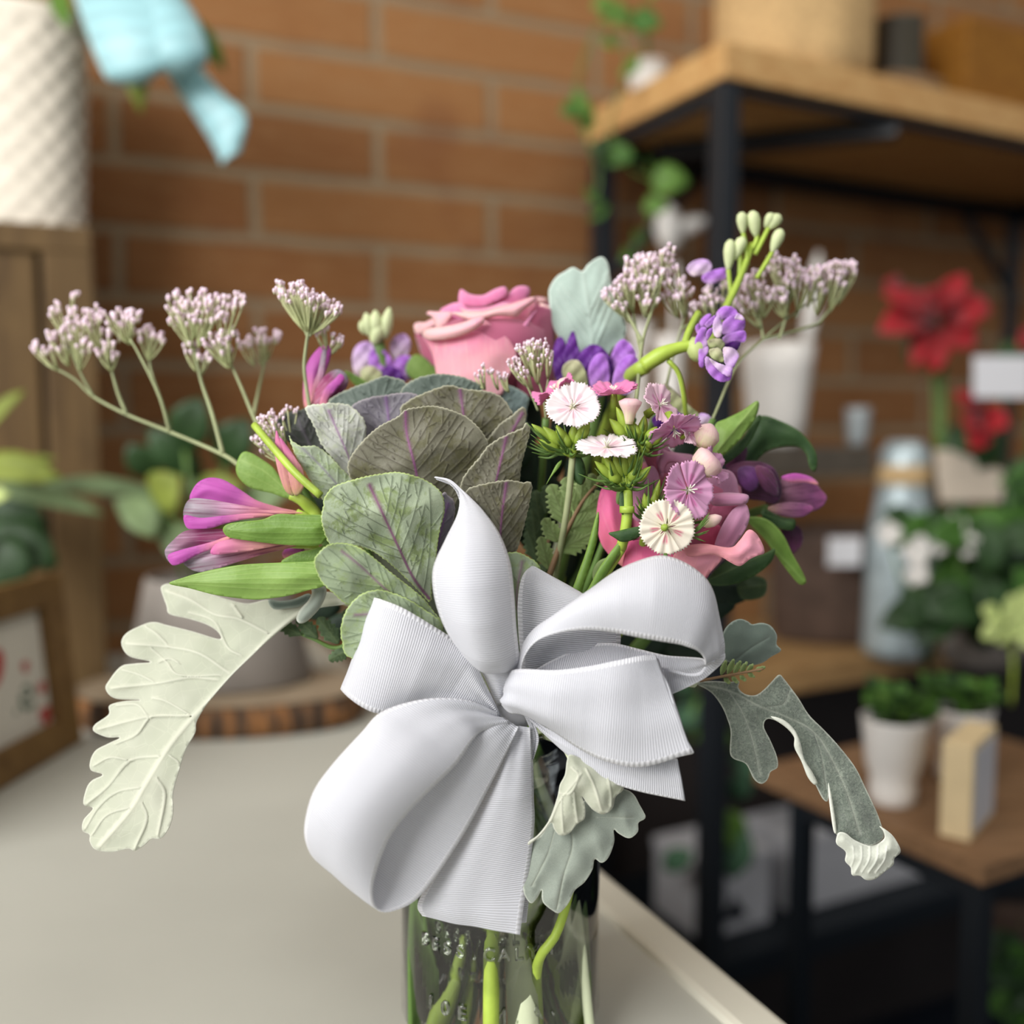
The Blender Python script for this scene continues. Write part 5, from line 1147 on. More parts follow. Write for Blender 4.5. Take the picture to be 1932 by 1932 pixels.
bloom(dC, (1145, 845, .389), (-.02, -.36, .93), 54, .2, BL_W, .06, seed=6)
mb = MB(); mb.tube([P(1183, 925, .393), P(1184, 960, .393), P(1180, 1000, .394), P(1172, 1035, .397)], .0022, 8, smooth_n=12); mb.tube([P(1183, 955, .392), P(1183, 968, .392)], .003, 8); mb.obj('node', STEM_L, dC)
blade('bract_leaf', [(1148, 1006), (1165, 1002), (1195, 995), (1218, 993), (1235, 996), (1215, 1008), (1190, 1020), (1172, 1022), (1160, 1015)], .389, DARKLEAF, dC, puff=.002, pw=10, axis=((1235, 996), (1148, 1006)), step=4)
blade('bract_leaf', [(1170, 930), (1180, 928), (1183, 945), (1180, 968), (1173, 970), (1168, 950)], .392, DARKLEAF, dC, puff=.001, pw=6, axis=((1178, 928), (1176, 970)), step=4)
blade('stem_leaf', [(1172, 1018), (1180, 1028), (1160, 1062), (1135, 1100), (1110, 1145), (1085, 1150), (1110, 1110), (1135, 1065)], .397, STRAP2, dC, puff=.002, pw=8, g=(.002, .004), axis=((1090, 1150), (1178, 1020)), step=4)
blade('stem_leaf', [(1128, 965), (1128, 1010), (1115, 1060), (1100, 1110), (1090, 1150), (1070, 1145), (1088, 1090), (1106, 1040)], .401, STRAP2, dC, puff=.002, pw=8, axis=((1080, 1150), (1128, 965)), step=4)
stem(dC, (1172, 1035, .397), .002, 1045, 1110, STEM_L, via=((1110, 1145, .41),), neck=1000)
dD = thing('sweet_william', P(1240, 985, .39), 'sweet william with a round pink-streaked white bloom beside a lilac bloom, the lowest', 'flower')
calyces(dD, (1225, 985, .396), [(1206, 950), (1222, 935), (1238, 925), (1215, 930), (1245, 905), (1330, 975)], 9, 26, 4, 50)
bloom(dD, (1258, 995, .384), (-.02, -1, .04), 51, .2, BL_S, .03, seed=7, stamens=False)
mb = MB(); c0 = P(1250, 996, .3825); mb.pod(c0, c0 + np.array([.0012, -.003, .0005]), .0016, seg=8); mb.obj('centre', CALYX, dD)
bloom(dD, (1298, 925, .389), (.42, -.8, .25), 54, .55, BL_P, .16, .85, seed=8)
mb = MB(); mb.pod(P(1310, 895, .398), P(1348, 860, .396), .0068, ((0, .3), (.4, .9), (.75, 1), (.95, .9), (1, .5)), 10); mb.obj('opening_bud', BUDP, dD)
mb = MB(); mb.pod(P(1322, 845, .402), P(1342, 800, .402), .0058, seg=10); mb.obj('opening_bud', BUDP, dD)
bloom(dD, (1345, 880, .400), (.7, -.5, .4), 36, 1., BL_P, .3, .6, seed=18, stamens=False)
mb = MB(); mb.pod(P(1325, 990, .393), P(1362, 975, .392), .0026, seg=8); mb.obj('opening_bud', BUDP, dD)
mb = MB(); mb.tube([P(1256, 1045, .384), P(1254, 1066, .382)], .0009, 6)
rs = random.Random(77)
for k in range(14):
    a = rs.uniform(-.9, .7); mb.tube([P(1300, 1010, .388), P(1318, 1010 + 20 * a, .387), P(1335 + rs.uniform(-8, 5), 1005 + 45 * a, .386)], [.0005, .0004, .0001], 5)
mb.obj('bracts', NEEDLE, dD)
stem(dD, (1228, 1000, .398), .002, 930, 860, STEM_L, via=((1150, 1130, .415),), neck=978)

# ------------------------------------------------------------------ fern
def fern(label, base_path, pinnae, d, mat, group=None, xm=960, xb=960, g=(0, 0)):
    o = thing('leatherleaf_fern', P(base_path[0][0], base_path[0][1], d), label, 'fern', group)
    mb = MB(); mb.tube([P(x, y, d + .0008) for x, y in base_path], [.0014 if d > .4 else .0006, .0005], 7, smooth_n=24); mb.obj('rachis', STEM_D if mat is FERN_D else STEM_B, o)
    for (bx, by, tx, ty, wd) in pinnae:
        a = np.array([bx, by], float); b = np.array([tx, ty], float); L = np.linalg.norm(b - a); ax = (b - a) / L; sd = np.array([-ax[1], ax[0]]); out_ = [a]
        nt_ = max(4, int(L / 14)); R_, L_ = [], []
        for i in range(nt_):
            t = .25 + .68 * (i + .5) / nt_; w_ = wd * .5 * math.sin(math.pi * (t * .86 + .08)) ** .7 * (1.15 - .35 * t)
            for s_, acc in ((1, R_), (-1, L_)):
                acc.append(a + ax * L * (t - .06) + sd * s_ * w_ * .80); acc.append(a + ax * L * (t + .035) + sd * s_ * w_ * 1.12)
        pts = [a] + R_ + [b] + L_[::-1]
        v = autoveins([a, a + (b - a) * .97], pts, 4, 28, (1., .7), .9, False, .15, .8, 0, (1.6, .8))
        blade('pinna', pts, d + (.0 if len(pinnae) % 2 else .001), mat, o, g, .0015, 14, 4.5, v, .0002, None, (a, b), None, None, .0003, 40, .0004, 3)
    return o
fern('leatherleaf fern frond between the kale and the mauve rose', [(1035, 1090), (1058, 1025), (1078, 985), (1100, 945), (1125, 915), (1142, 900)],
     [(1053, 1023, 1026, 978, 36), (1071, 992, 1038, 914, 46), (1084, 968, 1067, 900, 42), (1095, 950, 1100, 900, 36), (1112, 930, 1118, 893, 28), (1052, 1040, 1122, 1003, 46), (1074, 1000, 1132, 970, 58), (1092, 970, 1138, 930, 44), (1036, 1075, 1020, 1012, 34), (1125, 915, 1150, 892, 20)], .414, FERN)
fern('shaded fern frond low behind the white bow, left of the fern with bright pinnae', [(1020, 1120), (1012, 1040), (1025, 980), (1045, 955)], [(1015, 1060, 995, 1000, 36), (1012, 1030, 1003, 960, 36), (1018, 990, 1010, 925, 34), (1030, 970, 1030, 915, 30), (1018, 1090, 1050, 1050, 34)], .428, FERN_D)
fern('fern tip sticking out below the white bow loop on the right', [(1320, 1285), (1370, 1275), (1440, 1262)], [(1360, 1275, 1370, 1245, 12), (1372, 1273, 1385, 1243, 12), (1384, 1272, 1398, 1246, 12), (1396, 1270, 1410, 1248, 11), (1408, 1268, 1422, 1252, 10), (1365, 1278, 1378, 1290, 10), (1380, 1276, 1393, 1289, 10), (1395, 1274, 1408, 1285, 10), (1410, 1270, 1425, 1278, 9), (1422, 1266, 1445, 1258, 10)], .396, FERN)
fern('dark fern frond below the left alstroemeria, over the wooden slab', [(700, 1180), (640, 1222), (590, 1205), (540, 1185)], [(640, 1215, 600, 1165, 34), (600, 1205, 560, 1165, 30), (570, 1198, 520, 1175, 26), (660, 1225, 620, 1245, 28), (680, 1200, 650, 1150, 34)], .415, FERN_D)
fern('kale-side fern tip beside the tall white ribbon loop', [(990, 1160), (985, 1100), (975, 1060)], [(985, 1100, 962, 1060, 28), (985, 1110, 1008, 1075, 24), (988, 1150, 1000, 1185, 16)], .402, FERN)

# dark inner foliage that closes the middle of the bouquet
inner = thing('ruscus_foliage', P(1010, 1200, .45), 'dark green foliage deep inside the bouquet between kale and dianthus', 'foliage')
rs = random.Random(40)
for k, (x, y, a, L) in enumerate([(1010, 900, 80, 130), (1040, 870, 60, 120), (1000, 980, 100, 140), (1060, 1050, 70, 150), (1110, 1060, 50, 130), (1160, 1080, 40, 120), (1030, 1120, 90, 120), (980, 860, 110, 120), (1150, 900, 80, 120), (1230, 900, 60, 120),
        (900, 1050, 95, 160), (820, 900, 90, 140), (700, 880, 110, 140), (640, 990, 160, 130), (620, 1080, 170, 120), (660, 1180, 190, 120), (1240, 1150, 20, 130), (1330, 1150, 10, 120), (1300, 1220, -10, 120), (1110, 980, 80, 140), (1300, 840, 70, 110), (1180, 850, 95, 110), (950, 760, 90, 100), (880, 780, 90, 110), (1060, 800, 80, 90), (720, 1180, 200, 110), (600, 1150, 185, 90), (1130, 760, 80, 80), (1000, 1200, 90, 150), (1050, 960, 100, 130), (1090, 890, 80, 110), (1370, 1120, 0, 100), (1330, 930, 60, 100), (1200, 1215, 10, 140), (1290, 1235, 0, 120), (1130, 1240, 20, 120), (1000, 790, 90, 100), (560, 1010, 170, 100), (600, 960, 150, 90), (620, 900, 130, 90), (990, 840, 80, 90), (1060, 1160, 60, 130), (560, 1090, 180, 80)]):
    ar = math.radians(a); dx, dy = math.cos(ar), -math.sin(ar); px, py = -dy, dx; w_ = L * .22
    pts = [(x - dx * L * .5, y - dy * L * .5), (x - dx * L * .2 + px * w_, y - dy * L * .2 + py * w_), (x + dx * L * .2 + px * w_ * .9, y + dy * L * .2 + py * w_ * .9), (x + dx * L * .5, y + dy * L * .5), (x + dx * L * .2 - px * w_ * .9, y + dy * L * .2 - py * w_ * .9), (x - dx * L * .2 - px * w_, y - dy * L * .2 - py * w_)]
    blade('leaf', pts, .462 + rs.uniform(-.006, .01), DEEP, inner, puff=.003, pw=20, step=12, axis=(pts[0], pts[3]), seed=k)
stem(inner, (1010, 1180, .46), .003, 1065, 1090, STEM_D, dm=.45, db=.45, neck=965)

# ------------------------------------------------------------------ alstroemeria
VA = dict(step=4.5, ripple=.0006, puff=.004, pw=22)
aL = thing('alstroemeria', P(600, 1010, .41), 'magenta alstroemeria at the left with two trumpet flowers pointing left and long green leaves', 'flower')
petals(aL, [
    ([(358, 937), (371, 913), (391, 902), (415, 903), (435, 912), (461, 929), (487, 945), (530, 958), (562, 966), (480, 965), (430, 955), (390, 945), (365, 948)], .408, ALS_T, dict(VA, axis=((562, 966), (370, 920)))),
    ([(346, 968), (352, 948), (365, 940), (400, 943), (450, 952), (520, 963), (572, 968), (480, 973), (420, 978), (380, 982), (352, 980)], .403, ALS_M, dict(VA, axis=((572, 968), (346, 960)))),
    ([(348, 972), (380, 977), (430, 972), (480, 968), (520, 972), (461, 980), (425, 988), (400, 996), (375, 998), (353, 996)], .400, ALS_T, dict(VA, axis=((520, 970), (350, 985)))),
    ([(311, 1040), (327, 1019), (352, 1001), (396, 998), (430, 1000), (500, 1015), (560, 1025), (440, 1030), (390, 1035), (345, 1050), (322, 1062)], .404, ALS_D, dict(VA, axis=((560, 1025), (311, 1040)))),
    ([(317, 1048), (340, 1038), (370, 1030), (400, 1022), (432, 1012), (430, 1025), (400, 1036), (370, 1048), (345, 1062), (325, 1066)], .399, ALS_T, dict(VA, axis=((450, 1015), (318, 1060)))),
    ([(347, 1058), (380, 1036), (420, 1020), (480, 1020), (560, 1028), (500, 1045), (450, 1060), (400, 1076), (375, 1079), (355, 1071)], .402, ALS_M, dict(VA, axis=((560, 1028), (350, 1068)))),
    ([(405, 1028), (430, 1018), (480, 1018), (530, 1026), (490, 1036), (450, 1042), (400, 1046)], .397, ALS_B, dict(VA, axis=((545, 1026), (400, 1036)))),
    ([(532, 1045), (545, 1030), (560, 1030), (575, 1038), (560, 1045), (540, 1055)], .41, ALS_T, dict(VA)),
], 'petal')
for o_, nm in (([(421, 996), (432, 988), (460, 984), (495, 980), (523, 970), (560, 971), (620, 974), (622, 1000), (605, 1027), (565, 1029), (526, 1027), (461, 1019), (433, 1014), (423, 1006)], STRAP2), ([(319, 1101), (345, 1090), (383, 1079), (420, 1071), (461, 1065), (513, 1062), (575, 1060), (625, 1060), (620, 1100), (577, 1115), (539, 1125), (500, 1130), (474, 1131), (409, 1123), (358, 1110)], STRAP)):
    y_ = sum(q[1] for q in o_) / len(o_); x0 = min(q[0] for q in o_)
    vs = [([(620, y_ - 12 + k * 9), (500, y_ - 14 + k * 10), (x0 + 12, y_ + 1 + k * 1.5)], 1.1, .6) for k in range(-2, 4)]
    blade('leaf', o_, .394 if nm is STRAP2 else .392, nm, aL, puff=.004, pw=26, step=4.5, veins=vs, vrel=.0001, axis=((620, y_), (x0, y_)), ripple=.0008, rlen=90, edgew=4)
blade('leaf', [(530, 1062), (555, 1045), (590, 1036), (620, 1030), (620, 1065), (570, 1072)], .40, STRAP2, aL, puff=.002, axis=((620, 1045), (530, 1062)))
blade('leaf', [(451, 862), (461, 852), (475, 855), (487, 862), (513, 880), (528, 900), (555, 938), (540, 940), (513, 931), (474, 921), (452, 903), (445, 885)], .418, STRAP, aL, puff=.003, axis=((555, 938), (452, 870)), veins=[([(550, 935), (500, 890), (455, 868)], 1.4, .8), ([(545, 935), (490, 905), (452, 890)], 1, .6)])
petals(aL, [
    ([(521, 812), (528, 828), (538, 848), (545, 880), (550, 915), (555, 935), (540, 928), (528, 900), (519, 858)], .405, ALS_B, dict(VA, axis=((550, 935), (521, 812)))),
    ([(528, 826), (545, 846), (560, 868), (572, 888), (573, 920), (558, 936), (548, 915), (540, 870)], .402, ALS_B, dict(VA, axis=((555, 936), (535, 830))))], 'bud_petal')
mb = MB(); mb.tube([P(480, 802, .412), P(520, 850, .402), P(560, 895, .396), P(605, 935, .394)], .0016, 8, smooth_n=20)
mb.tube([P(548, 935, .41), P(570, 945, .41), P(590, 965, .412), P(600, 990, .412)], [.0018, .0035], 8, smooth_n=16); mb.tube([P(560, 966, .407), P(600, 985, .412)], .0014, 8); mb.tube([P(545, 1028, .406), P(600, 1030, .412)], .0014, 8); mb.obj('pedicels', STEM_L, aL)
stem(aL, (598, 985, .412), .003, 845, 880, STEM_D, via=((680, 1120, .425), (800, 1280, .43)), dm=.44, db=.44, neck=920)
aU = thing('alstroemeria', P(600, 790, .44), 'upright magenta alstroemeria flower above the kale leaves at upper left', 'flower')
petals(aU, [
    ([(575, 768), (573, 715), (582, 682), (598, 660), (608, 653), (624, 655), (622, 680), (610, 715), (600, 770)], .438, ALS_T, dict(VA, axis=((585, 780), (612, 655)))),
    ([(587, 768), (590, 730), (600, 700), (607, 665), (616, 660), (612, 700), (604, 735), (600, 770)], .434, ALS_M, dict(VA, axis=((590, 780), (612, 660)))),
    ([(588, 768), (596, 735), (612, 710), (635, 697), (652, 705), (657, 722), (648, 738), (625, 752), (612, 770)], .432, ALS_D, dict(VA, axis=((595, 780), (655, 715)), g=(.003, 0))),
    ([(602, 768), (612, 735), (632, 715), (642, 705), (650, 715), (635, 735), (620, 752), (615, 770)], .429, ALS_T, dict(VA, axis=((606, 780), (645, 706))))])
blade('leaf', [(650, 700), (668, 706), (685, 716), (705, 730), (690, 738), (668, 725)], .45, STRAP2, aU, puff=.001)
mb = MB(); mb.tube([P(592, 765, .437), P(600, 800, .44)], .002, 8); mb.obj('pedicel', STEM_L, aU)
stem(aU, (600, 800, .44), .0026, 800, 860, STEM_D, via=((720, 1050, .445),), dm=.45, db=.445, neck=915)
aR = thing('alstroemeria', P(1400, 930, .42), 'dark purple alstroemeria at the right behind the mauve rose, with a rosy half-open bud', 'flower')
petals(aR, [
    ([(1372, 885), (1395, 872), (1420, 870), (1445, 874), (1465, 890), (1475, 925), (1465, 950), (1440, 945), (1410, 940), (1385, 915)], .434, ALS_K, dict(VA, axis=((1380, 905), (1475, 925)))),
    ([(1395, 882), (1420, 880), (1432, 895), (1430, 918), (1415, 928), (1400, 918), (1392, 900)], .427, ALS_V, dict(VA, axis=((1395, 885), (1425, 928)))),
    ([(1425, 880), (1450, 884), (1465, 905), (1468, 935), (1450, 930), (1435, 915)], .426, ALS_K, dict(VA, axis=((1425, 885), (1468, 935)))),
    ([(1445, 950), (1462, 920), (1480, 900), (1510, 895), (1535, 908), (1550, 925), (1560, 938), (1552, 955), (1530, 965), (1490, 962)], .440, ALS_R, dict(VA, axis=((1445, 955), (1560, 935)))),
    ([(1474, 900), (1500, 893), (1530, 900), (1545, 915), (1520, 910), (1490, 910)], .433, ALS_T, dict(VA, puff=.002)),
    ([(1448, 958), (1480, 948), (1520, 950), (1535, 960), (1515, 975), (1485, 975), (1460, 968)], .433, ALS_R, dict(VA, axis=((1448, 960), (1535, 962)))),
    ([(1365, 860), (1380, 840), (1400, 830), (1410, 850), (1400, 880), (1375, 890)], .438, ALS_K, dict(VA)),
    ([(1475, 1000), (1495, 988), (1512, 1000), (1514, 1025), (1495, 1045), (1480, 1025)], .445, ALS_K, dict(VA))])
for (o_, d_, mm, ax_) in [([(1342, 855), (1348, 825), (1350, 800), (1370, 790), (1400, 775), (1430, 756), (1427, 785), (1400, 825), (1375, 850), (1352, 868)], .425, STRAP, ((1345, 860), (1430, 758))),
        ([(1352, 868), (1378, 848), (1404, 822), (1428, 785), (1436, 790), (1415, 835), (1385, 865), (1360, 880)], .431, DARKLEAF, ((1352, 870), (1436, 788))),
        ([(1390, 870), (1410, 820), (1435, 785), (1475, 795), (1510, 815), (1535, 845), (1542, 870), (1537, 890), (1527, 880), (1520, 855), (1500, 842), (1450, 850), (1410, 885)], .445, DARKLEAF, ((1390, 875), (1540, 885))),
        ([(1408, 980), (1430, 975), (1455, 985), (1478, 1010), (1495, 1045), (1512, 1075), (1521, 1098), (1508, 1102), (1488, 1080), (1462, 1045), (1440, 1015)], .430, STRAP2, ((1408, 980), (1520, 1100))),
        ([(1440, 960), (1475, 975), (1500, 980), (1495, 1000), (1465, 995), (1440, 980)], .436, DARKLEAF, ((1440, 970), (1500, 990))),
        ([(1335, 1095), (1365, 1062), (1400, 1055), (1440, 1045), (1462, 1035), (1455, 1060), (1425, 1085), (1385, 1102), (1350, 1105)], .424, DARKLEAF, ((1335, 1095), (1462, 1038))),
        ([(1390, 1090), (1420, 1085), (1445, 1095), (1440, 1125), (1400, 1130)], .45, FERN_D, ((1390, 1110), (1445, 1105)))]:
    blade('leaf', o_, d_, mm, aR, puff=.004, pw=22, step=5.5, axis=ax_, veins=[([ax_[0], ax_[1]], 1.6, .7)], vrel=.0002, ripple=.0008)
mb = MB(); mb.tube([P(1385, 905, .438), P(1340, 990, .445)], .002, 8); mb.tube([P(1450, 958, .44), P(1400, 975, .445), P(1340, 1010, .445)], .002, 8, smooth_n=12); mb.obj('pedicels', STEM_D, aR)
stem(aR, (1340, 1000, .445), .003, 980, 920, STEM_D, via=((1220, 1200, .445),), dm=.455, db=.45, neck=1005)

# ------------------------------------------------------------------ stock
VS = dict(teeth=(1.3, 6), step=3.6, ripple=.0012, rlen=22, puff=.0012, pw=14, edgew=5)
def z9(pts): return [(1280 + x / 10.73, 560 + y / 10.73) for x, y in pts]
sR = thing('purple_stock', P(1215, 690, .425), 'purple stock with one double flower and pale green buds above, upper right', 'flower')
petals(sR, [
    (z9([(430, 640), (440, 500), (540, 380), (640, 340), (660, 400), (560, 560), (470, 650)]), .424, STK, dict(VS, axis=(z9([(480, 700)])[0], z9([(560, 340)])[0]))),
    (z9([(340, 620), (400, 540), (440, 600), (430, 760), (380, 740)]), .422, STK, dict(VS)),
    (z9([(760, 380), (820, 260), (920, 190), (1040, 190), (1140, 240), (1200, 320), (1150, 350), (1000, 420), (880, 470)]), .421, STK, dict(VS, axis=(z9([(860, 480)])[0], z9([(1050, 190)])[0]))),
    (z9([(880, 560), (1000, 420), (1150, 340), (1200, 320), (1330, 440), (1350, 560), (1300, 690), (1150, 720), (900, 760)]), .420, STK, dict(VS, axis=(z9([(880, 780)])[0], z9([(1340, 480)])[0]))),
    (z9([(1200, 330), (1300, 390), (1330, 470), (1200, 460), (1140, 440)]), .415, STK_L, dict(VS)),
    (z9([(900, 830), (1050, 740), (1300, 680), (1370, 760), (1350, 900), (1280, 920), (1100, 900), (940, 960)]), .418, STK, dict(VS, axis=(z9([(880, 900)])[0], z9([(1370, 800)])[0]))),
    (z9([(900, 900), (1100, 900), (1260, 910), (1240, 1010), (1180, 1090), (1050, 1040), (930, 1020)]), .423, STK_D, dict(VS)),
    (z9([(540, 560), (640, 440), (750, 370), (740, 470), (640, 610), (580, 620)]), .416, STK, dict(VS)),
    (z9([(700, 560), (740, 430), (830, 370), (870, 520), (890, 660), (860, 800), (790, 830), (710, 760)]), .411, STK_L, dict(VS, axis=(z9([(800, 850)])[0], z9([(800, 370)])[0]))),
    (z9([(560, 760), (610, 660), (690, 630), (680, 740), (600, 870), (560, 850)]), .413, STK, dict(VS)),
    (z9([(330, 920), (380, 760), (470, 620), (580, 640), (560, 800), (590, 960), (560, 1070), (480, 1080), (360, 980)]), .417, STK, dict(VS, axis=(z9([(560, 900)])[0], z9([(340, 850)])[0]))),
    (z9([(420, 1060), (500, 1050), (590, 1000), (610, 1090), (560, 1190), (520, 1260), (520, 1400), (470, 1440), (415, 1380), (410, 1220)]), .415, STK, dict(VS, axis=(z9([(570, 1030)])[0], z9([(470, 1440)])[0]))),
    (z9([(590, 900), (700, 850), (850, 850), (940, 950), (900, 1040), (860, 1070), (760, 1020), (640, 1020)]), .416, CREAM, dict(VS)),
    (z9([(620, 1080), (750, 1030), (860, 1080), (920, 1240), (900, 1320), (780, 1300), (660, 1220)]), .414, CREAM, dict(VS)),
    (z9([(900, 1040), (1000, 1020), (1120, 1050), (1210, 1140), (1220, 1220), (1140, 1400), (1100, 1430), (960, 1380), (920, 1240)]), .410, STK_L, dict(VS, axis=(z9([(860, 1100)])[0], z9([(1180, 1300)])[0]))),
    (z9([(540, 1230), (590, 1210), (700, 1290), (920, 1390), (1080, 1440), (1080, 1580), (1040, 1690), (880, 1720), (720, 1650), (600, 1520), (545, 1380)]), .406, STK, dict(VS, axis=(z9([(560, 1230)])[0], z9([(1040, 1640)])[0]))),
    (z9([(620, 1240), (760, 1320), (930, 1380), (1080, 1420), (1085, 1500), (1040, 1620), (950, 1590), (830, 1500), (700, 1370)]), .402, STK_L, dict(VS, axis=(z9([(620, 1240)])[0], z9([(1060, 1560)])[0])))])
mb = MB(); mb.pod(P(1302, 668, .424), P(1335, 650, .418), .006, seg=10); mb.obj('calyx', SEPAL, sR)
mb = MB(); mb.tube([P(1215, 690, .425), P(1250, 668, .422), P(1285, 655, .421), P(1310, 652, .421)], [.0034, .0036, .0026, .0022], 10, smooth_n=16)
mb.tube([P(1290, 655, .423), P(1300, 625, .425), P(1318, 590, .43)], .0016, 8, smooth_n=10); mb.tube([P(1260, 680, .422), P(1278, 700, .423), P(1288, 735, .425), P(1295, 790, .43)], .0011, 8, smooth_n=12)
mb.tube([P(1330, 665, .43), P(1360, 600, .44), P(1380, 560, .445), P(1398, 520, .447), P(1420, 460, .45)], [.0018, .0018, .0014], 8, smooth_n=20)
for q in ([(1410, 500), (1408, 470), (1400, 430)], [(1420, 470), (1428, 450), (1425, 430)], [(1425, 480), (1440, 450), (1452, 425)], [(1428, 525), (1440, 505), (1458, 475)], [(1380, 560), (1376, 530), (1374, 508)], [(1395, 530), (1396, 500), (1396, 480)]):
    mb.tube([P(x, y, .448) for x, y in q], .0011, 7, smooth_n=8)
mb.obj('side_stems', STEM_L, sR)
for (x0, y0, x1, y1, r_) in [(1374, 512, 1378, 452, 12), (1386, 490, 1402, 447, 12), (1402, 442, 1399, 400, 11), (1427, 448, 1419, 398, 13), (1443, 430, 1458, 402, 10), (1450, 432, 1472, 405, 12), (1456, 478, 1474, 432, 12)]:
    mb = MB(); mb.pod(P(x0, y0, .448), P(x1, y1, .446), r_ / F * .447, ((0, .25), (.3, .75), (.65, 1), (.9, .8), (1, .3)), 10); mb.obj('bud', POD_P, sR)
petals(sR, [([(1295, 508), (1305, 495), (1322, 489), (1338, 492), (1343, 505), (1330, 517), (1308, 521)], .452, STK_L, dict(VS)), ([(1325, 520), (1345, 510), (1368, 506), (1375, 515), (1365, 528), (1345, 535), (1328, 532)], .450, STK, dict(VS))], 'petal')
stem(sR, (1218, 690, .427), .0034, 935, 925, STEM_L, via=((1180, 725, .445), (1120, 880, .468), (1040, 1150, .458)), dm=.415, db=.40, neck=990)
sM = thing('purple_stock', P(1120, 740, .44), 'deep purple stock flowers between the pink rose and the dianthus', 'flower')
petals(sM, [
    ([(1045, 700), (1044, 660), (1055, 635), (1068, 650), (1075, 690), (1080, 725), (1060, 740)], .455, STK_D, dict(VS)),
    ([(1065, 680), (1072, 640), (1082, 625), (1090, 650), (1100, 690), (1090, 720)], .452, STK_D, dict(VS)),
    ([(1085, 690), (1095, 665), (1120, 650), (1145, 665), (1158, 700), (1150, 735), (1120, 740), (1095, 725)], .448, STK_D, dict(VS)),
    ([(1110, 700), (1122, 672), (1140, 668), (1150, 700), (1145, 740), (1120, 745)], .443, STK, dict(VS, axis=((1130, 745), (1130, 665)))),
    ([(1150, 690), (1160, 655), (1175, 640), (1190, 650), (1200, 670), (1190, 700), (1165, 715)], .450, STK, dict(VS)),
    ([(1157, 735), (1158, 705), (1170, 680), (1190, 668), (1204, 680), (1208, 705), (1200, 730), (1180, 745)], .440, STK, dict(VS, axis=((1160, 745), (1195, 675)))),
    ([(1060, 700), (1072, 682), (1090, 680), (1102, 695), (1108, 725), (1095, 742), (1075, 735)], .442, CREAM, dict(VS)),
    ([(1240, 740), (1255, 725), (1275, 740), (1300, 765), (1320, 785), (1300, 800), (1265, 790)], .438, CREAM, dict(VS)),
    ([(1230, 790), (1265, 775), (1300, 785), (1340, 790), (1345, 805), (1320, 830), (1280, 835), (1250, 820)], .432, STK_D, dict(VS)),
    ([(1320, 780), (1335, 782), (1345, 795), (1330, 802), (1318, 795)], .43, STK_L, dict(VS))])
stem(sM, (1130, 745, .45), .003, 1010, 1035, STEM_D, dm=.455, db=.455, neck=985)
sL = thing('lilac_stock', P(735, 730, .48), 'lilac stock with a pale green bud tip, left of the upper pink rose', 'flower')
petals(sL, [
    ([(665, 690), (668, 660), (685, 645), (705, 650), (712, 680), (695, 705), (675, 710)], .485, STK_L, dict(VS)),
    ([(695, 670), (710, 655), (730, 665), (745, 690), (740, 715), (715, 715), (700, 700)], .48, STK, dict(VS)),
    ([(735, 655), (745, 635), (765, 630), (775, 650), (765, 675), (745, 680)], .485, STK_L, dict(VS)),
    ([(745, 680), (765, 670), (785, 680), (790, 705), (770, 718), (750, 712)], .48, STK, dict(VS)),
    ([(720, 700), (735, 690), (755, 700), (765, 725), (740, 735), (720, 725)], .475, STK_D, dict(VS)),
    ([(680, 700), (700, 690), (720, 705), (715, 730), (690, 730)], .475, CREAM, dict(VS))])
for (x0, y0, x1, y1, r_) in [(700, 635, 690, 590, 12), (712, 640, 708, 585, 14), (725, 640, 735, 580, 12), (705, 650, 720, 610, 14), (690, 630, 680, 605, 9)]:
    mb = MB(); mb.pod(P(x0, y0, .48), P(x1, y1, .478), r_ / F * .48, seg=10); mb.obj('bud', POD_P, sL)
blade('leaf', [(765, 700), (780, 670), (805, 675), (825, 690), (830, 715), (790, 720)], .478, STRAP, sL, puff=.002)
stem(sL, (712, 640, .482), .003, 875, 905, STEM_D, via=((745, 760, .48), (830, 1000, .46)), dm=.455, db=.455, neck=930)

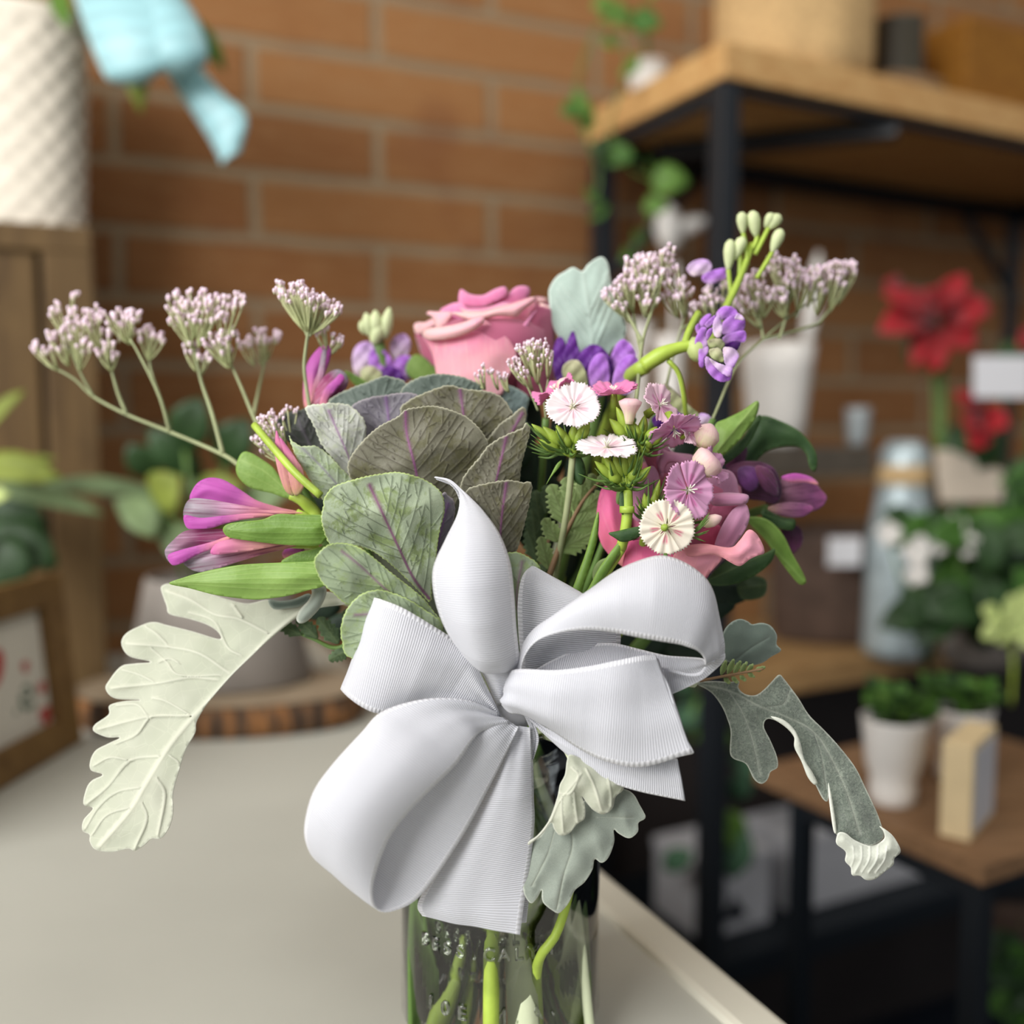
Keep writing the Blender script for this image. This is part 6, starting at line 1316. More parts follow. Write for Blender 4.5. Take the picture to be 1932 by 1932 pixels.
# ------------------------------------------------------------------ sea lavender
def lavender(label, stems, clusters, seed=0, top=None, xm=None, xb=None, via=(), name='sea_lavender', r0=1.0, grp=None):
    base = stems[0][0]; o = thing(name, P(*base[:3]), label, 'flower', grp); rs = random.Random(seed)
    mb = MB()
    for st in stems:
        mb.tube([P(*p[:3]) for p in st], [st[0][3] / F * .44, st[-1][3] / F * .44], 8, smooth_n=max(8, 6 * len(st)))
    mb.obj('stem', STEM_K, o)
    for (cx, cy, d, w_, h_, n, bx, by) in clusters:
        mb = MB(); B = P(bx, by, d)
        for i in range(n):
            a = rs.uniform(-1, 1); b = rs.uniform(-1, 1) * math.sqrt(max(0, 1 - a * a * .8)); x = cx + a * w_; y = cy + b * h_; dd = d + rs.uniform(-1, 1) * .008
            dirx, diry = (x - bx), (y - by); L = math.hypot(dirx, diry) + 1e-6; l_ = rs.uniform(12, 18) * r0; sx, sy = dirx / L * .55 + rs.uniform(-.3, .3), diry / L * .75 - .45; q = math.hypot(sx, sy); sx /= q; sy /= q
            s0 = P(x - sx * l_ * .5, y - sy * l_ * .5, dd); s1 = P(x + sx * l_ * .5, y + sy * l_ * .5, dd - .001)
            n0 = mb.n; mb.pod(s0, s1, rs.uniform(3.1, 4.6) * r0 / F * d, ((0, .35), (.3, .7), (.7, 1), (.9, 1), (1, .45)), 6)
            if i % 2 == 0:
                m_ = (B + s0) / 2 + np.array([0, 0, -.001]); mb.tube([B, m_, s0], [.00045, .0003], 5, 0, .12, smooth_n=5)
        mb.obj('flower_cluster', LIM, o)
    if top: stem(o, top, .0016, xm, xb, STEM_D, via=[(v[0], v[1], v[2] + .012) for v in via], neck=None)
    return o
def cl(cx, cy, w, h, n, d, bx=None, by=None): return (cx, cy, d, w, h, n, bx if bx is not None else cx, by if by is not None else cy + h + 25)
lavender('long sea lavender branch reaching to the far left, with many small pale pink heads', [
    [(560, 930, .43, 5), (470, 890, .44, 6), (421, 858, .45, 6), (321, 815, .465, 5.5), (239, 782, .475, 5), (176, 748, .48, 4), (140, 715, .48, 3), (95, 690, .48, 2.5)],
    [(239, 782, .475, 4), (222, 740, .475, 3.5), (208, 690, .475, 2.5), (198, 660, .475, 2)], [(321, 815, .465, 4.5), (300, 745, .46, 4), (262, 668, .46, 3), (245, 640, .46, 2)], [(300, 745, .47, 3.5), (285, 700, .475, 3), (280, 655, .475, 2)],
    [(421, 858, .45, 5), (400, 780, .455, 5), (380, 720, .46, 4), (368, 665, .46, 3)], [(176, 748, .48, 3), (150, 700, .478, 2), (128, 650, .475, 2)], [(368, 665, .46, 3), (350, 620, .46, 2), (330, 580, .46, 2)]],
    [cl(82, 655, 22, 18, 16, .48, 110, 700), cl(105, 585, 12, 20, 9, .478, 128, 640), cl(112, 640, 22, 22, 20, .477, 130, 690), cl(140, 605, 22, 24, 24, .476, 150, 690), cl(172, 600, 20, 26, 24, .474, 190, 670), cl(205, 640, 22, 18, 18, .472, 205, 690), cl(225, 600, 30, 18, 28, .468, 245, 650),
     cl(250, 595, 14, 14, 12, .465, 245, 640), cl(270, 630, 18, 16, 14, .474, 280, 680), cl(298, 638, 12, 12, 9, .474, 280, 680), cl(205, 668, 22, 10, 10, .472, 210, 700), cl(160, 650, 16, 20, 14, .476, 150, 700),
     cl(335, 572, 20, 22, 24, .46, 355, 640), cl(372, 565, 24, 18, 26, .458, 365, 640), cl(405, 570, 20, 16, 18, .456, 380, 640), cl(345, 605, 26, 16, 20, .46, 365, 660), cl(385, 598, 24, 14, 20, .457, 375, 655), cl(425, 590, 18, 18, 18, .455, 420, 660), cl(446, 566, 14, 15, 12, .454, 430, 640),
     cl(362, 655, 16, 14, 12, .462, 370, 700), cl(385, 675, 12, 10, 8, .462, 378, 710), cl(142, 560, 7, 7, 0 + 4, .478, 130, 600)], 1, (560, 930, .43), 790, 775, via=((680, 1120, .43), (830, 1290, .432)))
lavender('sea lavender sprig rising between the long left branch and the sharp pink sprig', [
    [(500, 830, .44, 5), (478, 785, .455, 6), (455, 730, .458, 5), (432, 680, .46, 4), (415, 650, .46, 2)], [(478, 785, .47, 4), (488, 735, .48, 4), (500, 680, .482, 3), (503, 650, .482, 2)]],
    [cl(400, 640, 22, 18, 22, .458, 428, 690), cl(432, 640, 18, 20, 20, .456, 435, 690), cl(415, 660, 22, 10, 12, .457, 432, 695), cl(482, 640, 16, 16, 12, .482, 495, 690), cl(508, 635, 20, 14, 18, .482, 503, 680), cl(465, 650, 14, 10, 8, .482, 480, 690)], 2, (500, 830, .44), 855, 830, via=((640, 1050, .445),))
lavender('sharp pink sea lavender sprig standing over the upright alstroemeria', [
    [(590, 800, .43, 4), (578, 730, .43, 5), (574, 690, .43, 5), (578, 650, .43, 4), (582, 625, .43, 3)], [(582, 640, .43, 2.5), (560, 590, .43, 2), (540, 565, .43, 1.5)], [(584, 635, .43, 2.5), (605, 600, .43, 2), (628, 585, .43, 1.5)], [(582, 630, .43, 2), (580, 590, .43, 2), (578, 565, .43, 1.5)]],
    [cl(527, 545, 10, 14, 16, .43, 575, 625), cl(543, 558, 16, 18, 30, .43, 578, 628), cl(562, 548, 16, 18, 34, .428, 580, 625), cl(582, 560, 16, 18, 32, .428, 582, 625), cl(602, 572, 16, 16, 30, .429, 586, 628), cl(625, 582, 18, 14, 28, .43, 588, 630), cl(638, 578, 8, 8, 8, .43, 590, 630),
     cl(612, 630, 18, 14, 14, .44, 620, 670), cl(635, 640, 14, 14, 12, .44, 620, 670), cl(606, 622, 6, 6, 4, .44, 620, 670)], 3, (590, 800, .43), 820, 830, via=((700, 1050, .44),), r0=.85)
lavender('slanting pink sea lavender sprig in front of the pale dusty miller leaf, upper right', [
    [(1195, 790, .42, 4), (1202, 741, .425, 4.5), (1212, 645, .44, 4), (1232, 579, .45, 3), (1248, 512, .455, 2)], [(1212, 645, .44, 3.5), (1185, 595, .445, 3), (1170, 560, .45, 2)], [(1210, 670, .44, 3), (1200, 620, .45, 2.5), (1190, 560, .455, 2)]],
    [cl(1155, 560, 18, 16, 20, .45, 1185, 600), cl(1180, 530, 20, 20, 28, .452, 1195, 590), cl(1200, 500, 22, 18, 26, .455, 1220, 570), cl(1228, 495, 20, 16, 24, .457, 1235, 560), cl(1258, 480, 14, 20, 16, .458, 1245, 540), cl(1215, 535, 24, 16, 26, .453, 1215, 590), cl(1245, 525, 20, 18, 22, .456, 1238, 580), cl(1168, 580, 14, 10, 8, .45, 1190, 610), cl(1225, 565, 22, 12, 14, .452, 1218, 600)], 4, (1195, 790, .42), 1075, 1100, via=((1100, 1050, .45),))
lavender('sea lavender sprig between the black post and the purple stock buds, upper right', [
    [(1255, 740, .44, 3), (1268, 680, .45, 3.5), (1285, 620, .46, 3), (1300, 570, .462, 2)], [(1285, 620, .46, 3), (1330, 600, .462, 2.5), (1375, 580, .463, 2)]],
    [cl(1275, 520, 16, 20, 20, .462, 1290, 580), cl(1290, 550, 18, 18, 20, .46, 1292, 600), cl(1265, 560, 16, 14, 14, .462, 1280, 600), cl(1320, 575, 18, 12, 14, .462, 1340, 600), cl(1345, 560, 18, 18, 20, .463, 1350, 600), cl(1370, 535, 10, 20, 14, .464, 1360, 590), cl(1375, 570, 18, 10, 12, .463, 1360, 595), cl(1300, 595, 10, 10, 6, .462, 1300, 620)], 5, (1255, 740, .44), 1050, 1060, via=((1150, 1000, .45),))
lavender('broad sea lavender spray leaning out to the right in front of the frosted vase', [
    [(1345, 790, .43, 3), (1390, 690, .45, 4), (1440, 640, .465, 4), (1500, 590, .475, 3.5), (1545, 560, .48, 2.5), (1590, 530, .483, 2)], [(1440, 640, .465, 3), (1432, 590, .468, 3), (1425, 555, .47, 2)], [(1470, 640, .467, 3), (1485, 590, .47, 3), (1492, 540, .473, 2)], [(1500, 600, .475, 3), (1520, 560, .477, 2.5), (1530, 530, .478, 2)],
    [(1545, 610, .478, 3), (1580, 565, .482, 2.5), (1605, 530, .485, 2)], [(1440, 640, .465, 3), (1500, 625, .475, 3), (1545, 610, .478, 3)]],
    [cl(1402, 555, 16, 18, 18, .466, 1430, 600), cl(1425, 530, 18, 18, 24, .468, 1435, 595), cl(1445, 555, 18, 18, 24, .467, 1440, 600), cl(1462, 500, 12, 20, 20, .47, 1480, 570), cl(1480, 530, 18, 20, 28, .47, 1485, 590), cl(1495, 500, 14, 18, 20, .472, 1492, 570), cl(1470, 560, 18, 14, 18, .468, 1480, 600),
     cl(1510, 530, 16, 18, 22, .474, 1505, 590), cl(1530, 515, 16, 16, 22, .476, 1525, 580), cl(1555, 515, 16, 16, 20, .478, 1545, 580), cl(1578, 510, 16, 16, 20, .48, 1565, 580), cl(1602, 508, 14, 14, 18, .483, 1580, 575), cl(1585, 535, 18, 10, 12, .481, 1565, 590), cl(1545, 545, 18, 10, 12, .478, 1540, 595), cl(1410, 580, 20, 10, 12, .465, 1435, 620)], 6, (1345, 790, .43), 1090, 1115, via=((1250, 1000, .44), (1100, 1250, .44)))
lavender('small fine sea lavender sprig in front of the pink rose, beside the kale', [
    [(1030, 790, .42, 2.2), (1024, 745, .42, 2.2), (1008, 700, .422, 2), (990, 660, .424, 1.4)], [(1028, 755, .42, 2), (1036, 700, .42, 1.6), (1040, 660, .42, 1.2)], [(1015, 775, .42, 2), (1000, 740, .42, 1.6), (980, 700, .42, 1.2)], [(1012, 710, .421, 1.6), (1018, 680, .42, 1.2), (1020, 655, .42, 1)]],
    [cl(985, 660, 12, 12, 22, .422, 1005, 710), cl(1005, 652, 12, 10, 22, .421, 1012, 705), cl(1025, 650, 10, 10, 18, .42, 1022, 700), cl(1035, 672, 8, 16, 18, .42, 1034, 715), cl(970, 685, 12, 12, 20, .422, 995, 730), cl(985, 705, 14, 10, 20, .421, 1005, 735), cl(1010, 680, 14, 12, 18, .421, 1015, 725),
     cl(950, 710, 10, 8, 12, .424, 960, 740), cl(930, 702, 10, 8, 10, .425, 940, 735), cl(905, 708, 10, 8, 10, .425, 915, 735), cl(910, 695, 5, 10, 5, .425, 915, 735)], 7, (1030, 790, .42), 1055, 1075, via=((1010, 1050, .44),), r0=.62)
lavender('green-budded sea lavender tuft left of the kale, above the pink alstroemeria bud', [
    [(560, 900, .42, 3), (530, 860, .422, 3), (500, 820, .424, 2)]],
    [cl(500, 800, 16, 16, 26, .424, 530, 850), cl(520, 785, 18, 10, 22, .424, 540, 840), cl(545, 776, 16, 8, 14, .426, 550, 830), cl(490, 825, 14, 12, 20, .424, 525, 860), cl(505, 845, 16, 12, 20, .422, 535, 870), cl(520, 820, 16, 18, 24, .423, 540, 860)], 8, (560, 900, .42), 865, 850, via=((700, 1130, .44),), r0=.7)
# ------------------------------------------------------------------ dusty miller
def cz(o, s, pts): return [(o[0] + x / s, o[1] + y / s) for x, y in pts]
mB = thing('dusty_miller_leaf', P(1120, 690, .465), 'pale blue-grey scalloped dusty miller leaf behind the pink rose', 'leaf')
ol = [(1035, 560), (1038, 540), (1050, 522), (1066, 512), (1082, 504), (1098, 512), (1108, 500), (1124, 488), (1138, 485), (1148, 500), (1153, 530), (1165, 575), (1182, 615), (1175, 645), (1155, 660), (1140, 685), (1110, 690), (1075, 660), (1045, 620)]
blade('blade', ol, .462, MILL_B, mB, puff=.005, pw=35, veins=autoveins([(1120, 688), (1115, 620), (1100, 520)], ol, 4, 32, (1.4, .8), .9, False, .1, .7, .1, (2.5, 1)), vrel=.0004, axis=((1120, 690), (1100, 500)), ripple=.001, rlen=60, edgew=6)
stem(mB, (1120, 688, .465), .0022, 1030, 1020, STEM_W, dm=.46, db=.455, neck=985)

mL = thing('dusty_miller_leaf', P(620, 1130, .425), 'large pale dusty miller leaf drooping to the lower left over the counter', 'leaf')
ol = cz((140, 1050), 3.22, [(528, 200), (545, 172), (590, 165), (700, 180), (900, 250), (1050, 285), (1170, 262), (1215, 290), (1250, 312), (1320, 300), (1380, 285), (1460, 240), (1540, 215), (1640, 240), (1700, 250), (1640, 290), (1500, 310), (1390, 350), (1300, 410), (1180, 510), (1050, 630), (940, 740), (820, 880), (745, 1000), (735, 1070), (680, 1170), (640, 1290), (600, 1440), (602, 1550), (580, 1640), (530, 1710), (470, 1715), (430, 1750), (370, 1788), (330, 1775), (230, 1795), (130, 1780), (95, 1730), (95, 1690), (52, 1665), (58, 1600), (115, 1530), (58, 1505), (75, 1410), (110, 1360), (175, 1325), (105, 1300), (98, 1245), (130, 1180), (200, 1140), (280, 1100), (200, 1098), (120, 1062), (128, 1020), (210, 960), (215, 905), (300, 880), (405, 872), (250, 862), (192, 805), (215, 750), (285, 668), (370, 650), (465, 640), (335, 605), (288, 530), (320, 465), (425, 412), (490, 398), (560, 415), (720, 455), (885, 502), (870, 455), (800, 412), (700, 380), (580, 350), (562, 300)])
mid = cz((140, 1050), 3.22, [(1640, 262), (1500, 285), (1350, 352), (1170, 505), (1000, 690), (850, 840), (700, 1000), (560, 1180), (430, 1395), (340, 1545), (160, 1755)])
def V3(pts, a=2.4, b=1.): return (cz((140, 1050), 3.22, pts), a, b)
vl = [(mid, 4.6, 2.0), V3([(1180, 470), (1000, 380), (850, 350), (700, 260), (560, 210)]), V3([(1010, 600), (930, 550), (850, 395), (700, 340)], 1.8), V3([(930, 700), (760, 590), (580, 550), (320, 530)]), V3([(580, 550), (500, 470), (440, 430)], 1.6), V3([(860, 745), (700, 735), (500, 770), (230, 800)]), V3([(500, 770), (400, 720), (300, 690)], 1.4),
      V3([(720, 965), (480, 970), (330, 1000), (150, 1050)]), V3([(440, 960), (380, 900), (260, 905)], 1.4), V3([(700, 960), (560, 880), (480, 860)], 1.4), V3([(520, 1210), (340, 1240), (200, 1400), (80, 1500)]), V3([(340, 1240), (220, 1220), (120, 1270)], 1.4), V3([(700, 970), (480, 970), (380, 1080), (250, 1140)], 1.6),
      V3([(400, 1400), (260, 1430), (150, 1520), (70, 1650)], 2.), V3([(350, 1520), (200, 1570), (110, 1690)], 1.8), V3([(410, 1500), (440, 1600), (370, 1770)], 2.), V3([(500, 1350), (550, 1450), (510, 1690)], 2.), V3([(580, 1210), (640, 1280), (600, 1500)], 1.4), V3([(640, 650), (580, 620), (520, 640)], 1.3), V3([(880, 720), (640, 720), (560, 640), (470, 560)], 1.3), V3([(960, 290), (1020, 370)], 1.6)]
blade('blade', ol, .402, MILL_P, mL, g=(-.004, -.007), puff=.003, pw=30, step=4.5, veins=vl, vrel=.0008, axis=(mid[0], mid[-1]), ripple=.0012, rlen=90, edgew=5, thick=.0009)
blade('curled_lobe', cz((140, 1050), 3.22, [(1440, 180), (1520, 180), (1530, 230), (1500, 300), (1460, 350), (1410, 395), (1370, 405), (1350, 375), (1375, 320), (1420, 270), (1445, 220)]), .400, MILL_S, mL, puff=.004, pw=12, step=4)
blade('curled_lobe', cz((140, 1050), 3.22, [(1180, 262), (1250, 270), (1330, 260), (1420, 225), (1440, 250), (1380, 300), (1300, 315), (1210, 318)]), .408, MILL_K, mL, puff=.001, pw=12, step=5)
mb = MB(); mb.tube([P(645, 1130, .423), P(690, 1150, .43), P(760, 1230, .43)], .0022, 8, smooth_n=12); mb.obj('petiole', STEM_W, mL)
stem(mL, (750, 1225, .43), .0024, 880, 940, STEM_W, dm=.425, db=.42, neck=925)

mR = thing('dusty_miller_leaf', P(1320, 1290, .40), 'felted grey dusty miller leaf arching down to the right, its tip curled white', 'leaf')
O5 = (1280, 1120)
ol = cz(O5, 3.45, [(60, 560), (120, 572), (230, 570), (330, 575), (395, 570), (390, 610), (430, 652), (500, 662), (560, 622), (610, 570), (655, 528), (690, 560), (780, 680), (850, 790), (950, 890), (1050, 1000), (1150, 1130), (1220, 1270), (1290, 1420), (1325, 1520), (1332, 1590), (1250, 1640), (1150, 1612), (1080, 1575), (1020, 1560), (1005, 1450), (982, 1280), (972, 1350), (940, 1335), (900, 1260), (860, 1180), (810, 1100), (780, 1020), (760, 950), (720, 890), (650, 835), (580, 815), (556, 865), (600, 960), (640, 1060), (645, 1130), (600, 1160), (580, 1210), (540, 1238), (490, 1205), (440, 1110), (360, 1075), (335, 1030), (340, 900), (320, 820), (280, 730), (220, 650), (150, 605)])
vl = [(cz(O5, 3.45, [(150, 590), (350, 640), (520, 730), (700, 800), (880, 900), (1000, 1080), (1100, 1300), (1180, 1560)]), 3., 1.5), (cz(O5, 3.45, [(330, 640), (420, 780), (480, 950), (530, 1180)]), 2., 1.), (cz(O5, 3.45, [(560, 740), (680, 720), (720, 640)]), 1.6, .8), (cz(O5, 3.45, [(880, 900), (930, 1050), (960, 1260)]), 1.6, .8)]
def arch(x, y): return .012 * ((x - 1450) / 150.) ** 2 * (x > 1450) * -1 + .0
blade('blade', ol, .394, MILL_D, mR, g=(-.003, -.004), puff=.005, pw=28, step=4.5, veins=vl, vrel=-.0006, axis=((1330, 1290), (1640, 1580)), ripple=.0012, rlen=60, edgew=4, thick=.0012)
ol2 = cz(O5, 3.45, [(280, 400), (290, 260), (340, 190), (400, 165), (450, 180), (480, 200), (540, 190), (600, 210), (640, 270), (638, 330), (668, 370), (600, 412), (540, 452), (440, 470), (340, 450)])
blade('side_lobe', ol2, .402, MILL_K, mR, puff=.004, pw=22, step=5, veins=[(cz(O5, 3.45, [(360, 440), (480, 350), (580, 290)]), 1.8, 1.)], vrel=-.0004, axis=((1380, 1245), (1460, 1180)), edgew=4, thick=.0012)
ol3 = cz(O5, 3.45, [(1028, 1590), (1045, 1555), (1090, 1560), (1150, 1605), (1250, 1640), (1335, 1600), (1335, 1550), (1308, 1512), (1380, 1560), (1425, 1620), (1445, 1680), (1405, 1722), (1400, 1760), (1360, 1795), (1280, 1855), (1220, 1862), (1180, 1835), (1130, 1832), (1120, 1780), (1085, 1740), (1088, 1680), (1030, 1630)])
blade('curled_tip', ol3, .383, MILL_W, mR, g=(0, .003), puff=.005, pw=22, step=4, veins=[(cz(O5, 3.45, [(1300 - k * 55, 1640 + abs(k) * 4), (1290 - k * 50, 1730), (1240 - k * 45, 1810)]), 1.2, .8) for k in (-1, 0, 1, 2, 3)], vrel=.0004, axis=((1640, 1570), (1640, 1660)), edgew=5, thick=.0009)
blade('turned_edge', cz(O5, 3.45, [(600, 800), (680, 820), (750, 880), (790, 960), (820, 1080), (870, 1160), (905, 1235), (880, 1240), (840, 1190), (800, 1090), (755, 1000), (752, 930), (700, 870)]), .387, MILL_W, mR, puff=.002, pw=8, step=4)
blade('turned_edge', cz(O5, 3.45, [(975, 1230), (990, 1290), (1010, 1400), (1030, 1550), (1010, 1545), (990, 1420), (978, 1320)]), .385, MILL_W, mR, puff=.001, pw=6, step=4)
mb = MB(); mb.tube([P(1310, 1288, .397), P(1250, 1290, .41), P(1120, 1360, .425)], .002, 8, smooth_n=12); mb.obj('petiole', STEM_W, mR)
stem(mR, (1120, 1360, .425), .0022, 1075, 1120, STEM_W, dm=.425, db=.425, neck=1010)

mC = thing('dusty_miller_leaf', P(1060, 1450, .385), 'dusty miller leaf hanging under the bow before the jar, with pale folded lobes', 'leaf')
O6 = (700, 1380)
ol = cz(O6, 3.45, [(1030, 740), (1100, 680), (1170, 590), (1250, 560), (1390, 450), (1480, 400), (1560, 380), (1650, 375), (1710, 410), (1750, 480), (1785, 545), (1780, 570), (1740, 595), (1738, 650), (1700, 688), (1665, 692), (1610, 662), (1580, 638), (1582, 720), (1545, 820), (1500, 855), (1455, 830), (1440, 900), (1390, 980), (1325, 1035), (1290, 1110), (1250, 1160), (1212, 1182), (1130, 1125), (1112, 1080), (1112, 1030), (1080, 1085), (1042, 1118), (1000, 1062), (990, 980), (1010, 850)])
blade('blade', ol, .379, MILL_S, mC, g=(-.001, -.003), puff=.005, pw=30, step=4.5, veins=[(cz(O6, 3.45, [(1290, 560), (1310, 750), (1250, 950), (1210, 1150)]), 1.6, .8), (cz(O6, 3.45, [(1480, 560), (1560, 560), (1700, 560)]), 1.4, .8), (cz(O6, 3.45, [(1200, 640), (1150, 800), (1050, 1000)]), 1.4, .8)], vrel=-.0005, axis=(cz(O6, 3.45, [(1450, 420)])[0], cz(O6, 3.45, [(1150, 1150)])[0]), ripple=.0012, rlen=60, edgew=4, thick=.001)
ol = cz(O6, 3.45, [(1275, 190), (1300, 150), (1420, 200), (1640, 300), (1642, 375), (1592, 425), (1570, 500), (1512, 537), (1450, 512), (1410, 470), (1372, 420), (1392, 480), (1390, 565), (1342, 600), (1290, 662), (1230, 675), (1192, 635), (1172, 590), (1120, 660), (1030, 737), (1028, 715), (1090, 670), (1165, 565), (1215, 420), (1228, 350), (1262, 280)])
vl = [(cz(O6, 3.45, a), 1.7, .9) for a in ([(1400, 250), (1450, 350), (1500, 510)], [(1360, 280), (1300, 400), (1215, 400)], [(1240, 420), (1240, 520), (1252, 655)], [(1320, 400), (1330, 500), (1345, 590)], [(1310, 240), (1345, 300), (1230, 450), (1170, 580)], [(1540, 300), (1560, 400), (1560, 480)])]
blade('folded_lobes', ol, .3735, MILL_P, mC, puff=.004, pw=20, step=4, veins=vl, vrel=.0006, axis=(cz(O6, 3.45, [(1300, 180)])[0], cz(O6, 3.45, [(1300, 680)])[0]), ripple=.0008, rlen=50, edgew=5, thick=.0009)
mb = MB(); mb.tube([P(1085, 1440, .38), P(1060, 1400, .395), P(1010, 1380, .43)], .002, 8, smooth_n=12); mb.obj('petiole', STEM_W, mC)
stem(mC, (1010, 1400, .43), .002, 1085, 1060, STEM_B, dm=.44, db=.44, neck=1015)
# the lime side shoot that crosses the right of the jar
ls = thing('side_shoot', P(1075, 1700, .405), 'curved lime-green shoot crossing the right side of the jar below the dusty miller leaf', 'stem')
mb = MB(); mb.tube([P(1090, 1600, .42), P(1070, 1700, .405), P(1048, 1765, .40), P(1022, 1800, .40), P(1012, 1840, .41), P(1015, 1930, .415)], [.0018, .002, .0026], 8, smooth_n=24); mb.obj('shoot', STEM_L, ls)

# ------------------------------------------------------------------ the white ribbon bow
bow = thing('ribbon_bow', P(960, 1360, .380), 'large white grosgrain ribbon bow with loops and tails tied to the front of the jar', 'bow')
def rib(nm, L, R, d, **k):
    """edge points in pairs with one distance each"""
    e1 = [(a[0], a[1], d[i] if np.ndim(d[i]) == 0 else d[i][0]) for i, a in enumerate(L)]; e2 = [(a[0], a[1], d[i] if np.ndim(d[i]) == 0 else d[i][1]) for i, a in enumerate(R)]
    kw = dict(n=110, m=18, thick=.0005, wrinkle=.0006); kw.update(k); return sheet(nm, e1, e2, RIB, bow, **kw)
# tall loop going up
rib('loop', [(938, 1330), (905, 1262), (866, 1225), (838, 1180), (820, 1125), (818, 1072), (840, 1020), (862, 975), (868, 945), (864, 925), (845, 908), (820, 901)],
    [(962, 1325), (977, 1262), (979, 1240), (973, 1180), (969, 1120), (962, 1062), (942, 1008), (912, 965), (890, 942), (872, 925), (850, 906), (822, 900)],
    [.383, .378, .372, .368, .366, .366, .369, .374, .378, .383, .389, .394], bellies=[0, .003, .010, .011, .010, .007, .003, .001, 0, 0, 0], seed=1)
rib('loop', [(822, 901), (850, 915), (868, 950), (880, 1050), (890, 1180), (925, 1300)], [(822, 901), (870, 925), (915, 975), (945, 1080), (955, 1200), (955, 1310)], [.394, .392, .392, .394, .394, .386], n=50, seed=2)
# hidden right loop behind
rib('loop', [(985, 1330), (984, 1262), (979, 1200), (977, 1140), (984, 1092), (1000, 1073), (1010, 1090)], [(1060, 1330), (1150, 1275), (1170, 1215), (1160, 1165), (1102, 1122), (1010, 1073), (1012, 1088)], [.388, .386, .384, .384, .385, .388, .395], bellies=[0, .002, .004, .003, .001, 0], seed=3, n=70)
# left upper loop
rib('loop', [(945, 1350), (912, 1282), (893, 1238), (862, 1210), (820, 1183), (765, 1150), (730, 1135), (706, 1128), (712, 1140), (760, 1170)],
    [(938, 1352), (885, 1335), (840, 1325), (800, 1326), (755, 1340), (712, 1345), (675, 1328), (648, 1305), (655, 1302), (740, 1330)],
    [.380, .376, .374, .373, .371, .369, .370, .374, .381, .386], bellies=[0, .001, .001, .003, .004, .003, .002, .0, 0, 0], seed=4, wrinkle=.0012)
# lower left big loop
rib('loop', [(935, 1345), (880, 1322), (800, 1320), (722, 1343), (682, 1383), (630, 1440), (594, 1490), (578, 1540), (576, 1580), (590, 1615), (612, 1625), (650, 1580), (720, 1490), (820, 1400), (900, 1360), (950, 1355)],
    [(962, 1364), (912, 1378), (893, 1395), (862, 1440), (822, 1480), (768, 1535), (732, 1585), (708, 1650), (703, 1690), (712, 1716), (742, 1719), (795, 1688), (868, 1585), (920, 1490), (955, 1420), (978, 1372)],
    [.378, .372, .366, .362, .358, .355, .354, .355, .357, .361, .365, .369, .372, .374, .376, .379], bellies=[0, .001, .002, .005, .007, .007, .006, .003, .001, 0, 0, -.002, -.004, -.003, 0], seed=5, n=150, wrinkle=.0012)
# tail going down
rib('tail', [(958, 1368), (935, 1425), (905, 1500), (868, 1570), (825, 1640), (795, 1690), (788, 1712), (797, 1728)], [(1000, 1372), (1003, 1430), (1006, 1500), (1008, 1550), (1001, 1620), (992, 1680), (985, 1730), (981, 1763)],
    [.383, .382, .381, .380, .379, .378, .377, .377], bellies=[0, .004, .006, .005, .004, .003, .002, .001], seed=6, wrinkle=.0012)
rib('tail', [(975, 1370), (960, 1450), (955, 1560), (955, 1660), (960, 1745)], [(1002, 1375), (1006, 1450), (1007, 1560), (1001, 1660), (993, 1740)], [.386, .386, .385, .384, .382], seed=7, n=50)
rib('tail', [(985, 1340), (1000, 1375), (1000, 1400), (1000, 1430)], [(1000, 1345), (1012, 1375), (1016, 1398), (1006, 1432)], [.3845, .3845, .3845, .3845], seed=8, n=30)
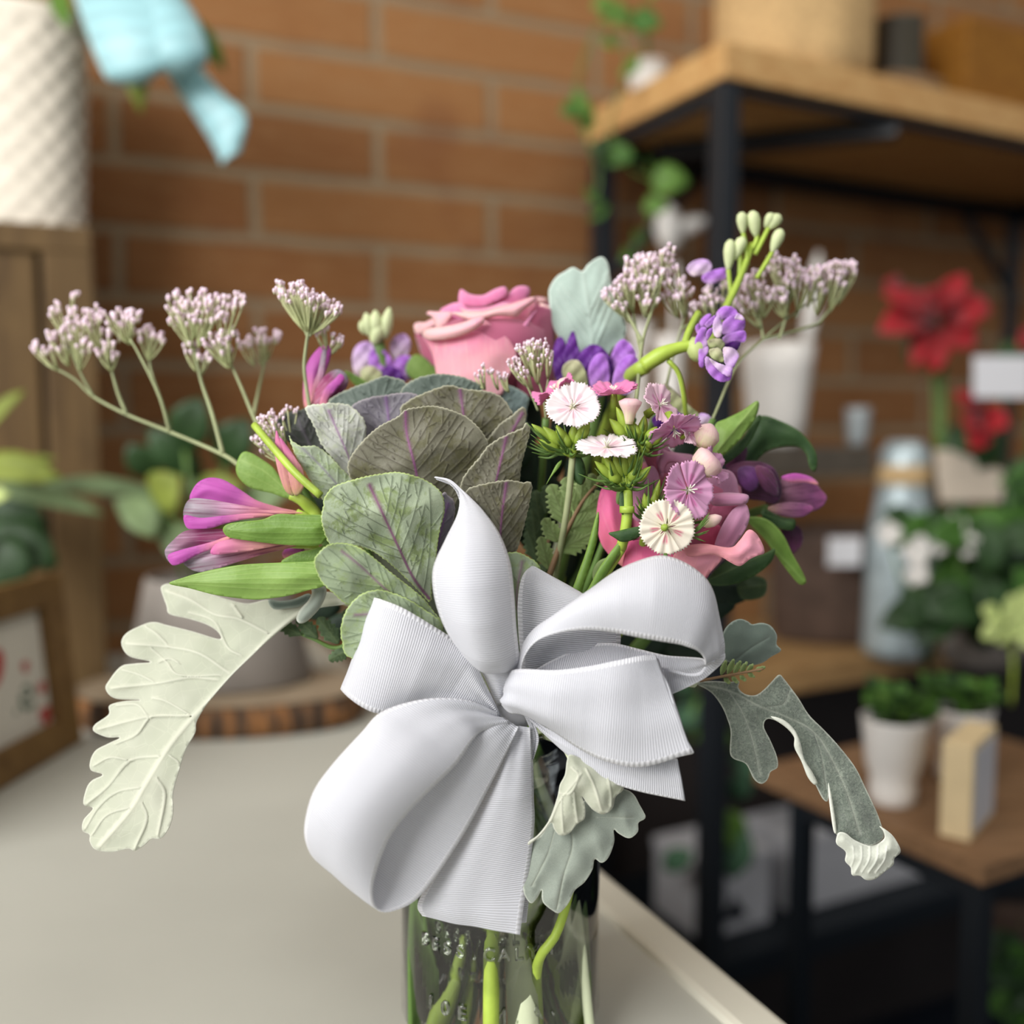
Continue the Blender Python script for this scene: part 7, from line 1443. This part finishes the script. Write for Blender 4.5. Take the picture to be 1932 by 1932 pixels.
# right lower tail pair
rib('tail', [(975, 1330), (1028, 1372), (1070, 1385), (1130, 1395), (1200, 1415), (1278, 1432)], [(990, 1350), (1030, 1388), (1078, 1430), (1126, 1464), (1195, 1490), (1293, 1511)], [.383, .380, .376, .373, .371, .371], seed=9, n=70, bellies=[0, .001, .001, .001])
rib('tail', [(952, 1305), (962, 1275), (978, 1262), (1048, 1264), (1110, 1257), (1165, 1246), (1205, 1238), (1236, 1236)], [(946, 1330), (962, 1345), (990, 1350), (1045, 1380), (1098, 1415), (1150, 1438), (1215, 1446), (1306, 1420)],
    [(.380, .380), (.374, .376), (.369, .374), (.363, .371), (.361, .368), (.360, .363), (.361, .362), (.364, .362)], seed=10, bellies=[0, .003, .005, .006, .005, .003, .001, 0], wrinkle=.0012)
rib('loop', [(1236, 1236), (1244, 1250), (1215, 1262), (1120, 1275), (1010, 1300)], [(1306, 1420), (1300, 1424), (1245, 1430), (1130, 1415), (1000, 1345)], [(.364, .362), (.369, .367), (.374, .372), (.378, .377), (.383, .381)], seed=11, n=50)
# big right loop
rib('loop', [(966, 1300), (984, 1228), (1012, 1190), (1060, 1158), (1112, 1114), (1162, 1078), (1212, 1056), (1252, 1049), (1292, 1062), (1328, 1088), (1346, 1118), (1357, 1165), (1366, 1210), (1367, 1232)],
    [(985, 1325), (984, 1255), (1010, 1212), (1058, 1193), (1110, 1188), (1160, 1193), (1205, 1202), (1245, 1209), (1280, 1215), (1300, 1221), (1314, 1227), (1324, 1235), (1330, 1246), (1331, 1254)],
    [(.381, .379), (.376, .370), (.373, .365), (.370, .361), (.368, .358), (.367, .357), (.367, .356), (.367, .356), (.367, .357), (.367, .358), (.368, .360), (.370, .363), (.372, .365), (.374, .367)], seed=12, n=130, bellies=[0, .001, .003, .006, .008, .008, .006, .004, .002, .001, 0], wrinkle=.0008)
rib('loop', [(1331, 1254), (1329, 1248), (1322, 1243), (1296, 1240), (1254, 1236), (1204, 1224), (1172, 1216), (1142, 1213), (1095, 1222), (1008, 1265), (975, 1310)],
    [(1367, 1232), (1366, 1244), (1350, 1262), (1322, 1284), (1262, 1312), (1225, 1320), (1180, 1325), (1120, 1325), (1060, 1325), (1020, 1335), (985, 1345)],
    [(.367, .374), (.3685, .3745), (.371, .3755), (.374, .376), (.377, .377), (.380, .378), (.380, .379), (.381, .380), (.382, .381), (.382, .381), (.383, .383)], seed=13, n=110)
rib('fold', [(1200, 1240), (1232, 1252), (1263, 1262), (1298, 1270), (1318, 1269), (1330, 1258)], [(1200, 1244), (1232, 1257), (1263, 1267), (1297, 1275), (1321, 1274), (1333, 1260)], [.3735, .3735, .3725, .371, .369, .367], n=40, m=5, wrinkle=0)
mb = MB(); G = []
c0 = P(962, 1338, .381)
mb.lathe([(0, -.009), (.006, -.007), (.0085, 0), (.007, .007), (0, .010)], c0 + np.array([0, .007, -.002]), 24, 1.15, .6); mb.obj('knot', RIB, bow)
